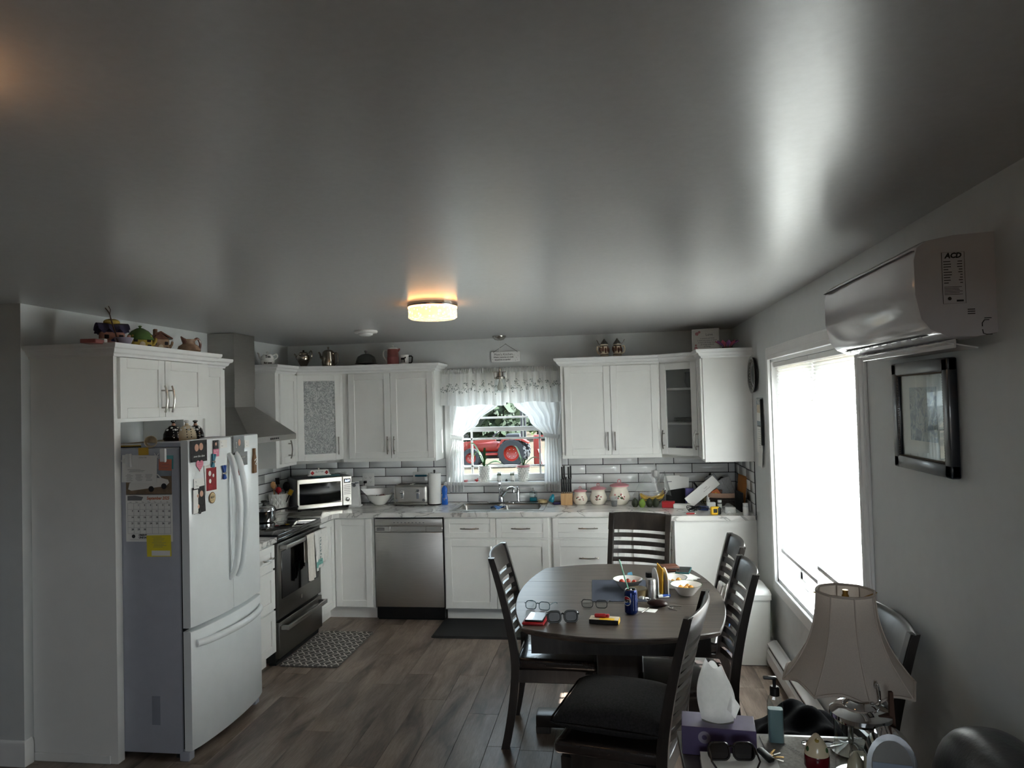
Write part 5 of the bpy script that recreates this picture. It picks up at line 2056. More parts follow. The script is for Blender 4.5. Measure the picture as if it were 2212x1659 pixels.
# utensil crock
q = cpos(599, 1104)
cr_ = thing('utensil_crock', 'white quilted crock left of the microwave', 'crock', (q.x + .02, q.y, CT))
rk = MB().lathe([(.060, 0), (.064, .004), (.092, .158), (.088, .158), (.06, .012), (0, .01)], 32)
part('body', rk, 'ceramic_white', cr_)
dmd = MB()
for r_ in range(5):
    for i in range(14):
        a = 2 * PI * (i + (.5 if r_ % 2 else 0)) / 14
        z = .022 + r_ * .029
        rad = .0645 + (.0915 - .0645) * z / .158
        dmd.add([Vector((rad * math.cos(a), rad * math.sin(a), z - .027)), Vector((rad * 1.0 * math.cos(a + .2), rad * math.sin(a + .2), z)), Vector(((rad + .006) * math.cos(a), (rad + .006) * math.sin(a), z)), Vector((rad * math.cos(a - .2), rad * math.sin(a - .2), z)), Vector(((rad + .004) * math.cos(a), (rad + .004) * math.sin(a), z + .027))],
                [(0, 1, 2), (0, 2, 3), (1, 4, 2), (3, 2, 4)])
part('quilting', dmd, 'ceramic_white', cr_, smooth=0, kind='stuff')


def utensil(name, label, dx, dy, lean, az, L_, headf, mat, hm):
    o = thing(name, label, 'utensil', (cr_.location.x + dx, cr_.location.y + dy, CT + .0125), az, 'utensils in the quilted crock')
    Mx = RY(lean)
    part('handle', MB().cyl((0, 0, 0), .0055, L_, 8, M_=Mx), hm, o)
    mb = MB(); headf(mb, Mx @ T(0, 0, L_)); part('head', mb, mat, o)


utensil('wooden_spoon', 'wooden spoon standing in the utensil crock', -.02, -.02, R(-6), 0, .19, lambda mb, M_: mb.ball((0, 0, .03), (.026, .008, .034), 12, 8, M_), 'spoon_wood', 'spoon_wood')
utensil('spatula', 'black spatula standing tallest in the utensil crock', -.015, .03, R(-3), 0, .22, lambda mb, M_: mb.rbox(-.02, .02, -.003, .003, 0, .06, .008, 2, M_), 'black', 'black')
utensil('ladle', 'dark red ladle standing in the utensil crock', .0, -.035, R(4), 0, .155, lambda mb, M_: mb.ball((0, 0, .024), (.03, .014, .028), 12, 8, M_), 'red', 'red')
utensil('serving_spoon', 'black serving spoon at the back of the utensil crock', .02, .035, R(9), 0, .17, lambda mb, M_: mb.ball((0, 0, .034), (.034, .012, .042), 12, 8, M_), 'black', 'black')
utensil('spatula', 'black and yellow handled spatula leaning right in the utensil crock', .035, -.02, R(28), 0, .15, lambda mb, M_: mb.rbox(-.020, .020, -.004, .004, 0, .05, .005, 2, M_), 'yellow', 'black')
utensil('spatula', 'white spatula leaning far right in the utensil crock', .04, -.01, R(27), 0, .15, lambda mb, M_: mb.rbox(-.018, .018, -.003, .003, 0, .05, .010, 2, M_), 'white_plastic', 'white_plastic')

# pot on the range, trivet
RT = .9268
pt = thing('saucepan', 'stainless saucepan with lid on the range', 'saucepan', (-2.78, -1.12, RT))
part('body', MB().lathe([(.075, 0), (.085, .006), (.087, .085), (.089, .088), (.084, .088), (.08, .01), (0, .008)], 32), 'chrome', pt)
part('lid', MB().lathe([(.091, .088), (.090, .094), (.085, .112), (.06, .128), (.02, .133), (0, .133)], 32), 'chrome', pt)
part('lid_knob', MB().lathe([(.010, .132), (.009, .146), (.022, .152), (.024, .164), (.018, .168), (0, .168)], 16), 'black', pt)
part('handle', MB().tube(spline([(.06, .06, .078), (.10, .10, .084), (.20, .19, .09)], 4), [.009, .009, .009, .009, .009, .01, .011, .011, .010], 8, flat=(.7, 1.3)), 'black', pt)
M('slate', '#5a5653', .6, var=.15)
tv = cpos(625, 1112)
solo('trivet', MB().rbox(-.14, .14, -.09, .09, 0, .012, .003, 1), 'slate', 'flat grey trivet lying on the counter behind the range', 'trivet', (-2.62, -.72, CT), R(20))


# dish towels over the oven handle
def towel(label, y, w, drop_f, drop_b, mat, stripe, seed, letters=False):
    """cloth folded over the oven handle: local x along the handle"""
    o = thing('dish_towel', label, 'towel', (-2.419, y, 0), R(90), 'dish towels on the oven handle')
    hx, hz = -.085, .835
    prof = []
    for i in range(14):
        prof.append((hx - .0125 - .004 * (13 - i) / 13 * 0, hz + .0165 - drop_f * (1 - i / 13)))
    for a in (150, 120, 90, 60, 30):
        prof.append((hx + .012 * math.cos(R(a)), hz + .0178 + .004 * math.sin(R(a))))
    for i in range(1, 8):
        prof.append((hx + .0125, hz + .0165 - drop_b * i / 7))
    n_ = 22
    vs, fs = [], []
    rnd = random.Random(seed)
    p1_, p2_ = rnd.uniform(0, 6), rnd.uniform(0, 6)
    for j, (yy, z) in enumerate(prof):
        t = max(0, (hz - z) / max(drop_f, .01))
        for i in range(n_):
            u = i / (n_ - 1)
            front = yy < hx
            off = (.012 * t * math.sin(u * 9 + p1_) + .006 * t * math.sin(u * 17 + p2_)) * (1 if front else .3)
            vs.append((w * (u - .5) * (1 - .06 * t), yy - abs(off) * (1 if front else -1) - .002, z - .01 * t * math.sin(u * 5 + p2_)))
    for j in range(len(prof) - 1):
        for i in range(n_ - 1):
            fs.append((j * n_ + i, j * n_ + i + 1, (j + 1) * n_ + i + 1, (j + 1) * n_ + i))
    mb = MB().add(vs, fs)
    if stripe:
        mb.m = [1 if (f // (n_ - 1)) in (1, 2) else 0 for f in range(len(fs))]
    part('cloth', mb, [mat, 'towel_teal'], o, smooth=180)
    if letters:
        lt_ = MB()
        for k, s_ in enumerate('thankful'):
            lt_.text(s_, .038, T(.02, hx - .028, hz - .035 - k * .0255) @ RZ(R(0)) @ RY(R(90)), bold=.001)
        part('lettering', lt_, 'teal_dark', o, smooth=0)
    return o


M('towel_white', '#e8e6e1', .95, var=.05, scale=60, bmp=.4, bscale=300)
M('towel_cream', '#dcd6cc', .95, var=.05, scale=60, bmp=.4, bscale=300)
M('towel_teal', '#7fb5ac', .95, var=.05, scale=60, bmp=.4, bscale=300)
towel('cream dish towel hanging left on the oven handle', -1.285, .13, .34, .2, 'towel_cream', False, 2)
towel('white dish towel with teal hem and dark script on the oven handle', -1.15, .125, .29, .2, 'towel_white', True, 4, True)
towel('white fringed dish towel hanging right on the oven handle', -1.025, .115, .25, .2, 'towel_white', False, 8)

# can opener
q = cpos(770, 1094)
co = thing('can_opener', 'white electric can opener right of the microwave', 'can opener', (q.x - .01, q.y, CT), R(4))
part('base', MB().rbox(-.05, .055, -.05, .05, 0, .014, .005, 2), 'white_plastic', co)
part('body', MB().prism([(-.045, .01), (.045, .01), (.030, .225), (-.030, .225)], -.03, .035, 'y'), 'white_plastic', co)
part('cutter', MB().cyl((.004, -.03, .195), .014, -.012, 14, 'y').rbox(-.022, .028, -.04, -.03, .208, .216, .002, 1), 'chrome', co)
part('lever', MB().rbox(.01, .045, -.04, -.03, .212, .224, .003, 1), 'chrome', co)


# outlets
def outlet(label, px, py, n_, wall='back', plug=None):
    q = B('y', -.0125, px, py)
    o = thing('wall_outlet', label, 'outlet', (q.x, -.0122, q.z))
    w = .072 if n_ == 1 else .116
    part('plate', MB().rbox(-w / 2, w / 2, -.006, 0, -.058, .058, .003, 2), 'white_plastic', o)
    for k in range(n_):
        cx = (k - (n_ - 1) / 2) * .046
        for s_ in (-1, 1):
            sk_ = MB().rbox(cx - .016, cx + .016, -.008, -.005, s_ * .02 - .013, s_ * .02 + .013, .003, 1)
            so = part('socket', sk_, 'white_plastic', o)
            part('slot', MB().box(cx - .008, cx - .006, -.0085, -.0075, s_ * .02 - .002, s_ * .02 + .006).box(cx + .006, cx + .008, -.0085, -.0075, s_ * .02 - .002, s_ * .02 + .006).cyl((cx, -.0075, s_ * .02 - .007), .0022, -.001, 8, 'y'), 'black', so)
    return o


ol = outlet('double wall outlet behind the can opener with a black plug', 796, 1036, 2)
part('plug', MB().rbox(-.036, -.010, -.04, -.008, -.032, -.008, .004, 2), 'black', ol)
part('cord', MB().tube(spline([(-.023, -.038, -.03), (-.035, -.045, -.07), (-.06, -.04, -.10)], 4), .0035, 6), 'black', ol)
ol = outlet('wall outlet above the bananas with a white charger', 1416, 1030, 1)
part('charger', MB().rbox(-.018, .018, -.04, -.006, -.0, .062, .006, 2), 'white_plastic', ol)
part('charger_cord', MB().tube(spline([(0, -.025, .062), (.003, -.02, .09), (-.008, -.012, .12), (0, -.006, .15), (.004, -.004, .165)], 4), .0022, 6), 'white_plastic', ol)

# bowl with produce bag
q = cpos(820, 1090)
bo = thing('mixing_bowl', 'white mixing bowl beside the toaster', 'bowl', (q.x, q.y, CT))
part('bowl', MB().lathe([(.04, 0), (.05, .004), (.10, .05), (.125, .095), (.128, .098), (.120, .096), (.09, .05), (.045, .012), (0, .01)], 36), 'ceramic_white', bo)
sv = thing('colander', 'white handled strainer resting in the mixing bowl', 'strainer', (q.x - .015, q.y, CT + .075))
part('basket', MB().grid(lambda u, v: ((-.13 + .05 * v) * math.cos(PI * u) * (1 if u < .5 else .8) , .10 * math.sin(PI * (u - .5)) * (1 - .2 * v), .085 - .06 * v - .02 * u), 20, 6), 'white_plastic', sv, smooth=180)
part('grip', MB().rbox(-.155, -.115, -.03, .03, .055, .10, .01, 3), 'white_plastic', sv)
M('onion', '#8a4a48', .35, var=.25)
M('potato', '#b3655c', .5, var=.2)
for i, (dx, dy, dz, m_, lb_) in enumerate(((-.02, -.02, .052, 'onion', 'dark red onion at the left in the mixing bowl'), (.045, -.01, .06, 'potato', 'pinkish potato at the right in the mixing bowl'), (.01, .045, .058, 'onion', 'red onion at the back of the mixing bowl'))):
    on = thing('onion' if m_ == 'onion' else 'potato', lb_, 'vegetable', (q.x + dx, q.y + dy, CT + dz - .038))
    part('flesh', MB().ball((0, 0, .038), (.04, .036, .032), 14, 10), m_, on)
    part('tip', MB().lathe([(.006, .066), (.003, .074), (0, .08)], 8), 'twig_bark', on)

# toaster
q0, q1 = cpos(850, 1092.5), cpos(923, 1092)
tw_ = (q1 - q0).length
to = thing('toaster', 'wide stainless four-slice toaster on the counter', 'toaster', (q0.x, q0.y, CT), math.atan2(q1.y - q0.y, q1.x - q0.x))
th = .185
part('body', MB().rbox(0, tw_, 0, .19, .012, th, .028, 5), 'steel', to)
part('base', MB().rbox(-.004, tw_ + .004, -.004, .194, .006, .022, .006, 2), 'steel_dark', to)
for k in range(2):
    for j in range(2):
        part('slot', MB().rbox(.03 + k * tw_ * .47, .03 + k * tw_ * .47 + tw_ * .36, .045 + j * .055, .07 + j * .055, th - .004, th + .003, .002, 1), 'black', to)
for x in (.27, .73):
    part('lever_track', MB().rbox(tw_ * x - .015, tw_ * x + .015, -.003, .004, .06, .145, .003, 1), 'chrome', to)
    part('lever', MB().rbox(tw_ * x - .019, tw_ * x + .019, -.026, 0, .112, .13, .006, 2), 'chrome', to)
for x in (.10, .9):
    part('knob', MB().lathe([(.014, 0), (.013, .012), (0, .012)], 16, M_=T(tw_ * x, .002, .05) @ RX(R(90))), 'chrome', to)
for (a, b_) in ((.02, .02), (tw_ - .02, .02), (.02, .17), (tw_ - .02, .17)):
    part('foot', MB().cyl((a, b_, 0), .010, .008, 10), 'black', to)
part('cord', MB().tube(spline([(-.002, .10, .04), (-.03, .08, .05), (-.05, .04, .02), (-.03, .0, .006), (-.055, -.02, .006)], 5), .0045, 6), 'clear_plastic', to)
# paper towel
q = cpos(940, 1090)
pt_ = thing('paper_towel_roll', 'roll of paper towel on a stand beside the toaster', 'paper towel', (q.x, q.y, CT))
part('roll', MB().lathe([(.02, .012), (.058, .012), (.058, .285), (.02, .285)], 36), 'paper', pt_)
part('stand', MB().lathe([(.057, 0), (.057, .006), (.01, .010), (.006, .012), (.006, .30), (.010, .305), (.008, .315), (0, .317)], 24), 'black', pt_)
part('stay_arm', MB().tube([(-.055, .035, .005), (-.07, .035, .15), (-.07, .03, .25), (-.03, .0, .29)], .003, 6), 'black', pt_)
wh_ = thing('wall_hook', 'pale wall plate with a dark blue hook behind the paper towel', 'hook', (B('y', -.0125, 905, 1033).x, -.0123, B('y', -.0125, 905, 1033).z))
part('plate', MB().rbox(-.055, .06, -.006, 0, -.035, .06, .003, 1), 'white_plastic', wh_)
part('bar', MB().cyl((-.03, -.02, .025), .009, .11, 12, 'x'), 'teal', wh_)
# dish soap
M('soap_blue', '#1d63c4', .1, var=.05, coat=.4)
q = cpos(961, 1090)
so_ = thing('dish_soap', 'blue bottle of dish soap left of the sink', 'soap bottle', (q.x, q.y, CT))
part('bottle', MB().lathe([(.026, 0), (.030, .006), (.028, .06), (.022, .09), (.027, .125), (.024, .15), (.012, .165), (.010, .172)], 24, sy=.7), 'soap_blue', so_)
part('cap', MB().lathe([(.012, .17), (.012, .19), (.006, .194), (.005, .21), (0, .211)], 14), 'clear_plastic', so_)
part('label', MB().lathe([(.0285, .02), (.0275, .06)], 12, sy=.72, cap=False), 'yellow', so_)
# soap dispenser, sponge dish, brush
q = cpos(1152, 1085)
sd_ = thing('soap_dispenser', 'square glass soap dispenser with teal liquid right of the faucet', 'soap dispenser', (q.x, q.y + .02, .9203))
M('soap_teal', '#1e7f94', .15, var=.05)
part('glass', MB().rbox(-.034, .034, -.025, .025, .0, .09, .006, 2), 'clear_glass', sd_)
part('liquid', MB().rbox(-.031, .031, -.022, .022, .003, .036, .005, 2), 'soap_teal', sd_)
part('pump', MB().cyl((0, 0, .09), .012, .012, 14).cyl((0, 0, .10), .005, .022, 10).rbox(-.006, .006, -.03, .008, .118, .126, .002, 1), 'chrome', sd_)
q = cpos(1172, 1088)
tn = thing('scrubber_dish', 'low round dish behind the right sink bowl', 'dish', (q.x, q.y + .02, .9203))
part('dish', MB().lathe([(.038, 0), (.042, .004), (.042, .026), (.038, .026), (.036, .006), (0, .005)], 22), 'wood_disc', tn)
q = cpos(1190, 1090)
sc2 = thing('dish_brush', 'light blue bottle scrubber lying beside the knife block', 'brush', (q.x, q.y, CT), R(20))
part('bottle', MB().lathe([(.018, 0), (.024, .01), (.022, .04), (.012, .06), (.008, .07)], 14, M_=T(0, 0, .024) @ RY(R(20))), 'soap_teal', sc2)
M('scrub_purple', '#2e2450', .8, bmp=.6, bscale=60)
part('pad', MB().rbox(.02, .10, -.03, .03, 0, .018, .006, 2), 'scrub_purple', sc2)
# cloth in the sink
cl_ = MB().grid(lambda u, v: (-.06 + .12 * u, -.04 + .08 * v, .012 + .014 * math.sin(8 * u + 3 * v) * math.cos(5 * v)), 14, 10)
M('cloth_blue', '#4a6fa0', .9, var=.2)
solo('dishcloth', cl_, 'cloth_blue', 'blue dishcloth draped over the divider of the sink', 'cloth', (-.995, -.47, .921), 0)

# knife block
q = cpos(1225, 1089)
kb = thing('knife_block', 'wooden knife block full of black handled knives', 'knife block', (q.x, q.y - .01, CT))
part('block', MB().prism([(-.05, 0), (.05, 0), (.05, .10), (-.05, .10)], -.045, .055, 'y'), 'block_wood', kb)
for r_ in range(2):
    for i in range(5):
        if r_ == 1 and i == 2:
            continue
        x = -.038 + i * .019
        hgt = .10 + (.12 if r_ == 1 else .0)
        Lk = .115
        k_ = thing('kitchen_knife', ('%s black handled knife in the %s row of the knife block' % (('leftmost', 'second', 'middle', 'fourth', 'rightmost')[i], 'front' if r_ == 0 else 'taller back')), 'knife', (q.x + x, q.y - .01 + (-.025 if r_ == 0 else .03), CT + .1003), 0, 'knives in the %s row of the block' % ('front' if r_ == 0 else 'back'))
        z_ = .0 if r_ == 0 else .10
        part('blade', MB().box(-.001, .001, -.012, .012, 0, z_ + .02), 'steel_bright', k_, smooth=0)
        part('handle', MB().rbox(-.0075, .0075, -.013, .013, z_ + .012, z_ + .012 + Lk + .008 * ((i * 7 + r_ * 3) % 3), .004, 2), 'black', k_)


# canisters
def canister(label, px, s):
    q = cpos(px, 1089)
    o = thing('canister', label, 'canister', (q.x, q.y, CT), 0, 'cream canisters with pink lids beside the knife block')
    part('body', MB().lathe([(.042 * s, 0), (.05 * s, .004 * s), (.066 * s, .035 * s), (.068 * s, .055 * s), (.055 * s, .09 * s), (.05 * s, .105 * s), (.056 * s, .118 * s), (.052 * s, .118 * s)], 36), 'glaze_ivory', o)
    part('lid', MB().lathe([(.062 * s, .118 * s), (.063 * s, .125 * s), (.045 * s, .133 * s), (.012 * s, .14 * s), (0, .14 * s)], 32), 'pink', o)
    part('lid_loop', MB().tube([(.0 + .010 * s * math.cos(a), 0, .150 * s + .011 * s * math.sin(a)) for a in [2 * PI * k / 14 for k in range(14)]], .0032 * s, 8, closed=True), 'pink', o)
    f_ = MB(); g_ = MB()
    rnd = random.Random(int(px))
    for k in range(12):
        a = -PI / 2 + rnd.uniform(-.5, .5)
        z = .058 * s + rnd.uniform(-.018, .018) * s
        rr = .0665 * s
        (f_ if k % 3 else g_).ball((rr * math.cos(a), rr * math.sin(a), z), (.0065 * s, .003 * s, .0055 * s), 7, 5)
    part('painted_flowers', f_, 'rose', o)
    part('painted_leaves', g_, 'leaf_dark', o)


M('glaze_ivory', '#e8e1d3', .12, var=.02)
canister('smallest cream canister with pink lid next to the knife block', 1254, .95)
canister('middle-sized cream canister with pink lid', 1293, 1.12)
canister('largest cream canister with pink lid, right of the other two', 1339, 1.33)
q = cpos(1327, 1092)
cu = thing('drink_cup', 'small clear plastic cup of dark drink in front of the largest canister', 'cup', (q.x, q.y - .06, CT))
part('cup', MB().lathe([(.022, 0), (.032, .085), (.031, .085), (.021, .003)], 22, cap=False), 'clear_plastic', cu)
M('cola', '#160a08', .1, var=0)
part('drink', MB().lathe([(.0205, .002), (.026, .05), (0, .05)], 22), 'cola', cu)

# fruit bowl with bananas, avocados
q = cpos(1411, 1090)
fb = thing('fruit_bowl', 'cut glass fruit bowl under the bananas', 'bowl', (q.x, q.y + .02, CT))
thin_glass('cut_glass', '#cfd4d2', .2, .05, .15, '#b5bab8')
part('bowl', MB().lathe([(.05, 0), (.055, .004), (.085, .04), (.10, .058), (.096, .058), (.05, .012), (0, .01)], 20), 'cut_glass', fb)
M('banana', '#c9a33a', .5, var=.15, scale=30)
for i in range(3):
    a0 = R(200 + i * 4)
    pts = [(.105 * math.cos(a0 + (R(140)) * k / 11), -.04 + i * .038, .118 + .085 * math.sin(a0 + R(140) * k / 11)) for k in range(12)]
    bn = thing('banana', ('nearest banana', 'middle banana', 'rearmost banana')[i] + ' of the bunch in the glass bowl', 'banana', (q.x - .005, q.y + .01, CT + .006 + .004 * i), R(6 * i - 4), 'bananas in the glass bowl')
    part('fruit', MB().tube(pts, [.006, .012, .016, .018, .019, .019, .019, .018, .017, .014, .009, .006], 8), 'banana', bn)
    part('stem', MB().tube([pts[-1], (pts[-1][0] + .012, pts[-1][1], pts[-1][2] + .02)], [.005, .004], 6), 'twig_bark', bn)
bg = thing('produce_bag', 'crumpled clear produce bag around the bananas', 'plastic bag', (q.x, q.y + .02, CT + .06))
rb_ = random.Random(4)
part('film', MB().grid(lambda u, v: ((.15 - .05 * v) * math.cos(2 * PI * u) * (1 + .12 * math.sin(9 * u * PI) ), (.075 - .02 * v) * math.sin(2 * PI * u), .02 + .15 * v * (1 + .3 * math.sin(2 * PI * u * 3 + 1)) + .012 * math.sin(24 * u)), 40, 7, cu=True), 'clear_plastic', bg, smooth=180)
M('avocado', '#2a3020', .5, var=.4, scale=40, bmp=.5, bscale=80)
M('avocado_light', '#6f8a35', .45, var=.2, scale=30)
for i, (px, py, m_, lb_) in enumerate(((1372, 1095, 'avocado', 'dark avocado at the left end of the row'), (1387, 1096, 'avocado_light', 'light green avocado second in the row'), (1403, 1095, 'avocado', 'dark avocado third in the row'), (1416, 1095, 'avocado', 'dark avocado at the right end of the row'))):
    q2 = cpos(px, py)
    av = thing('avocado', lb_ + ' before the fruit bowl', 'avocado', (q2.x, q2.y - .02, CT), R(30 * i), 'avocados before the fruit bowl')
    part('fruit', MB().lathe([(0, 0), (.018, .004), (.029, .025), (.028, .045), (.018, .066), (.008, .075), (0, .076)], 16), m_, av)
    part('stem', MB().cyl((0, 0, .074), .003, .005, 6), 'twig_bark', av)

# ---- the cluttered corner on the right
# letter holder with papers
q = cpos(1463, 1088)
lh = thing('letter_holder', 'black letter holder leaning on the backsplash', 'letter holder', (q.x, q.y + .04, CT), R(-4))
part('front', MB().prism([(-.09, 0), (.085, 0), (.085, .13), (.06, .135), (-.07, .115), (-.09, .08)], -.05, -.044, 'y'), 'black_matte', lh)
part('back', MB().box(-.09, .085, .05, .056, 0, .15), 'black_matte', lh, smooth=0)
part('base', MB().box(-.09, .085, -.05, .056, 0, .006), 'black_matte', lh, smooth=0)
part('side', MB().box(.079, .085, -.044, .05, .006, .13), 'black_matte', lh, smooth=0)
for i in range(5):
    en = thing('envelope', ('white envelope, number %s from the front, in the letter holder' % ('one', 'two', 'three', 'four', 'five')[i]), 'envelope', (q.x - .02 + .012 * i, q.y + .012 + i * .014, CT + .0065), R(-4), 'envelopes in the letter holder')
    part('paper', MB().box(-.075 + .004 * i, .06 + .004 * i, -.001, .001, 0, .235 - .012 * ((i * 2) % 5), RY(R((-3, 4, -2, 6, 2)[i]))), 'paper', en, smooth=0)
    part('window_print', MB().box(-.05, -.01, -.0016, -.001, .18, .186, RY(R((-3, 4, -2, 6, 2)[i]))), 'ink_grey', en, smooth=0)
# red and white boxes
q = cpos(1446, 1096)
solo('red_box', MB().rbox(-.055, .05, -.03, .03, 0, .052, .003, 1), 'red', 'small dark red box in front of the letter holder', 'box', (q.x - .005, q.y, CT), R(-8))
q = cpos(1470, 1098)
solo('white_box', MB().rbox(-.06, .075, -.025, .03, 0, .036, .003, 1), 'paper', 'flat white carton beside the dark red box', 'box', (q.x + .005, q.y, CT), R(-12))
# teapot shaped lamp
q = cpos(1523, 1080)
M('lamp_cream', '#c9b98f', .3, var=.15)
tl_ = thing('teapot_lamp', 'teapot shaped lamp with black lattice and cream glass', 'lamp', (q.x + .03, -.155, CT))
part('glass', MB().lathe([(.075, 0), (.088, .02), (.082, .09), (.06, .16), (.04, .20), (.03, .222), (0, .224)], 16), 'lamp_cream', tl_)
lt_ = MB()
prf = [(.077, 0), (.0895, .02), (.0835, .09), (.0615, .16), (.0415, .20), (.0315, .222)]
for i in range(10):
    a = 2 * PI * i / 10
    lt_.tube([(r_ * math.cos(a), r_ * math.sin(a), z) for r_, z in prf], .003, 5)
for (r_, z) in ((.0895, .02), (.087, .06), (.079, .11), (.0615, .16), (.045, .19), (.0315, .222)):
    lt_.tube([(r_ * math.cos(2 * PI * k / 20), r_ * math.sin(2 * PI * k / 20), z) for k in range(20)], .003, 5, closed=True)
part('lattice', lt_, 'black', tl_)
part('finial', MB().lathe([(.014, .222), (.008, .236), (.012, .246), (0, .256)], 10), 'black', tl_)
part('spout', MB().tube(spline([(-.07, 0, .04), (-.105, 0, .08), (-.112, 0, .13), (-.14, 0, .175)], 5), [.018] * 6 + [.012] * 5 + [.008] * 5, 10), 'black', tl_)
part('handle', MB().tube(spline([(.055, 0, .175), (.095, 0, .215), (.135, 0, .18), (.13, 0, .10), (.085, 0, .05)], 5), .007, 8), 'black', tl_)
# long white carton leaning on the clutter
q = cpos(1497, 1098)
M('lilac_card', '#4b4680', .6, var=.2)
sc_ = thing('snack_packet', 'purple and white packet standing behind the slanted carton', 'packet', (q.x - .01, q.y + .14, CT), R(10))
part('pack', MB().rbox(-.035, .035, -.012, .012, 0, .15, .006, 2), 'lilac_card', sc_)
part('white_print', MB().prism([(-.03, .02), (.03, .02), (.0, .07)], -.0135, -.0115, 'y'), 'paper', sc_)
cart = thing('long_carton', 'long white carton slanting up over the clutter', 'box', (q.x, q.y + .05, CT))
Mc = RZ(R(-6)) @ T(0, 0, .0) @ RY(R(-40)) @ T(.0, 0, .001)
part('carton', MB().rbox(0, .30, -.012, .012, 0, .095, .002, 1, Mc @ T(0, 0, 0)), 'paper', cart)
part('lettering', MB().text('fragile', .013, Mc @ T(.19, -.0125, .055), italic=.2).text('do not bend', .013, Mc @ T(.19, -.0125, .038)), 'ink_grey', cart, smooth=0)
part('prop_block', MB().rbox(.12, .17, -.02, .05, 0, .11, .004, 1), 'paper', cart)
# wicker basket with papers
q = cpos(1567, 1095)
bk = thing('wicker_basket', 'dark wicker basket with tan liner full of papers', 'basket', (q.x, q.y, CT))
M('wicker', '#2e2622', .7, var=.3, scale=60)
M('liner_tan', '#a08370', .9, var=.1)
rs = MB()
for k in range(8):
    z = .01 + k * .0125
    s_ = 1 + .02 * k
    rs.tube([(.125 * s_ * math.cos(a) * (1 + .015 * math.sin(12 * a + k * PI)), .075 * s_ * math.sin(a) * (1 + .015 * math.sin(12 * a + k * PI)), z) for a in [2 * PI * j / 48 for j in range(48)]], .0068, 5, closed=True)
part('weave', rs, 'wicker', bk)
part('bottom', MB().lathe([(.12, .002), (.12, .008), (0, .008)], 28, sy=.6), 'wicker', bk)
part('liner', MB().lathe([(.150, .085), (.152, .10), (.142, .122), (.128, .118)], 32, sy=.62, cap=False), 'liner_tan', bk)
M('newsprint', '#8f9093', .9, var=.12, scale=60)
M('book_orange', '#c4672a', .5, var=.1)
M('leather_brown', '#5a3424', .5, var=.2)


def inbasket(name, label, cat, dx, dy, rot, w, h, t, mat, tilt, dz=.015, extra=None):
    o = thing(name, label, cat, (q.x + dx, q.y + dy, CT + dz), rot, 'papers in the wicker basket' if name == 'newspaper' else None)
    part('sheets', MB().rbox(-w / 2, w / 2, -t / 2, t / 2, 0, h, min(.003, t / 3), 1, RY(tilt)), mat, o)
    if extra:
        extra(o, RY(tilt))


inbasket('newspaper', 'folded newspaper leaning left at the back of the wicker basket', 'newspaper', .01, .035, R(-8), .09, .27, .012, 'newsprint', R(-28))
inbasket('newspaper', 'folded newspaper standing in the middle of the wicker basket', 'newspaper', .04, .01, R(-4), .09, .22, .016, 'newsprint', R(-24))
inbasket('newspaper', 'grey flyers standing at the right of the wicker basket', 'newspaper', .08, .02, R(4), .07, .24, .020, 'newsprint', R(-18))
inbasket('booklet', 'orange booklet leaning at the front of the wicker basket', 'booklet', -.01, -.028, R(-4), .06, .15, .008, 'book_orange', R(-32), extra=lambda o, Mt: part('lettering', MB().text('SPY', .036, Mt @ T(0, -.0045, .10) @ RY(R(60)), bold=.001), 'note_yellow', o, smooth=0))
inbasket('wallet_case', 'brown leather case in the left of the wicker basket', 'case', -.075, -.005, R(0), .085, .13, .02, 'leather_brown', R(4))
# brown envelope leaning on the right wall
q3 = cpos(1612, 1096)
be = thing('brown_envelope', 'tall orange-brown envelope leaning against the right wall tiles', 'envelope', (XR - .05, -.42, CT), R(-84))
M('kraft', '#b0743a', .8, var=.08)
part('paper', MB().box(-.12, .12, -.002, .002, 0, .26, RX(R(-7))), 'kraft', be, smooth=0)
part('flap', MB().box(-.12, .12, -.004, -.002, .20, .262, RX(R(-7))), 'kraft', be, smooth=0)
bb = thing('dark_binder', 'dark binder standing against the right wall tiles', 'binder', (XR - .085, -.60, CT), R(-86))
part('cover', MB().rbox(-.09, .09, -.012, .012, 0, .15, .003, 1), 'black_matte', bb)
part('spine', MB().rbox(-.092, -.086, -.013, .013, 0, .151, .002, 1), 'ink_grey', bb)


# pill bottles
def pill(label, px, py, r_, h, mat):
    q = cpos(px, py)
    o = thing('pill_bottle', label, 'bottle', (q.x, q.y, CT), 0, 'small bottles in the cluttered corner')
    part('bottle', MB().lathe([(r_ * .95, 0), (r_, .003), (r_, h * .72), (r_ * .8, h * .76)], 18), mat, o)
    part('cap', MB().lathe([(r_ * .95, h * .76), (r_ * .95, h), (0, h)], 18), 'white_plastic', o)
    part('label', MB().lathe([(r_ * 1.01, h * .15), (r_ * 1.01, h * .6)], 18, cap=False), 'paper', o)


pill('clear pill bottle with white cap in front of the wicker basket', 1555, 1101, .017, .078, 'clear_plastic')
pill('white pill bottle standing alone at the right counter end', 1611, 1113, .021, .092, 'white_plastic')
# tape measure
q = cpos(1545, 1112)
tm = thing('tape_measure', 'yellow and black tape measure near the counter edge', 'tape measure', (q.x, q.y + .01, CT), R(12))
part('case', MB().rbox(-.034, .034, -.018, .018, 0, .062, .010, 3), 'yellow', tm)
part('grip', MB().rbox(.012, .045, -.020, .020, .0, .058, .010, 3), 'black', tm)
part('badge', MB().rbox(-.018, .012, -.0195, -.017, .016, .046, .003, 1), 'black', tm)
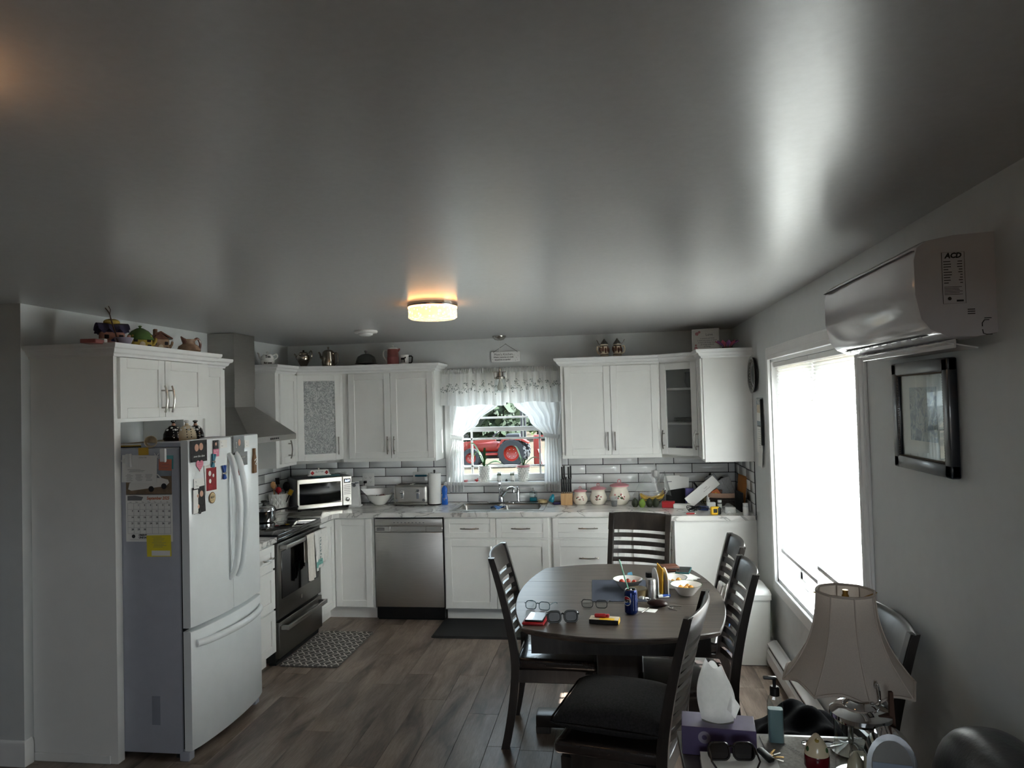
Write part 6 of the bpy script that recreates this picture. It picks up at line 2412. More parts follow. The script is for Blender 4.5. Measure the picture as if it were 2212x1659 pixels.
# cable tangle
q = cpos(1498, 1106)
rb_ = random.Random(9)
pts = [(rb_.uniform(-.06, .07), rb_.uniform(-.03, .035), .006 + rb_.uniform(0, .045)) for _ in range(22)]
pts += [(.10, -.01, .03), (.15, -.015, .012), (.19, -.02, .008)]
solo('charging_cable', MB().tube([(x, y, max(z, .004)) for (x, y, z) in spline(pts, 5)], .0032, 5), 'black', 'tangle of black charging cable on the counter corner', 'cable', (q.x, q.y + .02, CT), 0)
q = cpos(1492, 1111)
pn_ = thing('lighter', 'small dark red lighter lying at the counter edge', 'lighter', (q.x, q.y, CT), R(10))
part('body', MB().rbox(-.035, .03, -.007, .007, 0, .013, .005, 2), 'red', pn_)
part('tip', MB().rbox(.028, .042, -.006, .006, .001, .012, .003, 1), 'nickel', pn_)
q = cpos(1575, 1108)
pb_ = thing('plastic_bag', 'small crumpled clear bag beside the tape measure', 'plastic bag', (q.x, q.y, CT), R(0))
part('film', MB().grid(lambda u, v: (-.07 + .14 * u + .01 * math.sin(9 * v), -.04 + .08 * v, .008 + .06 * (math.sin(PI * u) * math.sin(PI * v)) + .012 * math.sin(17 * u + 11 * v)), 18, 12), 'clear_plastic', pb_, smooth=0)
part('contents', MB().rbox(-.03, .05, -.02, .025, .0, .045, .008, 2), 'paper', pb_)
q = cpos(1518, 1103)
solo('navy_case', MB().rbox(-.045, .04, -.02, .02, 0, .035, .008, 2), 'door_blue', 'small navy case between the cable and the carton', 'case', (q.x + .01, q.y + .02, CT), R(-10))
q = cpos(1537, 1101)
solo('white_carton', MB().rbox(-.035, .03, -.02, .02, 0, .06, .002, 1), 'paper', 'small upright white carton behind the tape measure', 'box', (q.x, q.y + .0, CT), R(5))


# ================================================================== DINING TABLE
TZ = .76
tb = thing('dining_table', 'dark grey brown dining table with two leaf seams, covered with small things', 'dining table', (0, -2.53, 0))


def table_outline(grow=0.0, n=15):
    pts = []
    for i in range(n):
        t = -1 + 2 * i / (n - 1)
        pts.append((.455 * t * 1.0 + 0, -(.605 + .125 * (1 - t * t)) - grow))
    for i in range(1, n):
        t = -1 + 2 * i / (n - 1)
        pts.append((.455 + .095 * (1 - t * t) + grow * (1 if abs(t) < .99 else .7), .605 * t))
    h = [(-x, -y) for (x, y) in pts[:-1]]
    out_ = pts[:-1] + h
    # de-duplicate
    res = []
    for p in out_:
        if not res or (Vector(p) - Vector(res[-1])).length > .004:
            res.append(p)
    return res


def clip_y(poly, y0, y1):
    def half(pl, keep, val):
        o = []
        for i in range(len(pl)):
            a, b_ = pl[i], pl[(i + 1) % len(pl)]
            ka, kb = keep(a[1]), keep(b_[1])
            if ka:
                o.append(a)
            if ka != kb:
                t = (val - a[1]) / (b_[1] - a[1])
                o.append((a[0] + (b_[0] - a[0]) * t, val))
        return o
    return half(half(poly, lambda y: y >= y0, y0), lambda y: y <= y1, y1)


ol_ = table_outline()
for (a, b_) in ((-1, -.1738), (-.171, .264), (.2668, 1)):
    pl_ = clip_y(ol_, a, b_)
    c_ = Vector((0, sum(p[1] for p in pl_) / len(pl_)))
    mb = MB()
    n_ = len(pl_)

    def ins(k, edge_only=True):
        o = []
        for p in pl_:
            y = p[1]
            yy = y if (abs(y - a) < 1e-6 or abs(y - b_) < 1e-6) else y - math.copysign(k, y) * min(1, abs(y) / .6) ** 4
            o.append((p[0] - math.copysign(k, p[0]) * min(1, abs(p[0]) / .4), yy))
        return o
    rings = [(ins(.004), TZ), (ins(0), TZ - .004), (ins(0), TZ - .014), (ins(.022), TZ - .034)]
    vs, fs = [], []
    for (rg_, z) in rings:
        vs += [(p[0], p[1], z) for p in rg_]
    for j in range(3):
        for i in range(n_):
            fs.append((j * n_ + i, (j + 1) * n_ + i, (j + 1) * n_ + (i + 1) % n_, j * n_ + (i + 1) % n_))
    fs.append(tuple(range(n_)))
    fs.append(tuple(reversed(range(3 * n_, 4 * n_))))
    mb.add(vs, fs)
    part('leaf' if abs(a + .171) < 1e-6 else 'tabletop', mb, 'table_wood', tb, smooth=30)
ap = MB()
apo = [(x * .93, y * .93) for (x, y) in [(-.445, -.635), (.445, -.635), (.52, 0), (.445, .635), (-.445, .635), (-.52, 0)]]
ap.prism(apo, .638, TZ - .034)
part('apron', ap, 'chair_wood', tb, smooth=0)
part('pedestal', MB().rbox(-.115, .115, -.34, .34, .09, .64, .006, 1), 'chair_wood', tb)
part('foot', MB().rbox(-.47, .47, -.02, .10, .03, .095, .008, 2).rbox(-.47, -.39, -.025, .105, 0, .04, .004, 1).rbox(.39, .47, -.025, .105, 0, .04, .004, 1), 'chair_wood', tb)
part('foot', MB().rbox(-.05, .05, -.58, .58, .025, .089, .008, 2).rbox(-.055, .055, -.58, -.5, 0, .04, .004, 1).rbox(-.055, .055, .5, .58, 0, .04, .004, 1), 'chair_wood', tb)

# ================================================================== CHAIRS
M('seat_vinyl', '#2a2422', .22, var=.15, coat=.6, scale=30, bmp=.15, bscale=25)


def post_y(z):
    """fore-aft position of the back post at height z (chair faces -y)"""
    if z < .45:
        t = 1 - z / .45
        return .205 + .065 * t ** 1.7
    t = (z - .45) / .55
    return .205 + .115 * t ** 1.4


chair_meshes = {}


def chair_parts():
    P = []
    # rear legs = back posts
    for s_ in (-1, 1):
        prof_f, prof_b = [], []
        N = 16
        for i in range(N + 1):
            z = 1.0 * i / N
            d = .024 if z < .5 else .024 - .006 * (z - .5) / .5
            prof_f.append((post_y(z) - d, z))
            prof_b.append((post_y(z) + d * .8, z))
        poly = prof_f + prof_b[::-1]
        x = s_ * .205
        P.append(('leg', MB().prism(poly, x - .017, x + .017, 'x').me('leg', 'chair_wood', 25)))
    for s_ in (-1, 1):
        x = s_ * .195
        vs = []
        for (z, h) in ((0, .014), (.40, .021)):
            vs += [(x - h, -.185 - h, z), (x + h, -.185 - h, z), (x + h, -.185 + h, z), (x - h, -.185 + h, z)]
        mb = MB().add(vs, [(0, 3, 2, 1), (4, 5, 6, 7), (0, 1, 5, 4), (1, 2, 6, 5), (2, 3, 7, 6), (3, 0, 4, 7)])
        P.append(('leg', mb.me('leg', 'chair_wood', 0)))
    for s_ in (-1, 1):
        P.append(('apron', MB().rbox(s_ * .195 - .011, s_ * .195 + .011, -.17, .19, .345, .415, .003, 1).me('apron', 'chair_wood')))
    for (y) in (-.19, .2):
        P.append(('apron', MB().rbox(-.18, .18, y - .011, y + .011, .345, .415, .003, 1).me('apron', 'chair_wood')))
    # seat cushion, wider at the front
    bm = bmesh.new()
    bmesh.ops.create_cube(bm, size=1)
    for v in bm.verts:
        w = .465 if v.co.y < 0 else .40
        v.co = Vector((v.co.x * w, v.co.y * .43 - .015, .44 + v.co.z * .056))
    bmesh.ops.bevel(bm, geom=bm.edges[:], offset=.022, segments=4, profile=.6, affect='EDGES')
    for v in bm.verts:
        if v.co.z > .455:
            v.co.z += .008 * (1 - (v.co.x / .22) ** 2)
    P.append(('seat', MB().bm(bm).me('seat', 'seat_vinyl', 60)))

    def cross(z0, z1, th, bow):
        def fn_(u, z, f):
            x = (-.5 + u) * .376
            return (x, post_y(z) + bow * (1 - (2 * u - 1) ** 2) + f, z)
        mb = MB()
        nu = 13
        vs, fs = [], []
        for i in range(nu):
            u = i / (nu - 1)
            vs += [fn_(u, z0, -th), fn_(u, z1, -th), fn_(u, z1, th), fn_(u, z0, th)]
        for i in range(nu - 1):
            a = i * 4
            for k in range(4):
                k2 = (k + 1) % 4
                fs.append((a + k, a + 4 + k, a + 4 + k2, a + k2))
        fs += [(0, 1, 2, 3), tuple(reversed(range((nu - 1) * 4, nu * 4)))]
        return mb.add(vs, fs)
    for i in range(7):
        z = .515 + i * .0555
        P.append(('slat', cross(z - .0145, z + .0145, .008, .03).me('slat', 'chair_wood', 30)))
    # top rail spans over the posts, rounded upper edge
    mb = MB()
    nu, vs, fs = 21, [], []
    secs = ((.885, -.011), (.985, -.013), (1.004, -.006), (1.006, .004), (.99, .012), (.885, .011))
    for i in range(nu):
        u = i / (nu - 1)
        x = (-.5 + u) * .452
        e = 1 - (2 * u - 1) ** 2
        for (z, f) in secs:
            zz = z - (.006 * (1 - e) if z > .95 else 0)
            vs.append((x, post_y(min(z, 1)) + .032 * e + f - .004, zz))
    k = len(secs)
    for i in range(nu - 1):
        for j in range(k):
            j2 = (j + 1) % k
            fs.append((i * k + j, (i + 1) * k + j, (i + 1) * k + j2, i * k + j2))
    fs += [tuple(range(k)), tuple(reversed(range((nu - 1) * k, nu * k)))]
    P.append(('top_rail', mb.add(vs, fs).me('top_rail', 'chair_wood', 50)))
    return P


CP = chair_parts()


def chair(label, x, y, rz):
    o = thing('dining_chair', label, 'chair', (x, y, 0), rz, 'ladder-back dining chairs')
    for (nm, me) in CP:
        link(nm, me, o)
    return o


chair('dark ladder-back chair on the left side of the table', -.345, -2.525, R(90))
chair('dark ladder-back chair at the far end of the table before the drawers', .085, -1.58, R(-16))
chair('dark ladder-back chair on the right side, far one behind the white bowls', .365, -2.225, R(-90))
chair('dark ladder-back chair on the right side, near one before the waste bin', .315, -2.84, R(-90))
ch_e = chair('dark ladder-back chair with a black cushion nearest the camera', 0.01, -3.445, R(-106))
chair('dark ladder-back chair standing against the right wall behind the lamp', .68, -3.66, R(-90))

# cushion
cu_ = thing('seat_cushion', 'black square cushion lying on the nearest chair', 'cushion', (-.015, -3.44, .4765), R(-103))
M('cushion_black', '#2b2a2a', .95, var=.3, scale=120, bmp=.5, bscale=220, spec=.15)


def cushion(w, d, h, n=20):
    def fn_(u, v, s_):
        x, y = -1 + 2 * u, -1 + 2 * v
        k = (1 - abs(x) ** 3.2) * (1 - abs(y) ** 3.2)
        pin = 1 - .10 * (1 - abs(x) ** 2) * abs(y) ** 4 - 0
        pin2 = 1 - .10 * (1 - abs(y) ** 2) * abs(x) ** 4
        return (x * w / 2 * pin2, y * d / 2 * pin, h * .42 + s_ * h / 2 * max(k, 0) ** .55 * (1 if s_ > 0 else .8))
    mb = MB()
    mb.grid(lambda u, v: fn_(u, v, 1), n, n)
    mb.grid(lambda u, v: fn_(1 - u, v, -1), n, n)
    return mb


part('cover', cushion(.47, .47, .155), 'cushion_black', cu_, smooth=180, merge=True)
part('welt', MB().tube([(x * .232, y * .232, .065) for (x, y) in rrect(-1, 1, -1, 1, .12, 5)], .004, 6, closed=True), 'cushion_black', cu_)

# bag on the far right chair
bgx = thing('shopping_bag', 'white plastic bag with blue cloth between the table and the far right chair', 'bag', (.515, -2.40, .4805))
part('bag', MB().grid(lambda u, v: (.08 * v + (.05 + .012 * math.sin(10 * PI * u) * v) * math.cos(2 * PI * u) * (1 - .35 * v), (.055 + .01 * math.sin(14 * PI * u)) * math.sin(2 * PI * u) * (1 - .2 * v), .002 + .30 * v + .02 * math.sin(6 * PI * u) * v), 36, 10, cu=True), 'paper', bgx, smooth=0)
part('blue_cloth', MB().ball((.05, -.03, .13), (.045, .05, .07), 14, 10), 'cloth_blue', bgx)

# ================================================================== ON THE TABLE
TT = TZ + .0006


def tpos(px, py):
    q = B('z', TT, px, py)
    return Vector((q.x, q.y, TT))


M('placemat_blue', '#3c4250', .85, var=.2, scale=80, stretch=(1, 30, 1), bmp=.3, bscale=200)
a, b_, c_, d_ = tpos(1279, 1253.5), tpos(1398, 1253), tpos(1402, 1301), tpos(1278, 1299.5)
pmid = (a + b_ + c_ + d_) / 4
solo('placemat', MB().rbox(-.155, .155, -.222, .222, 0, .003, .001, 1), 'placemat_blue', 'dark blue woven placemat on the table', 'placemat', (pmid.x, pmid.y, TT), R(1.5))
M('bowl_enamel', '#e9e7e2', .15, var=.02)
M('tomato', '#b23a2b', .2, var=.15)
M('tomato_gold', '#c98a3c', .2, var=.2)


def bowl(label, px, py, r_, items, mat, name, zoff=0.0, seed=1):
    q = tpos(px, py)
    o = thing('bowl', label, 'bowl', (q.x, q.y, TT + zoff), 0, 'white bowls on the dining table')
    part('body', MB().lathe([(r_ * .45, 0), (r_ * .5, .004), (r_ * .85, .042), (r_, .056), (r_ * .965, .056), (r_ * .8, .042), (r_ * .45, .009), (0, .007)], 36), 'bowl_enamel', o)
    part('rim_line', MB().lathe([(r_ * 1.004, .0565), (r_ * .985, .0575), (r_ * .962, .0565)], 36, cap=False), 'leaf_dark', o)
    rnd = random.Random(seed)
    for (dx, dy, dz, lb_) in items:
        t_ = thing(name, lb_, 'tomato', (q.x + dx, q.y + dy, TT + zoff + dz), 0, 'tomatoes in the bowls')
        rr = rnd.uniform(.0145, .017)
        part('fruit', MB().ball((0, 0, rr * .95), (rr, rr, rr * .95), 12, 9), mat, t_)
        part('calyx', MB().lathe([(.004, rr * 1.85), (.003, rr * 1.95), (0, rr * 2)], 6), 'leaf_dark', t_)
    return q


bowl('white bowl of red tomatoes behind the cola can', 1357, 1273, .085,
     [(-.035, -.01, .024, 'red tomato at the left in the bowl behind the can'), (.0, -.02, .020, 'red tomato at the front middle in the bowl behind the can'), (.034, -.005, .024, 'red tomato at the right in the bowl behind the can'), (.0, .025, .022, 'red tomato at the back in the bowl behind the can')], 'tomato', 'tomato', .003, 2)
bowl('white bowl of golden tomatoes behind the napkin holder', 1453, 1268, .083,
     [(-.03, -.01, .022, 'golden tomato at the left in the bowl by the napkins'), (.0, -.022, .018, 'golden tomato at the front in the bowl by the napkins'), (.034, .0, .024, 'golden tomato at the right in the bowl by the napkins')], 'tomato_gold', 'golden_tomato', 0, 3)
bowl('white bowl of golden tomatoes nearest the right table edge', 1483, 1284, .085,
     [(-.03, .0, .022, 'golden tomato at the left in the bowl by the table edge'), (-.004, -.012, .022, 'golden tomato at the front in the bowl by the table edge'), (.024, -.006, .022, 'golden tomato right of the front one in the bowl by the table edge'), (.01, .026, .022, 'golden tomato at the back in the bowl by the table edge')], 'tomato_gold', 'golden_tomato', 0, 4)
# cola can and straw
q = tpos(1364, 1325)
can = thing('soda_can', 'blue cola can with a straw on the dining table', 'can', (q.x, q.y, TT), R(-14))
M('can_blue', '#14275e', .22, metal=.5, var=.06)
M('can_red', '#b3202c', .3)
part('body', MB().lathe([(.024, 0), (.0325, .008), (.033, .012), (.033, .105), (.029, .117), (.0265, .119)], 32), 'can_blue', can)
part('lid', MB().lathe([(.0268, .119), (.027, .121), (.025, .121), (.024, .118), (0, .118)], 28), 'chrome', can)
part('tab', MB().rbox(-.004, .006, -.014, .006, .1185, .121, .002, 1), 'chrome', can)


def on_can(mb, pts2, r_=.0333):
    """wrap 2D polygon (arc length, z) round the can"""
    n_ = len(pts2)
    vs = [(r_ * math.sin(a / r_), -r_ * math.cos(a / r_), z) for (a, z) in pts2]
    return mb.add(vs, [tuple(range(n_))])


def disc_pts(cx, cz, r_, a0, a1, n=16):
    return [(cx + r_ * math.cos(a0 + (a1 - a0) * i / (n - 1)), cz + r_ * math.sin(a0 + (a1 - a0) * i / (n - 1))) for i in range(n)]




def strip_disc(mb, cx, cz, r_, f0, f1, rad, n=12):
    for i in range(n):
        u0, u1 = -1 + 2 * i / n, -1 + 2 * (i + 1) / n
        h0, h1 = math.sqrt(max(0, 1 - u0 * u0)), math.sqrt(max(0, 1 - u1 * u1))
        pts = [(cx + r_ * u0, cz + r_ * max(min(f0(u0), h0), -h0)), (cx + r_ * u1, cz + r_ * max(min(f0(u1), h1), -h1)), (cx + r_ * u1, cz + r_ * max(min(f1(u1), h1), -h1)), (cx + r_ * u0, cz + r_ * max(min(f1(u0), h0), -h0))]
        on_can(mb, pts, rad)
    return mb


CX = -.016
part('emblem_white', strip_disc(MB(), CX, .068, .0235, lambda u: -1, lambda u: 1, .0332), 'paper', can, smooth=0)
part('emblem_red', strip_disc(MB(), CX, .068, .0215, lambda u: .32 + .12 * math.sin(3 * u), lambda u: 1, .0334), 'can_red', can, smooth=0)
part('emblem_blue', strip_disc(MB(), CX, .068, .0215, lambda u: -1, lambda u: -.38 + .12 * math.sin(3 * u), .0334), 'blue', can, smooth=0)
tl = MB().text('PEPSI', .015, T(CX, -.0337, .068), bold=.0012)
tl.v = [((.0336) * math.sin(v[0] / .0336), -.0336 * math.cos(v[0] / .0336), v[2]) for v in tl.v]
part('lettering', tl, 'ink', can, smooth=0)
ns = MB()
for i in range(12):
    on_can(ns, [(.018, .022 + i * .0065), (.034, .022 + i * .0065), (.034, .0245 + i * .0065), (.018, .0245 + i * .0065)], .0333)
part('small_print', ns, 'paper', can, smooth=0)
sw = thing('drinking_straw', 'green and white striped straw standing in the cola can', 'straw', (q.x, q.y, TT), 0)
p_a = Vector((-.004, 0, .09)); p_b = Vector((-.052, .02, .262))
M('straw_green', '#7fc7a8', .4)
part('tube', MB().tube([p_a, p_a.lerp(p_b, .5), p_b], .0034, 10), 'straw_green', sw)
st = MB()
ax = (p_b - p_a).normalized(); u_ = ax.orthogonal().normalized(); w_ = ax.cross(u_)
st.tube([p_a.lerp(p_b, k / 60) + (u_ * math.cos(k * .5) + w_ * math.sin(k * .5)) * .0034 for k in range(61)], .0009, 4)
part('stripe', st, 'paper', sw)
# tin
q = tpos(1380, 1289)
ti = thing('tin', 'round gold tin behind the cola can', 'tin', (q.x, q.y, TT + .003))
M('tin_gold', '#8d7c5c', .3, metal=.7, var=.2, scale=20)
part('body', MB().lathe([(.05, 0), (.052, .002), (.052, .034), (.05, .034)], 32), 'tin_gold', ti)
part('lid', MB().lathe([(.053, .034), (.0535, .042), (.048, .044), (.04, .0425), (0, .0425)], 32), 'tin_gold', ti)


# shakers
def shaker_(label, px, py, cap):
    q = tpos(px, py)
    o = thing('spice_shaker', label, 'shaker', (q.x, q.y, TT), 0, 'steel shakers beside the napkin holder')
    part('body', MB().lathe([(.023, 0), (.024, .002), (.024, .075), (.022, .078)], 24), 'steel', o)
    part('cap', MB().lathe([(.0245, .076), (.0245, .098), (.022, .102), (0, .103)], 24), cap, o)


shaker_('brushed steel shaker in front of the napkin holder', 1408, 1292, 'steel')
shaker_('steel shaker with dark lid behind the front shaker', 1405, 1276, 'black')
# napkin holder
q = tpos(1429, 1288)
nh = thing('napkin_holder', 'white napkin holder with yellow paper on the table', 'napkin holder', (q.x - .003, q.y + .035, TT), R(-78))
part('base', MB().rbox(-.07, .07, -.03, .03, 0, .008, .003, 1), 'white_plastic', nh)
for s_ in (-1, 1):
    part('side', MB().prism([(-.065, .006), (.065, .006), (.065, .08)] + arc(.0, .08, .065, 0, PI, 10)[1:-1] + [(-.065, .08)], s_ * .027 - .0025, s_ * .027 + .0025, 'y'), 'white_plastic', nh)
M('napkin_yellow', '#d9a832', .8)
nk = thing('yellow_paper', 'yellow folded paper standing in the napkin holder', 'paper', (q.x - .002, q.y + .035, TT + .0085), R(-78))
part('sheet', MB().box(-.058, .05, -.004, .0, 0, .148, RY(R(6))), 'napkin_yellow', nk, smooth=0)
wn = thing('coupon', 'brown and white coupons standing in the napkin holder', 'paper', (q.x + .009, q.y + .033, TT + .0085), R(-78))
part('sheet', MB().box(-.055, .04, -.003, .0, 0, .12, RY(R(-4))), 'leather_brown', wn, smooth=0)
# lip balms


def lip_balm(label, px, py, rz, c1, c2):
    q = tpos(px, py)
    o = thing('lip_balm', label, 'lip balm', (q.x, q.y, TT), rz, 'lip balms on the table')
    part('tube', MB().cyl((0, 0, .009), .009, .042, 14, 'x'), c1, o)
    part('cap', MB().cyl((-.026, 0, .009), .0092, .026, 14, 'x'), c2, o)


lip_balm('red and white lip balm next to the gold tin', 1381, 1294, R(150), 'red', 'white_plastic')
lip_balm('blue lip balm with white cap below the napkin holder', 1431, 1291, R(20), 'blue', 'white_plastic')
# paper scrap and pen
q = tpos(1397, 1318)
solo('paper_scrap', MB().box(-.05, .05, -.03, .03, 0, .0012), 'paper', 'small white paper scrap under the pen', 'paper', (q.x, q.y, TT), R(-18), smooth=0)
pe = thing('pen', 'short silver pen lying on the paper scrap', 'pen', (q.x - .002, q.y - .01, TT + .0013), R(65))
part('barrel', MB().cyl((-.045, 0, .005), .0045, .075, 10, 'x'), 'pewter', pe)
part('tip', MB().lathe([(.0045, 0), (.001, .014), (0, .016)], 10, M_=T(-.045, 0, .005) @ RY(R(-90))), 'nickel', pe)
# keys with dark pouch
q = tpos(1428, 1312)
ky = thing('key_ring', 'bunch of keys with a dark leather pouch on the table', 'keys', (q.x, q.y, TT), R(-24))
part('pouch', MB().ball((-.02, .0, .019), (.055, .034, .019), 16, 10), 'leather_dark' if 'leather_dark' in MATS else M('leather_dark', '#2a1512', .3, var=.3, scale=40), ky)
part('ring', MB().tube([(.05 + .013 * math.cos(a), .013 * math.sin(a), .006) for a in [2 * PI * k / 16 for k in range(16)]], .0018, 6, closed=True), 'nickel', ky)
for k in range(3):
    kk = MB().cyl((0, 0, 0), .011, .002, 12).box(.008, .045, -.003, .003, 0, .002)
    part('key', MB().add(kk.v, kk.f, T(.055, -.01 + .012 * k, .003 + .002 * k) @ RZ(R(-30 + 28 * k))), 'nickel', ky)
part('strap', MB().tube(spline([(-.06, -.01, .02), (-.085, .0, .035), (-.075, .02, .03), (-.05, .025, .02)], 4), .005, 6), 'chrome', ky)
# cigarette pack and lighter
q = tpos(1306, 1346)
cg = thing('matchbox', 'flat yellow and black box in the middle of the near table end', 'box', (q.x, q.y + .01, TT), R(-8))
part('carton', MB().rbox(-.07, .07, -.032, .032, 0, .021, .002, 1), 'black', cg)
part('top_print', MB().box(-.069, .069, -.031, .031, .021, .0217), 'glaze_cream', cg, smooth=0)
part('side_print', MB().box(.0701, .0706, -.031, .031, .001, .0205), 'yellow', cg, smooth=0)
part('front_print', MB().box(-.02, .05, -.031, .0, .0217, .0222), 'yellow', cg, smooth=0)
lg_ = thing('lighter', 'red lighter lying on the yellow and black box', 'lighter', (q.x - .012, q.y + .018, TT + .0225), R(-6))
part('body', MB().rbox(-.036, .022, -.011, .011, 0, .017, .007, 3), 'red', lg_)
part('head', MB().rbox(.021, .036, -.010, .010, .001, .016, .004, 2), 'can_red', lg_)


# glasses
def glasses(name, label, px, py, rz, w, h, frame, lens, fold=False, r_=.002, tint=None, shades=False):
    q = tpos(px, py)
    o = thing(name, label, 'glasses', (q.x, q.y, TT), rz, 'glasses on the dining table')
    up = RX(R(-12))
    for s_ in (-1, 1):
        cx = s_ * w * .27
        pts = [(cx + p[0], 0, h / 2 + .003 + p[1]) for p in rrect(-w * .21, w * .21, -h / 2, h / 2, h * .38, 5)]
        ring = part('rim', MB().tube(pts, r_ * (1.6 if shades else 1), 6, closed=True, M_=up), frame, o)
        part('lens', MB().add([tuple(Vector(p)) for p in pts], [tuple(range(len(pts)))], up), lens, ring, smooth=0)
        x = s_ * w * .5
        if fold:
            tp = [(x, .006, h * .7), (x * .8, .02, h * .55), (-x * .5, .028 + .006 * s_, .012)]
        else:
            tp = [(x, .0, h * .8), (x * 1.02, .05, h * .72), (x * 1.0, .10, h * .45), (x * .97, .125, .006)]
        part('temple', MB().tube(spline(tp, 4), r_ * (1.6 if shades else 1.0), 6), frame, o)
    part('bridge', MB().tube([(-w * .07, 0, h * .7 + .003), (0, -.002, h * .8 + .003), (w * .07, 0, h * .7 + .003)], r_ * 1.2, 6, M_=up), frame, o)
    return o


thin_glass('lens_clear', '#eef2f2', .12)
thin_glass('lens_dark', '#2a2630', .25, 0, .35, '#141016')
M('frame_teal', '#2b4a50', .3, var=.2)
glasses('eyeglasses', 'teal framed eyeglasses at the left table edge behind the phone', 1161, 1318, R(-14), .135, .04, 'frame_teal', 'lens_clear')
glasses('eyeglasses', 'black framed eyeglasses beside the placemat', 1284, 1314, R(-6), .135, .038, 'black', 'lens_clear')
glasses('sunglasses', 'large dark sunglasses beside the phone', 1216, 1345, R(10), .15, .05, 'black_gloss', 'lens_dark', r_=.003, shades=True)
# phones, wallet
q = tpos(1158, 1342)
ph = thing('phone', 'phone with bright screen in a red case at the left table corner', 'phone', (q.x, q.y + .005, TT), R(-6))
part('case', MB().rbox(-.055, .052, -.075, .075, 0, .013, .006, 2), 'red', ph)
part('body', MB().rbox(-.044, .046, -.062, .07, .0132, .022, .004, 2), 'black', ph)
M('screen', '#8b95a5', .05, coat=.5, var=.05)
part('screen', MB().box(-.040, .042, -.058, .066, .0221, .0226), 'screen', ph, smooth=0)
q = tpos(1447, 1233)
wl = thing('wallet', 'brown leather wallet at the far right of the table', 'wallet', (q.x, q.y + .01, TT), R(14))
part('cover', MB().rbox(-.055, .05, -.042, .042, 0, .034, .008, 3), 'leather_brown', wl)
part('fold', MB().rbox(-.052, .047, -.0435, -.03, .012, .022, .003, 1), 'black', wl)
q = tpos(1476, 1237)
ph2 = thing('phone', 'blue cased phone beside the wallet', 'phone', (q.x + .005, q.y + .03, TT), R(-12))
part('case', MB().rbox(-.042, .042, -.08, .08, 0, .012, .006, 2), 'teal_dark', ph2)
part('screen', MB().box(-.036, .036, -.073, .073, .012, .0126), 'black_gloss', ph2, smooth=0)
q = tpos(1462, 1252)
pp = MB()
for i in range(3):
    pp.box(-.07, .07, -.09, .09, i * .0012, i * .0012 + .001, RZ(R(i * 11 - 8)) @ T(.01 * i, 0, 0))
solo('paper_napkin', pp, 'paper', 'white paper napkins under the rear golden tomato bowl', 'napkin', (q.x + .02, q.y + .07, TT), R(10), smooth=0)
q = tpos(1361, 1248)
M('wrap_blue', '#6fb1d6', .4)
solo('candy_wrapper', MB().add([(-.02, -.01, 0), (.02, -.012, .001), (.012, .01, .028), (-.012, .012, .022)], [(0, 1, 2, 3)]).add([(-.02, -.01, 0), (-.012, .012, .022), (0, .03, .0)], [(0, 1, 2)]), 'wrap_blue', 'light blue crumpled wrapper behind the red tomato bowl', 'wrapper', (q.x, q.y + .02, TT))


# ================================================================== FLOOR THINGS
def floor_quad(name, pts, t):
    return MB().prism([tuple(p[:2]) for p in pts], .0005, t)


m, n, b, o = newmat('mat_pattern')
geo = n.nodes.new('ShaderNodeTexCoord')


def vmath(op, a=None, b_=None, va=None, vb=None):
    k = n.nodes.new('ShaderNodeMath'); k.operation = op
    for i, (l, v) in enumerate(((a, va), (b_, vb))):
        if l is not None:
            n.links.new(l, k.inputs[i])
        elif v is not None:
            k.inputs[i].default_value = v
    return k.outputs[0]


# interlocking cube lines: zig-zag rows with joined verticals
sp_ = n.nodes.new('ShaderNodeSeparateXYZ'); n.links.new(geo.outputs['Object'], sp_.inputs[0])
U = vmath('MULTIPLY', sp_.outputs['Y'], None, None, 1 / .080)
V = vmath('MULTIPLY', sp_.outputs['X'], None, None, 1 / .069)
row = vmath('FLOOR', V)
par = vmath('MULTIPLY', vmath('FRACT', vmath('MULTIPLY', row, None, None, .5)), None, None, 1.0)     # 0 or .5
Us = vmath('ADD', U, par)
tri = vmath('ABSOLUTE', vmath('SUBTRACT', vmath('FRACT', Us), None, None, .5))                        # 0..0.5
fv = vmath('FRACT', V)
zig = vmath('ABSOLUTE', vmath('SUBTRACT', fv, vmath('MULTIPLY', tri, None, None, .9)))
zig2 = vmath('ABSOLUTE', vmath('SUBTRACT', vmath('ADD', fv, None, None, -.55), vmath('MULTIPLY', tri, None, None, .9)))
ver = vmath('ABSOLUTE', vmath('SUBTRACT', tri, None, None, .5))
l1 = vmath('LESS_THAN', zig, None, None, .075)
l2 = vmath('LESS_THAN', zig2, None, None, .075)
l3 = vmath('MULTIPLY', vmath('LESS_THAN', ver, None, None, .045), vmath('GREATER_THAN', fv, None, None, .45))
tot = vmath('MINIMUM', vmath('ADD', vmath('ADD', l1, l2), l3), None, None, 1.0)
mc = n.nodes.new('ShaderNodeMix'); mc.data_type = 'RGBA'
mc.inputs[6].default_value = lin('#4d4743'); mc.inputs[7].default_value = lin('#cfc8c0')
n.links.new(tot, mc.inputs[0]); n.links.new(mc.outputs[2], b.inputs['Base Color'])
b.inputs['Roughness'].default_value = .6
mt = thing('kitchen_mat', 'grey floor mat with white hexagon lattice before the range', 'mat', (-2.19, -1.315, .0005), 0)
part('pad', MB().prism(rrect(-.20, .23, -.378, .372, .02, 4), 0, .010), 'mat_pattern', mt)
part('edge', MB().tube([(p[0], p[1], .006) for p in rrect(-.202, .232, -.38, .374, .02, 4)], .004, 6, closed=True), 'slate', mt)
bm_ = MB().prism(rrect(-.46, .48, -.235, .215, .03, 5), 0, .016)
blk = thing('floor_mat', 'black anti-fatigue mat on the floor before the sink', 'mat', (-.99, -.79, .0005), 0)
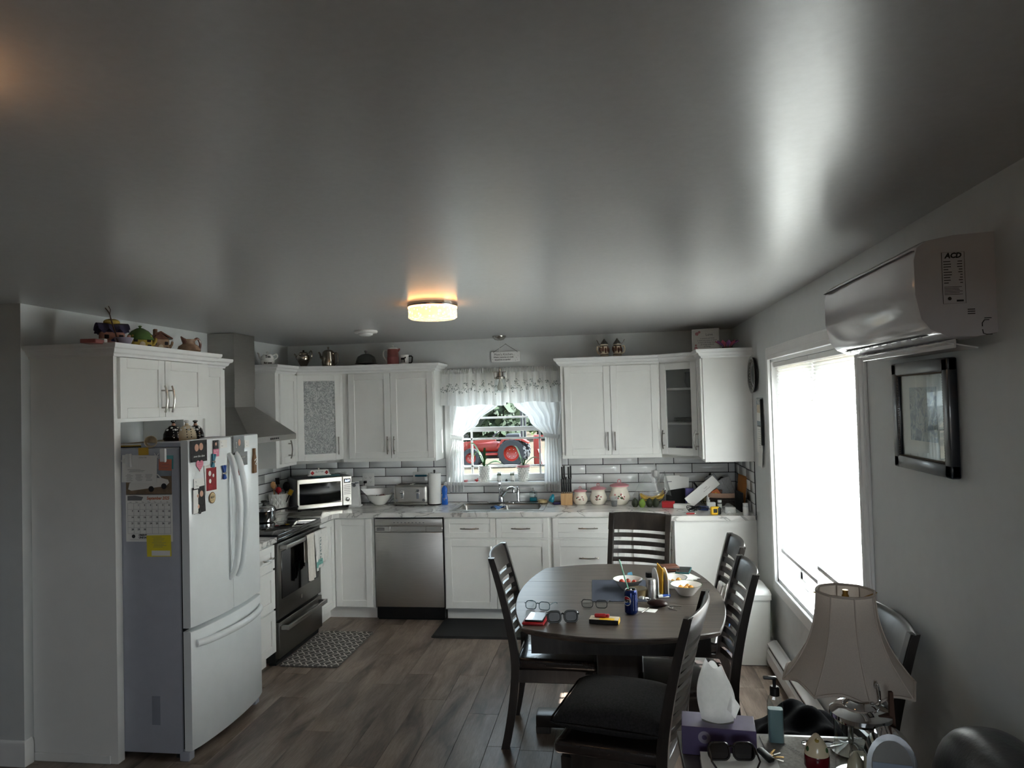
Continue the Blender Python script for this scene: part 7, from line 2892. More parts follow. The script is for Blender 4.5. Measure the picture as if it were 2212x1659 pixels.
part('pad', bm_, 'rubber', blk)
part('bevel', MB().add([(p[0] * 1.0, p[1], .016) for p in rrect(-.46, .48, -.235, .215, .03, 5)] + [(p[0] * 1.03, p[1] * 1.05, 0) for p in rrect(-.46, .48, -.235, .215, .03, 5)], [(i, (i + 1) % 20, 20 + (i + 1) % 20, 20 + i) for i in range(20)]), 'rubber', blk)

# waste bin
bn_ = thing('waste_bin', 'white lidded waste bin beside the right wall', 'bin', (.905, -1.30, 0), 0)
vs = []
for (z, sx, sy) in ((.006, .100, .135), (.45, .112, .152)):
    vs += [(p[0], p[1], z) for p in rrect(-sx, sx, -sy - .03, sy - .03, .02, 5)]
k = 20
fs = [(i, (i + 1) % k, k + (i + 1) % k, k + i) for i in range(k)] + [tuple(reversed(range(k))), tuple(range(k, 2 * k))]
part('body', MB().add(vs, fs), 'bin_white', bn_)
part('base', MB().prism(rrect(-.095, .095, -.16, .10, .02, 4), 0, .007), 'black', bn_)
part('lid_band', MB().prism(rrect(-.118, .118, -.19, .13, .022, 5), .448, .482), 'bin_white', bn_)
ld = []
for (z, g) in ((.482, .0), (.505, -.008), (.52, -.028)):
    ld += [(p[0], p[1], z) for p in rrect(-.12 - g, .12 + g, -.192 - g, .132 + g, .024, 5)]
fs = [(j * k + i, j * k + (i + 1) % k, (j + 1) * k + (i + 1) % k, (j + 1) * k + i) for j in range(2) for i in range(k)] + [tuple(range(2 * k, 3 * k))]
part('lid', MB().add(ld, fs), 'bin_white', bn_)
part('hinge_knob', MB().ball((.121, -.06, .475), (.010, .016, .016), 10, 8), 'bin_white', bn_)
# spray bottle behind the bin
sb = thing('spray_bottle', 'yellow bottle with black trigger standing behind the waste bin', 'bottle', (.935, -.985, 0), 0)
M('bottle_yellow', '#c8b42a', .25)
part('bottle', MB().lathe([(.05, 0), (.055, .01), (.055, .36), (.03, .45), (.016, .47)], 20), 'bottle_yellow', sb)
part('trigger', MB().rbox(-.015, .06, -.018, .018, .47, .52, .008, 2).rbox(.03, .05, -.01, .01, .43, .48, .004, 1), 'black', sb)

# baseboard heater
ht = thing('baseboard_heater', 'long white electric baseboard heater below the right window', 'heater', (XR - .016, 0, 0), 0)
ya, yb = -4.75, -1.46
part('back_plate', MB().box(-.012, 0, ya, yb, .03, .172), 'trim_white', ht, smooth=0)
part('hood', MB().add([(x, y, z) for y in (ya, yb) for (x, z) in ((-.064, .148), (-.064, .157), (-.022, .176), (0, .176), (0, .170), (-.02, .168))], [tuple(reversed(range(6))), tuple(range(6, 12))] + [(i, (i + 1) % 6, 6 + (i + 1) % 6, 6 + i) for i in range(6)]), 'trim_white', ht, smooth=20)
part('front_panel', MB().add([(x, y, z) for y in (ya, yb) for (x, z) in ((-.066, .03), (-.070, .045), (-.070, .11), (-.060, .128), (-.056, .126), (-.064, .108), (-.064, .046), (-.06, .03))], [tuple(reversed(range(8))), tuple(range(8, 16))] + [(i, (i + 1) % 8, 8 + (i + 1) % 8, 8 + i) for i in range(8)]), 'trim_white', ht, smooth=20)
part('slot', MB().box(-.054, -.02, ya + .01, yb - .01, .05, .150), 'black_matte', ht, smooth=0)
for yy in (ya, yb - .006):
    part('end_cap', MB().box(-.068, 0, yy, yy + .006, .0, .175), 'trim_white', ht, smooth=0)

# ================================================================== RIGHT WALL
# heat pump
ac = thing('air_conditioner', 'white wall mounted heat pump unit with label on its side', 'air conditioner', (XR, 0, 0))
y0, y1 = -4.35, -3.50
prof = [(0, 1.985), (-.055, 1.975), (-.13, 1.978), (-.175, 1.998), (-.200, 2.03), (-.214, 2.10), (-.214, 2.20), (-.205, 2.235), (-.18, 2.252), (-.10, 2.266), (0, 2.270)]
sec = [(x, z) for (x, z) in prof]
kk = len(sec)
nys = [(y0, .985), (y0 + .012, 1.0), (y1 - .012, 1.0), (y1, .985)]
zc_ = 2.12
vs, fs = [], []
for (y, s_) in nys:
    for (x, z) in sec:
        vs.append((x * (1 if s_ == 1 else .985), y, zc_ + (z - zc_) * s_))
for j in range(3):
    for i in range(kk):
        i2 = (i + 1) % kk
        fs.append((j * kk + i, (j + 1) * kk + i, (j + 1) * kk + i2, j * kk + i2))
fs += [tuple(range(kk)), tuple(reversed(range(3 * kk, 4 * kk)))]
M('ac_white', '#d9d8da', .14, var=.01, coat=.4)
M('ac_side', '#c3c2c8', .4, var=.02)
mb = MB().add(vs, fs)
mb.m = [0] * (len(fs) - 2) + [1, 1]
part('housing', mb, ['ac_white', 'ac_side'], ac, smooth=35)
part('front_seam', MB().box(-.2155, -.20, y0 + .006, y1 - .006, 2.2235, 2.2255), 'ink_grey', ac, smooth=0)
# air outlet: dark slot with vanes and a flap
Ms = T(-.12, 0, 1.986) @ RY(R(0))
part('outlet_slot', MB().add([(-.165, y, 1.9905) for y in (y0 + .06, y1 - .06)] + [(-.075, y, 1.9735) for y in (y1 - .06, y0 + .06)], [(0, 1, 2, 3)]), 'black_matte', ac)
for i in range(9):
    y = y0 + .11 + i * .08
    part('vane', MB().add([(-.158, y, 1.989), (-.088, y, 1.976), (-.088, y + .03, 1.972), (-.158, y + .03, 1.985)], [(0, 1, 2, 3)]), 'ac_side', ac)
part('flap', MB().rbox(-.092, -.086, y0 + .05, y1 - .05, 1.95, 1.976, .002, 1, None), 'ac_white', ac)
part('flap', MB().rbox(-.045, .045, y0 + .055, y1 - .055, -.002, .002, .001, 1, T(-.07, 0, 1.958) @ RY(R(12))), 'ac_white', ac)
# label on the near side
lbx = MB().rbox(-.139, -.080, -.001, 0, -.072, .072, .002, 1)
La = T(0, y0 - .001, 2.143)
lab = part('label', lbx, 'ac_side', ac, M_=La)
lt_ = MB().text('ACD', .020, T(-.1095, -.0016, .062), bold=.001, italic=.2)
rnd = random.Random(5)
for i in range(9):
    z = .045 - i * .0075
    lt_.box(-.135, -.135 + rnd.uniform(.012, .022), -.0016, -.001, z, z + .0022)
    lt_.box(-.086 - rnd.uniform(.005, .014), -.086, -.0016, -.001, z, z + .0022)
for i in range(6):
    z = -.026 - i * .0042
    lt_.box(-.135, -.086 - rnd.uniform(0, .012), -.0016, -.001, z, z + .0013)
lt_.cyl((-.122, -.001, -.058), .005, -.0006, 14, 'y')
lt_.box(-.104, -.086, -.0016, -.001, -.067, -.062)
part('print', lt_, 'ink', lab, smooth=0)
lnk = MB()
for pts in ([(-.139, .072), (-.080, .072), (-.080, -.072), (-.139, -.072)],):
    lnk.tube([(p[0], -.0012, p[1]) for p in pts], .0006, 4, closed=True)
part('label_border', lnk, 'ink', lab)
for i in range(3):
    part('vent_slit', MB().box(-.076, -.057, y0 - .0012, y0 + .001, 2.052 - i * .006, 2.0545 - i * .006), 'black', ac, smooth=0)
part('cutout_line', MB().tube([(-.022, y0 - .0006, 2.022), (-.034, y0 - .0006, 2.022), (-.04, y0 - .0006, 2.014), (-.04, y0 - .0006, 2.004)], .0012, 5).tube([(-.04, y0 - .0006, 1.996), (-.038, y0 - .0006, 1.985), (-.03, y0 - .0006, 1.982), (-.015, y0 - .0006, 1.982)], .0012, 5).tube([(-.034, y0 - .0006, 2.027), (-.016, y0 - .0006, 2.027)], .0012, 5), 'black', ac)

# framed picture
fp = thing('framed_picture', 'black framed picture with cream mat on the right wall', 'picture', (XR - .001, -3.885, 1.742), R(-90))
# local x -> -y world ; local -y -> -x world (into the room)
fw2, fh2 = .225, .19
fr_ = MB()
bands = ((0, .0, .020), (.008, -.006, .028), (.03, -.006, .020), (.042, -.0, .012))
for (x0_, x1_, z0_, z1_) in ((-fw2, fw2, fh2 - .045, fh2), (-fw2, fw2, -fh2, -fh2 + .045), (-fw2, -fw2 + .045, -fh2, fh2), (fw2 - .045, fw2, -fh2, fh2)):
    fr_.rbox(x0_, x1_, -.030, 0, z0_, z1_, .006, 2)
M('frame_black', '#20242b', .3, var=.1, coat=.3)
part('frame', fr_, 'frame_black', fp)
bd_ = MB()
for i in range(46):
    t = i / 45
    for (x, z) in ((-fw2 + .043 + t * (2 * fw2 - .086), fh2 - .046), (-fw2 + .043 + t * (2 * fw2 - .086), -fh2 + .046)):
        bd_.ball((x, -.026, z), .0028, 5, 4)
for i in range(36):
    t = i / 35
    for x in (-fw2 + .046, fw2 - .046):
        bd_.ball((x, -.026, -fh2 + .045 + t * (2 * fh2 - .09)), .0028, 5, 4)
part('beading', bd_, 'pewter', fp, kind='stuff')
part('mat_board', MB().box(-fw2 + .044, fw2 - .044, -.014, -.008, -fh2 + .044, fh2 - .044), 'glaze_ivory', fp, smooth=0)
m, n, b, o = newmat('print_blue')
x = noise(n, 22, 4, .6, dist=1.2)
r = ramp(n, x.outputs['Fac'], [(.3, '#33475c'), (.42, '#6a7d8c'), (.52, '#b3b3ae'), (.62, '#6d6f6d'), (.75, '#3e5c74')])
n.links.new(r.outputs[0], b.inputs['Base Color'])
b.inputs['Roughness'].default_value = .4
part('print', MB().box(-.105, .105, -.0155, -.0138, -.085, .10), 'print_blue', fp, smooth=0)
part('glass', MB().box(-fw2 + .044, fw2 - .044, -.0195, -.0185, -fh2 + .044, fh2 - .044), 'clear_glass', fp, smooth=0)

# decorative plate with openwork rim
q = Vector((XR - .012, -.985, 1.982))
pl8 = thing('wall_plate', 'openwork black and silver plate hanging on the right wall', 'plate', q, R(-90))
Mp = RX(R(90))
part('rim', MB().lathe([(.118, .012), (.135, .016), (.138, .02), (.132, .022), (.116, .017)], 40, M_=Mp, cap=False), 'pewter', pl8)
part('inner_ring', MB().lathe([(.082, .005), (.088, .009), (.092, .012), (.086, .013), (.08, .009)], 40, M_=Mp, cap=False), 'pewter', pl8)
part('centre', MB().lathe([(.082, .006), (.05, .003), (0, .003)], 36, M_=Mp, cap=False), 'ac_side', pl8)
for i in range(14):
    a = 2 * PI * i / 14
    part('rim_motif', MB().tube([((.088 + .03 * t) * math.cos(a + .16 * math.sin(PI * t) * k), -.012 - .006 * t, (.088 + .03 * t) * math.sin(a + .16 * math.sin(PI * t) * k)) for k in (1, -1) for t in ([j / 6 for j in range(7)] if k == 1 else [1 - j / 6 for j in range(7)])], .004, 5), 'pewter', pl8)
part('backing', MB().lathe([(.13, .0), (.13, .005), (0, .005)], 36, M_=Mp), 'black', pl8)

# note rack
nr = thing('note_rack', 'narrow wall rack with notes and receipts beside the window', 'note holder', (XR - .001, -1.12, 1.55), R(-90))
nr.scale = (2.2, 1, 1)
part('board', MB().rbox(-.045, .045, -.008, 0, .02, .26, .003, 1), 'car_sky', nr)
part('picture', MB().box(-.042, .03, -.0095, -.008, .15, .255), 'print_blue', nr, smooth=0)
part('yellow_patch', MB().box(-.03, .04, -.0115, -.0095, .14, .21), 'glaze_cream', nr, smooth=0)
part('pencil_clip', MB().rbox(.036, .048, -.02, 0, -.08, .25, .003, 1), 'black', nr)
part('note', MB().box(-.04, .03, -.012, -.010, .09, .15, RY(R(3))), 'paper', nr, smooth=0)
part('receipt', MB().add([(-.035, -.012, .05), (.045, -.010, .05), (.048, -.014, -.13), (-.03, -.018, -.14)], [(0, 1, 2, 3)]), 'paper', nr, smooth=0)
part('receipt', MB().add([(-.02, -.013, -.12), (.035, -.012, -.12), (.045, -.02, -.25), (.01, -.016, -.235), (-.025, -.018, -.24)], [(0, 1, 2, 3, 4)]), 'paper', nr, smooth=0)
part('print', lines(MB(), -.02, .04, -.10, .03, 9).mesh(bpy.data.meshes.new('e')), 'ink_grey', nr, smooth=0, M_=T(0, -.0135, 0))
part('clip', MB().rbox(-.03, .04, -.014, -.006, .05, .058, .002, 1), 'black', nr)

# ================================================================== END TABLE AND WHAT STANDS ON IT
EZ = .66
et = thing('end_table', 'dark square end table in the foreground', 'end table', (.52, -4.16, 0))
part('top', MB().rbox(-.33, .285, -.26, .255, EZ - .03, EZ, .004, 2), 'table_wood', et)
part('apron', MB().box(-.30, .255, -.235, .23, EZ - .12, EZ - .0305), 'chair_wood', et, smooth=0)
for (x, y) in ((-.30, -.235), (.22, -.235), (-.30, .195), (.22, .195)):
    part('leg', MB().box(x, x + .035, y, y + .035, 0, EZ - .031), 'chair_wood', et, smooth=0)
part('shelf', MB().box(-.29, .245, -.225, .22, .15, .168), 'chair_wood', et, smooth=0)


def epos(px, py, z=EZ):
    q = B('z', z, px, py)
    return Vector((q.x, q.y, z + .0006))


# woven runner
M('runner', '#8d8a84', .9, var=.2, scale=90)
rn = thing('table_runner', 'grey leaf patterned placemat on the end table', 'placemat', (.635, -4.09, EZ + .0004), R(0))
part('cloth', MB().box(-.17, .17, -.17, .165, 0, .0016), 'runner', rn, smooth=0)
ln = MB()
for s_ in range(3):
    for i in range(14):
        a = R(180 + s_ * 42 + i * 2.6)
        c0 = Vector((-.14 + .11 * s_, .15, .0018))
        L_ = .05 + .006 * i
        d = Vector((math.cos(R(-60 + 40 * s_)), math.sin(R(-60 + 40 * s_)), 0))
        p = c0 + d * (.012 * i)
        e = Vector((math.cos(R(-20)), math.sin(R(-20)), 0)) * .03
        ln.tube([p, p + e], .0006, 4)
part('leaf_veins', ln, 'ink_grey', rn, kind='stuff')

# tissue box
M('box_purple', '#54486c', .35, var=.25, scale=6)
tbx = thing('tissue_box', 'purple tissue box on the end table', 'tissue box', (.315, -4.03, EZ + .0004), R(-6))
part('carton', MB().rbox(-.117, .117, -.058, .058, 0, .092, .002, 1), 'box_purple', tbx)
part('slot', MB().lathe([(.052, .0), (.052, .0006), (0, .0006)], 28, (0, 0, .0921), sy=.5), 'black', tbx)
part('top_print', MB().lathe([(.008, 0), (.014, .0005), (.02, 0)], 18, M_=T(-.045, -.0582, .06) @ RX(R(90)), cap=False), 'mauve', tbx)
cloth('tissue', '#f3f3f1', .4, .08, bscale=60)
ts = thing('tissue', 'white tissue rising out of the purple tissue box', 'tissue', (.315, -4.03, EZ + .0935), R(-6))


def tis(u, v):
    a = 2 * PI * u
    w = (.050 + .012 * math.sin(PI * v)) * (1 - .42 * v ** 3)
    z = .002 + .185 * v
    return (w * math.cos(a) * (1 + .06 * math.sin(5 * a)) - .008 * v, w * .42 * math.sin(a) * (1 + .25 * math.sin(3 * a + 2 * v)) * (1 - .5 * v ** 2), z - .012 * v * (math.cos(a) + .3) - .01 * math.sin(a * 3) * v)


part('sheet', MB().grid(tis, 40, 14, cu=True), 'tissue', ts, smooth=180)
part('corner', MB().add([(.045, -.02, .10), (.072, -.024, .062), (.055, -.026, .02), (.03, -.028, .05)], [(0, 1, 2, 3)]), 'tissue', ts)

# magazine tray with reading glasses and keys
trx = thing('paper_stack', 'stack of papers at the near edge of the end table', 'papers', (.355, -4.20, EZ + .0004), R(-3))
for i in range(5):
    part('sheet', MB().box(-.115, .115, -.06, .06, i * .008, i * .008 + .0075, RZ(R(i % 3 - 1))), 'paper', trx, smooth=0)
rg_ = thing('sunglasses', 'dark leopard framed glasses lying on the paper stack', 'glasses', (.335, -4.185, EZ + .042), R(4))
M('tortoise', '#1c1512', .25, var=.6, scale=90)
for s_ in (-1, 1):
    pts = [(s_ * .038 + p[0], 0, .024 + p[1]) for p in rrect(-.032, .032, -.024, .024, .018, 5)]
    rr = part('rim', MB().tube(pts, .0035, 6, closed=True, M_=RX(R(-24))), 'tortoise', rg_)
    part('lens', MB().add([Vector(p) for p in pts], [tuple(range(20))], RX(R(-24))), 'lens_dark', rr, smooth=0)
    part('temple', MB().tube([(s_ * .07, .0, .036), (s_ * .072, -.05, .02), (s_ * .06, -.06, .004)], .003, 6), 'tortoise', rg_)
part('bridge', MB().tube([(-.008, .012, .034), (0, .012, .038), (.008, .012, .034)], .003, 6), 'tortoise', rg_)
kr = thing('key_ring', 'bunch of keys on the end table beside the paper stack', 'keys', (.437, -4.165, EZ + .042), R(30))
part('fob', MB().rbox(-.012, .012, -.03, .03, .0, .014, .005, 2, RX(R(12)) @ T(0, 0, .004)), 'black', kr)
for k in range(4):
    kk = MB().cyl((0, 0, 0), .011, .002, 12).box(.008, .04, -.003, .003, 0, .002)
    part('key', MB().add(kk.v, kk.f, T(.012, -.01, .002 + .003 * k) @ RZ(R(-60 + 30 * k))), ('nickel', 'brass')[k % 2], kr)
part('ring', MB().tube([(.005 + .012 * math.cos(a), -.01 + .012 * math.sin(a), .012) for a in [2 * PI * k / 14 for k in range(14)]], .0015, 5, closed=True), 'nickel', kr)

# lotion bottle
q = epos(1677, 1604)
lb_ = thing('lotion_bottle', 'pump bottle of pale teal lotion on the end table', 'lotion bottle', (q.x, q.y, EZ + .0022), R(-4))
M('lotion', '#7f9a9c', .3, var=.04)
part('liquid', MB().prism(rrect(-.0235, .0235, -.015, .015, .008, 4), .003, .112), 'lotion', lb_)
vs = []
for (z, sx, sy) in ((0, .024, .0155), (.004, .026, .017), (.13, .025, .0165), (.148, .020, .015), (.158, .013, .012)):
    vs += [(p[0], p[1], z) for p in rrect(-sx, sx, -sy, sy, min(sx, sy) * .6, 5)]
part('bottle', MB().add(vs, [(j * 20 + i, j * 20 + (i + 1) % 20, (j + 1) * 20 + (i + 1) % 20, (j + 1) * 20 + i) for j in range(4) for i in range(20)]), 'clear_glass', lb_)
part('collar', MB().lathe([(.0155, .156), (.0155, .182), (.012, .186), (0, .186)], 18), 'black', lb_)
part('pump', MB().cyl((0, 0, .184), .0055, .028, 10).rbox(-.036, .008, -.008, .008, .208, .218, .004, 2), 'black', lb_)

# wire glasses
wg = thing('eyeglasses', 'thin wire eyeglasses lying on the end table placemat', 'glasses', (.655, -3.985, EZ + .0026), R(-4))
for s_ in (-1, 1):
    pts = [(s_ * .034 + p[0], p[1] * .9, .004 + .012 * (p[1] + .02)) for p in rrect(-.030, .030, -.02, .02, .016, 5)]
    rr = part('rim', MB().tube(pts, .0012, 5, closed=True), 'black', wg)
    part('lens', MB().add([Vector(p) for p in pts], [tuple(range(20))]), 'lens_clear', rr, smooth=0)
    part('temple', MB().tube([(s_ * .065, .0, .006), (s_ * .02, .028, .004), (-s_ * .05, .022, .003)], .0012, 5), 'black', wg)

# ceramic bird
q = epos(1759, 1660)
cb = thing('bird_figurine', 'cream ceramic bird figurine with dark red breast on the end table', 'figurine', (.597, -4.14, EZ + .0022), R(-8))
part('body', MB().lathe([(.03, 0), (.036, .012), (.036, .05), (.030, .075), (.018, .095), (.008, .108), (0, .112)], 24, sy=.9), 'cream_glaze', cb)
M('wine_glaze', '#5a1018', .15, var=.1)
part('breast', MB().lathe([(.0305, .0), (.0372, .012), (.0372, .045), (.034, .052)], 24, sy=.9, cap=False), 'wine_glaze', cb)
for s_ in (-1, 1):
    part('eye', MB().ball((s_ * .026, -.012, .066), (.006, .007, .009), 10, 8), 'leaf_dark', cb)
part('beak', MB().lathe([(.007, 0), (.003, .016), (0, .02)], 10, M_=T(0, -.014, .094) @ RX(R(60))), 'glaze_yellow', cb)

# chrome and glass lantern jar
jr = thing('lantern_jar', 'glass lantern jar with chrome lid and ring under the lamp', 'lantern', (.712, -4.20, EZ + .0022))
jr.scale = (1, 1, 1.2)
part('glass', MB().lathe([(.072, .006), (.076, .012), (.076, .16)], 36, cap=False), 'clear_glass', jr)
part('base', MB().lathe([(.08, 0), (.082, .004), (.08, .010), (.0, .010)], 36), 'chrome', jr)
part('lid', MB().lathe([(.080, .156), (.088, .164), (.088, .174), (.07, .186), (.05, .19), (.046, .197), (.034, .203), (.028, .198), (0, .196)], 40), 'chrome', jr)
part('ring', MB().tube([(.05 + .0, .018 * math.cos(a), .215 + .026 * math.sin(a)) for a in [2 * PI * k / 22 for k in range(22)]], .004, 8, closed=True), 'chrome', jr)
part('candle', MB().lathe([(.035, .011), (.035, .06), (.03, .064), (0, .062)], 24), 'cream_glaze', jr)
part('shell', MB().lathe([(.01, .011), (.028, .03), (.022, .06), (.004, .085), (0, .086)], 14, (-.028, -.03, 0)), 'glaze_cream', jr)
# chrome arched clock
ac_ = thing('mantel_clock', 'chrome arched mantel clock on the end table', 'clock', (.748, -4.325, EZ + .0022), R(-10))
ac_.scale = (1, .8, 1.4)
Po = [(-.065, 0), (.065, 0), (.065, .085)] + arc(0, .085, .065, 0, PI, 14)[1:-1] + [(-.065, .085)]
part('case', MB().prism(Po, -.03, .035, 'y'), 'chrome', ac_)
Pi = [(-.052, .012), (.052, .012), (.052, .085)] + arc(0, .085, .052, 0, PI, 14)[1:-1] + [(-.052, .085)]
part('face', MB().prism(Pi, -.0315, -.0295, 'y'), 'pewter', ac_)
part('face_panel', MB().box(-.05, .05, -.034, -.031, .014, .075), 'bark_brown', ac_, smooth=0)
part('reflection_strip', MB().box(-.05, .05, -.034, -.031, .077, .092), 'screen', ac_, smooth=0)  # bluish reflection put in as a coloured strip
part('foot', MB().rbox(-.068, .068, -.033, .038, 0, .01, .003, 1), 'brass', ac_)
wb = MB().prism([(0, 0), (.028, 0), (.016, .285), (.006, .285)], -.006, .006, 'y')
solo('wooden_stick', wb, 'twig_bark', 'flat brown wooden slat standing at the right of the end table', 'slat', (.776, -4.235, EZ + .0004), R(0))

# table lamp
lm = thing('table_lamp', 'table lamp with bell shaped off-white panelled shade', 'lamp', (.735, -4.02, EZ + .0022))
cloth('lamp_shade', '#cdc2b8', .30, 0, bscale=250)
M('shade_trim', '#b3a79c', .8)
SB, ST = .900 - EZ, 1.180 - EZ      # shade bottom and top above the table
NS = 8


def shade_r(t, a):
    """bell profile; corners at the panel seams"""
    r0 = .089 + .016 * t + .098 * t ** 2.6
    k = (a / (2 * PI / NS)) % 1.0
    c_ = math.cos(PI / NS) / math.cos((k - .5) * 2 * PI / NS)
    return r0 * (c_ * (.55 + .45 * t) + (1 - (.55 + .45 * t)))


def shade_fn(u, v, off=0.0):
    a = 2 * PI * u
    t = v
    r_ = shade_r(t, a) + off
    k = abs(((u * NS) % 1.0) - .5) * 2
    z = ST + (SB - ST) * t - .012 * t ** 4 * (1 - k ** 2) * -1 - .010 * t ** 6 * k
    return (r_ * math.cos(a), r_ * math.sin(a), z)


part('shade', MB().grid(lambda u, v: shade_fn(u, v), 96, 26, cu=True), 'lamp_shade', lm, smooth=25)
for (t, nm) in ((0, 'top_trim'), (1, 'bottom_trim')):
    part(nm, MB().tube([shade_fn(i / 96, t, .001) for i in range(96)], .0042, 6, closed=True), 'shade_trim', lm)
for i in range(NS):
    part('seam', MB().tube([shade_fn(i / NS + 1e-4, j / 16, .0012) for j in range(17)], .0026, 5), 'shade_trim', lm)
part('fitter', MB().tube([(-.098, 0, ST - .004), (-.05, 0, ST - .022), (0, 0, ST - .024), (.05, 0, ST - .022), (.098, 0, ST - .004)], .0018, 6), 'brass', lm)
part('finial', MB().lathe([(.011, ST - .024), (.011, ST - .014), (.008, ST - .008), (.009, ST + .004), (0, ST + .005)], 14), 'brass', lm)
part('stem', MB().cyl((0, 0, .0), .009, ST - .025, 12), 'chrome', lm)
part('base', MB().lathe([(.06, 0), (.062, .008), (.03, .02), (.014, .03)], 24), 'chrome', lm)
part('neck_glass', MB().lathe([(.022, SB - .06), (.03, SB - .03), (.022, SB + .01)], 18, cap=False), 'cut_glass', lm)

# dark coat on the chair by the wall
M('coat_black', '#0d0e11', .95, var=.3, scale=40, spec=.1)
ct_ = thing('folded_coat', 'black folded coat lying on the chair by the right wall', 'coat', (.665, -3.655, .4765), 0)


def coat(u, v):
    x, y = -1 + 2 * u, -1 + 2 * v
    k = max(0, (1 - x ** 4) * (1 - y ** 4))
    return (x * .19, y * .19, .004 + (.095 + .05 * math.sin(2.2 * x + 1.2) + .018 * math.sin(7 * x + 3 * y) + .012 * math.cos(9 * y)) * k ** .6)


part('cloth', MB().grid(coat, 30, 30), 'coat_black', ct_, smooth=180)
part('sleeve', MB().tube(spline([(-.17, -.10, .03), (-.205, 0, .035), (-.16, .12, .03)], 6), [.026] * 13, 10), 'coat_black', ct_)

# recliner arm in the lower right corner
rc = thing('recliner', 'dark grey leather recliner in the lower right corner', 'recliner', (.90, -4.76, 0), 0)
M('leather_grey', '#3a3b3f', .35, var=.2, scale=25, bmp=.25, bscale=90)


def pad(cx, cy, cz, rx, ry, rz_, p=2.6, n=26, m=18):
    mb = MB()
    vs, fs = [], []
    for j in range(m + 1):
        f_ = -PI / 2 + PI * j / m
        for i in range(n):
            a = 2 * PI * i / n
            sg = lambda x, e: math.copysign(abs(x) ** e, x)
            e = 2 / p
            vs.append((cx + rx * sg(math.cos(f_), e) * sg(math.cos(a), e), cy + ry * sg(math.cos(f_), e) * sg(math.sin(a), e), cz + rz_ * sg(math.sin(f_), e)))
    for j in range(m):
        for i in range(n):
            fs.append((j * n + i, j * n + (i + 1) % n, (j + 1) * n + (i + 1) % n, (j + 1) * n + i))
    return mb.add(vs, fs)


part('back_cushion', pad(.03, .18, .70, .13, .27, .262), 'leather_grey', rc, smooth=180)
part('headrest', pad(.03, -.28, .73, .13, .22, .225), 'leather_grey', rc, smooth=180)
part('seat', pad(-.34, -.12, .34, .33, .42, .16, 4), 'leather_grey', rc, smooth=180)
part('base', MB().rbox(-.62, .12, -.5, .25, .0, .22, .02, 2), 'leather_grey', rc)


# ================================================================== OUTSIDE
GZ = -.55
m, n, b, o = newmat('yard')
x = noise(n, .9, 5, .65)
x2 = noise(n, 14, 4, .7)
r = ramp(n, x.outputs['Fac'], [(.35, '#363c22'), (.5, '#55422c'), (.68, '#5f4a35')])
r2 = ramp(n, x2.outputs['Fac'], [(.35, (.55, .55, .55, 1)), (.65, (1, 1, 1, 1))])
mx = n.nodes.new('ShaderNodeMix'); mx.data_type = 'RGBA'; mx.blend_type = 'MULTIPLY'; mx.inputs[0].default_value = 1
n.links.new(r.outputs[0], mx.inputs[6]); n.links.new(r2.outputs[0], mx.inputs[7]); n.links.new(mx.outputs[2], b.inputs['Base Color'])
b.inputs['Roughness'].default_value = .95
gd = solo('ground', MB().box(-60, 60, -60, 90, GZ - .3, GZ), 'yard', 'dry grass and straw covered yard outside', 'ground', smooth=0)
gd['kind'] = 'structure'
del gd['category']
M('tractor_red', '#74190f', .35, var=.12)
M('tractor_dark', '#1c1c1f', .6)
M('tyre', '#222326', .85, var=.2)
TY = 19.5
qw = B('y', TY, 1109, 977)
qf = B('y', TY, 1021, 985)
tr_ = thing('tractor', 'red orange tractor parked in the yard beyond the window', 'tractor', (qw.x, TY, GZ))
RR = qw.z - GZ


def wheel(x, r_, w, y, name='wheel'):
    o = part(name, MB().lathe([(r_ * .55, -w / 2), (r_ * .9, -w / 2), (r_ * .97, -w * .4), (r_ * .97, w * .4), (r_ * .9, w / 2), (r_ * .55, w / 2)], 36, M_=T(x, y, r_) @ RX(R(90)), cap=False), 'tyre', tr_)
    tb_ = MB()
    for i in range(22):
        a = 2 * PI * i / 22
        for s_ in (-1, 1):
            tb_.box(-.03, .03, -w * .48 if s_ < 0 else 0, 0 if s_ < 0 else w * .48, r_ * .95, r_ * 1.0, T(x, y, r_) @ RY(a + s_ * .06))
    part('tread', tb_, 'tyre', o, kind='stuff')
    part('rim', MB().lathe([(r_ * .56, -w * .5), (r_ * .52, -w * .42), (r_ * .42, -w * .2), (r_ * .16, -w * .1), (0, -w * .1)], 30, M_=T(x, y, r_) @ RX(R(90)) @ Matrix.Diagonal((1, 1, -1, 1)), cap=False), 'tractor_red', o)
    bl = MB()
    for i in range(6):
        a = 2 * PI * i / 6
        bl.ball((x + r_ * .28 * math.cos(a), y - w * .17, r_ + r_ * .28 * math.sin(a)), .02, 6, 5)
    part('wheel_nuts', bl, 'nickel', o)


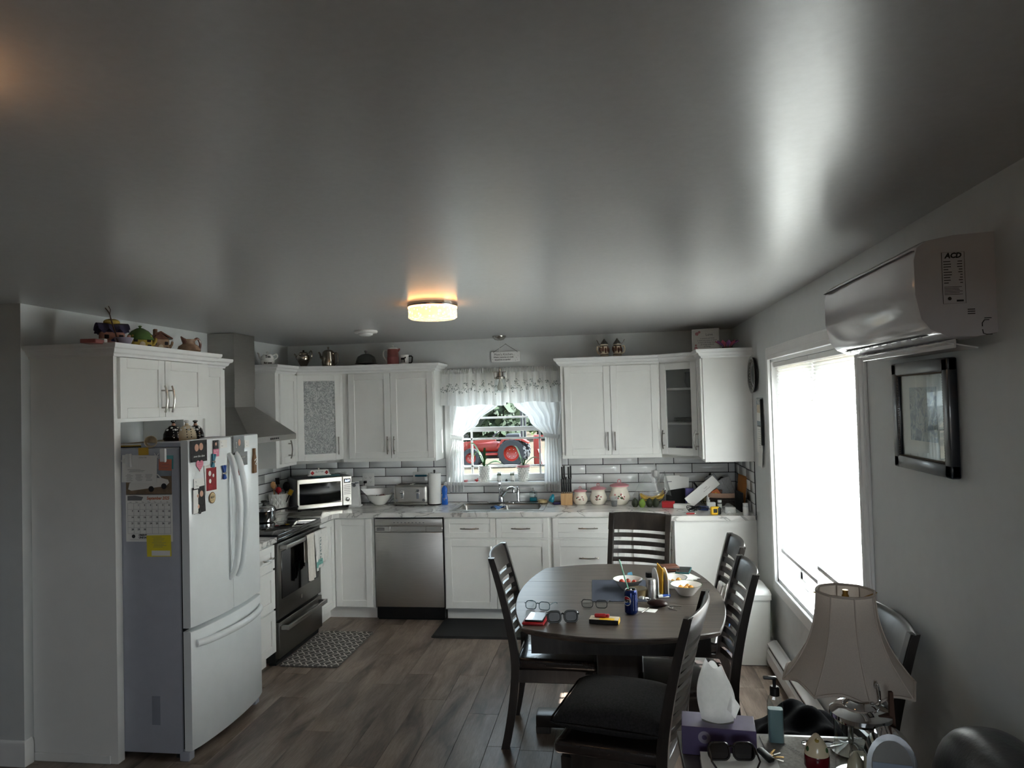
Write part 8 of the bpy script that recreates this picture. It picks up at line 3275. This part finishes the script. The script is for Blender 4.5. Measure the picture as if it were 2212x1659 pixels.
wheel(0, RR, .38, -.35)
wheel(0, RR, .38, 1.1)
fx_ = qf.x - qw.x
wheel(fx_, RR * .68, .26, -.25)
wheel(fx_, RR * .68, .26, 1.0)
part('hood', MB().rbox(fx_ - .45, -.55, .05, .7, RR * 1.05, RR * 1.75, .08, 3), 'tractor_red', tr_)
part('chassis', MB().rbox(fx_ - .3, .5, .15, .6, RR * .55, RR * 1.1, .04, 2), 'tractor_dark', tr_)
part('fender', MB().prism([(-.55, RR * 1.35), (-.35, RR * 2.0), (.35, RR * 2.05), (.62, RR * 1.75), (.62, RR * 1.65), (.3, RR * 1.92), (-.25, RR * 1.92), (-.45, RR * 1.35)], -.5, .0, 'y'), 'tractor_red', tr_)
part('floor_step', MB().rbox(-1.05, -.5, -.42, .1, RR * .85, RR * .98, .02, 1), 'tractor_red', tr_)
part('seat', MB().rbox(-.3, .25, .1, .65, RR * 1.7, RR * 2.3, .06, 2), 'tractor_dark', tr_)
part('roll_bar', MB().tube([(.35, -.1, RR * 1.5), (.35, -.1, RR * 4.0), (.35, .85, RR * 4.0), (.35, .85, RR * 1.5)], .05, 8), 'tractor_dark', tr_)
part('steering_wheel', MB().tube([(-.7 + .12 * math.cos(a), .38 + .2 * math.sin(a), RR * 2.3 + .1 * math.cos(a)) for a in [2 * PI * k / 16 for k in range(16)]], .02, 6, closed=True), 'tractor_dark', tr_)
part('loader_arm', MB().tube([(fx_ - .9, -.3, RR * .8), (fx_ - .2, -.3, RR * 1.7), (-.6, -.3, RR * 2.0)], .09, 4), 'tractor_red', tr_)
bh = part('backhoe_post', MB().rbox(.75, 1.0, 0, .4, RR * .1, RR * 2.2, .03, 1), 'tractor_red', tr_)
part('backhoe_boom', MB().tube([(.9, .2, RR * 2.0), (1.45, .2, RR * 2.2), (1.6, .2, RR * 1.0), (1.35, .2, RR * .5)], .09, 4), 'tractor_red', bh)
part('stabilizer', MB().tube([(.95, -.3, RR * 1.2), (1.15, -.5, RR * .08)], .06, 4), 'tractor_red', bh)

# trees behind the tractor: one trunk and crown each
M('bark', '#4a3d33', .9, var=.3)
M('foliage', '#1d2a12', .8, var=.5, scale=3)
M('foliage_light', '#3a491d', .8, var=.4, scale=3)


def tree(label, x, y, h, r_, seed, mat):
    o = thing('tree', label, 'tree', (x, y, GZ), 0, 'trees beyond the yard')
    rnd = random.Random(seed)
    part('trunk', MB().tube([(0, 0, 0), (.1, 0, h * .3), (0, .1, h * .7)], [r_ * .08, r_ * .06, r_ * .03], 8), 'bark', o)
    mb = MB()
    for i in range(2600):
        a, f_ = rnd.uniform(0, 2 * PI), math.acos(rnd.uniform(-1, 1))
        d = r_ * rnd.uniform(.35, 1.0)
        c = Vector((d * math.sin(f_) * math.cos(a), d * math.sin(f_) * math.sin(a), h * .55 + d * 1.15 * math.cos(f_)))
        s_ = rnd.uniform(.22, .46)
        u = Vector((rnd.uniform(-1, 1), rnd.uniform(-1, 1), rnd.uniform(-1, 1))).normalized() * s_
        w = u.orthogonal().normalized() * s_ * .6
        mb.add([c - u, c + w, c + u, c - w], [(0, 1, 2, 3)])
    part('foliage', mb, mat, o, smooth=0, kind='stuff')


for i, (px, dy, h, r_, m_, lb) in enumerate(((962, 36, 4.6, 2.9, 'foliage', 'dark tree left behind the tractor'), (1042, 30, 4.4, 2.6, 'foliage', 'dark tree right behind the tractor hood'), (1100, 44, 5.6, 3.2, 'foliage_light', 'lighter green tree behind the tractor seat'), (1164, 52, 6.4, 3.8, 'foliage', 'dark tree at the right behind the backhoe'), (1222, 38, 5, 3.0, 'foliage', 'dark tree beyond the right curtain'))):
    q = B('y', dy, px, 880)
    tree(lb, q.x, dy, h, r_, i, m_)
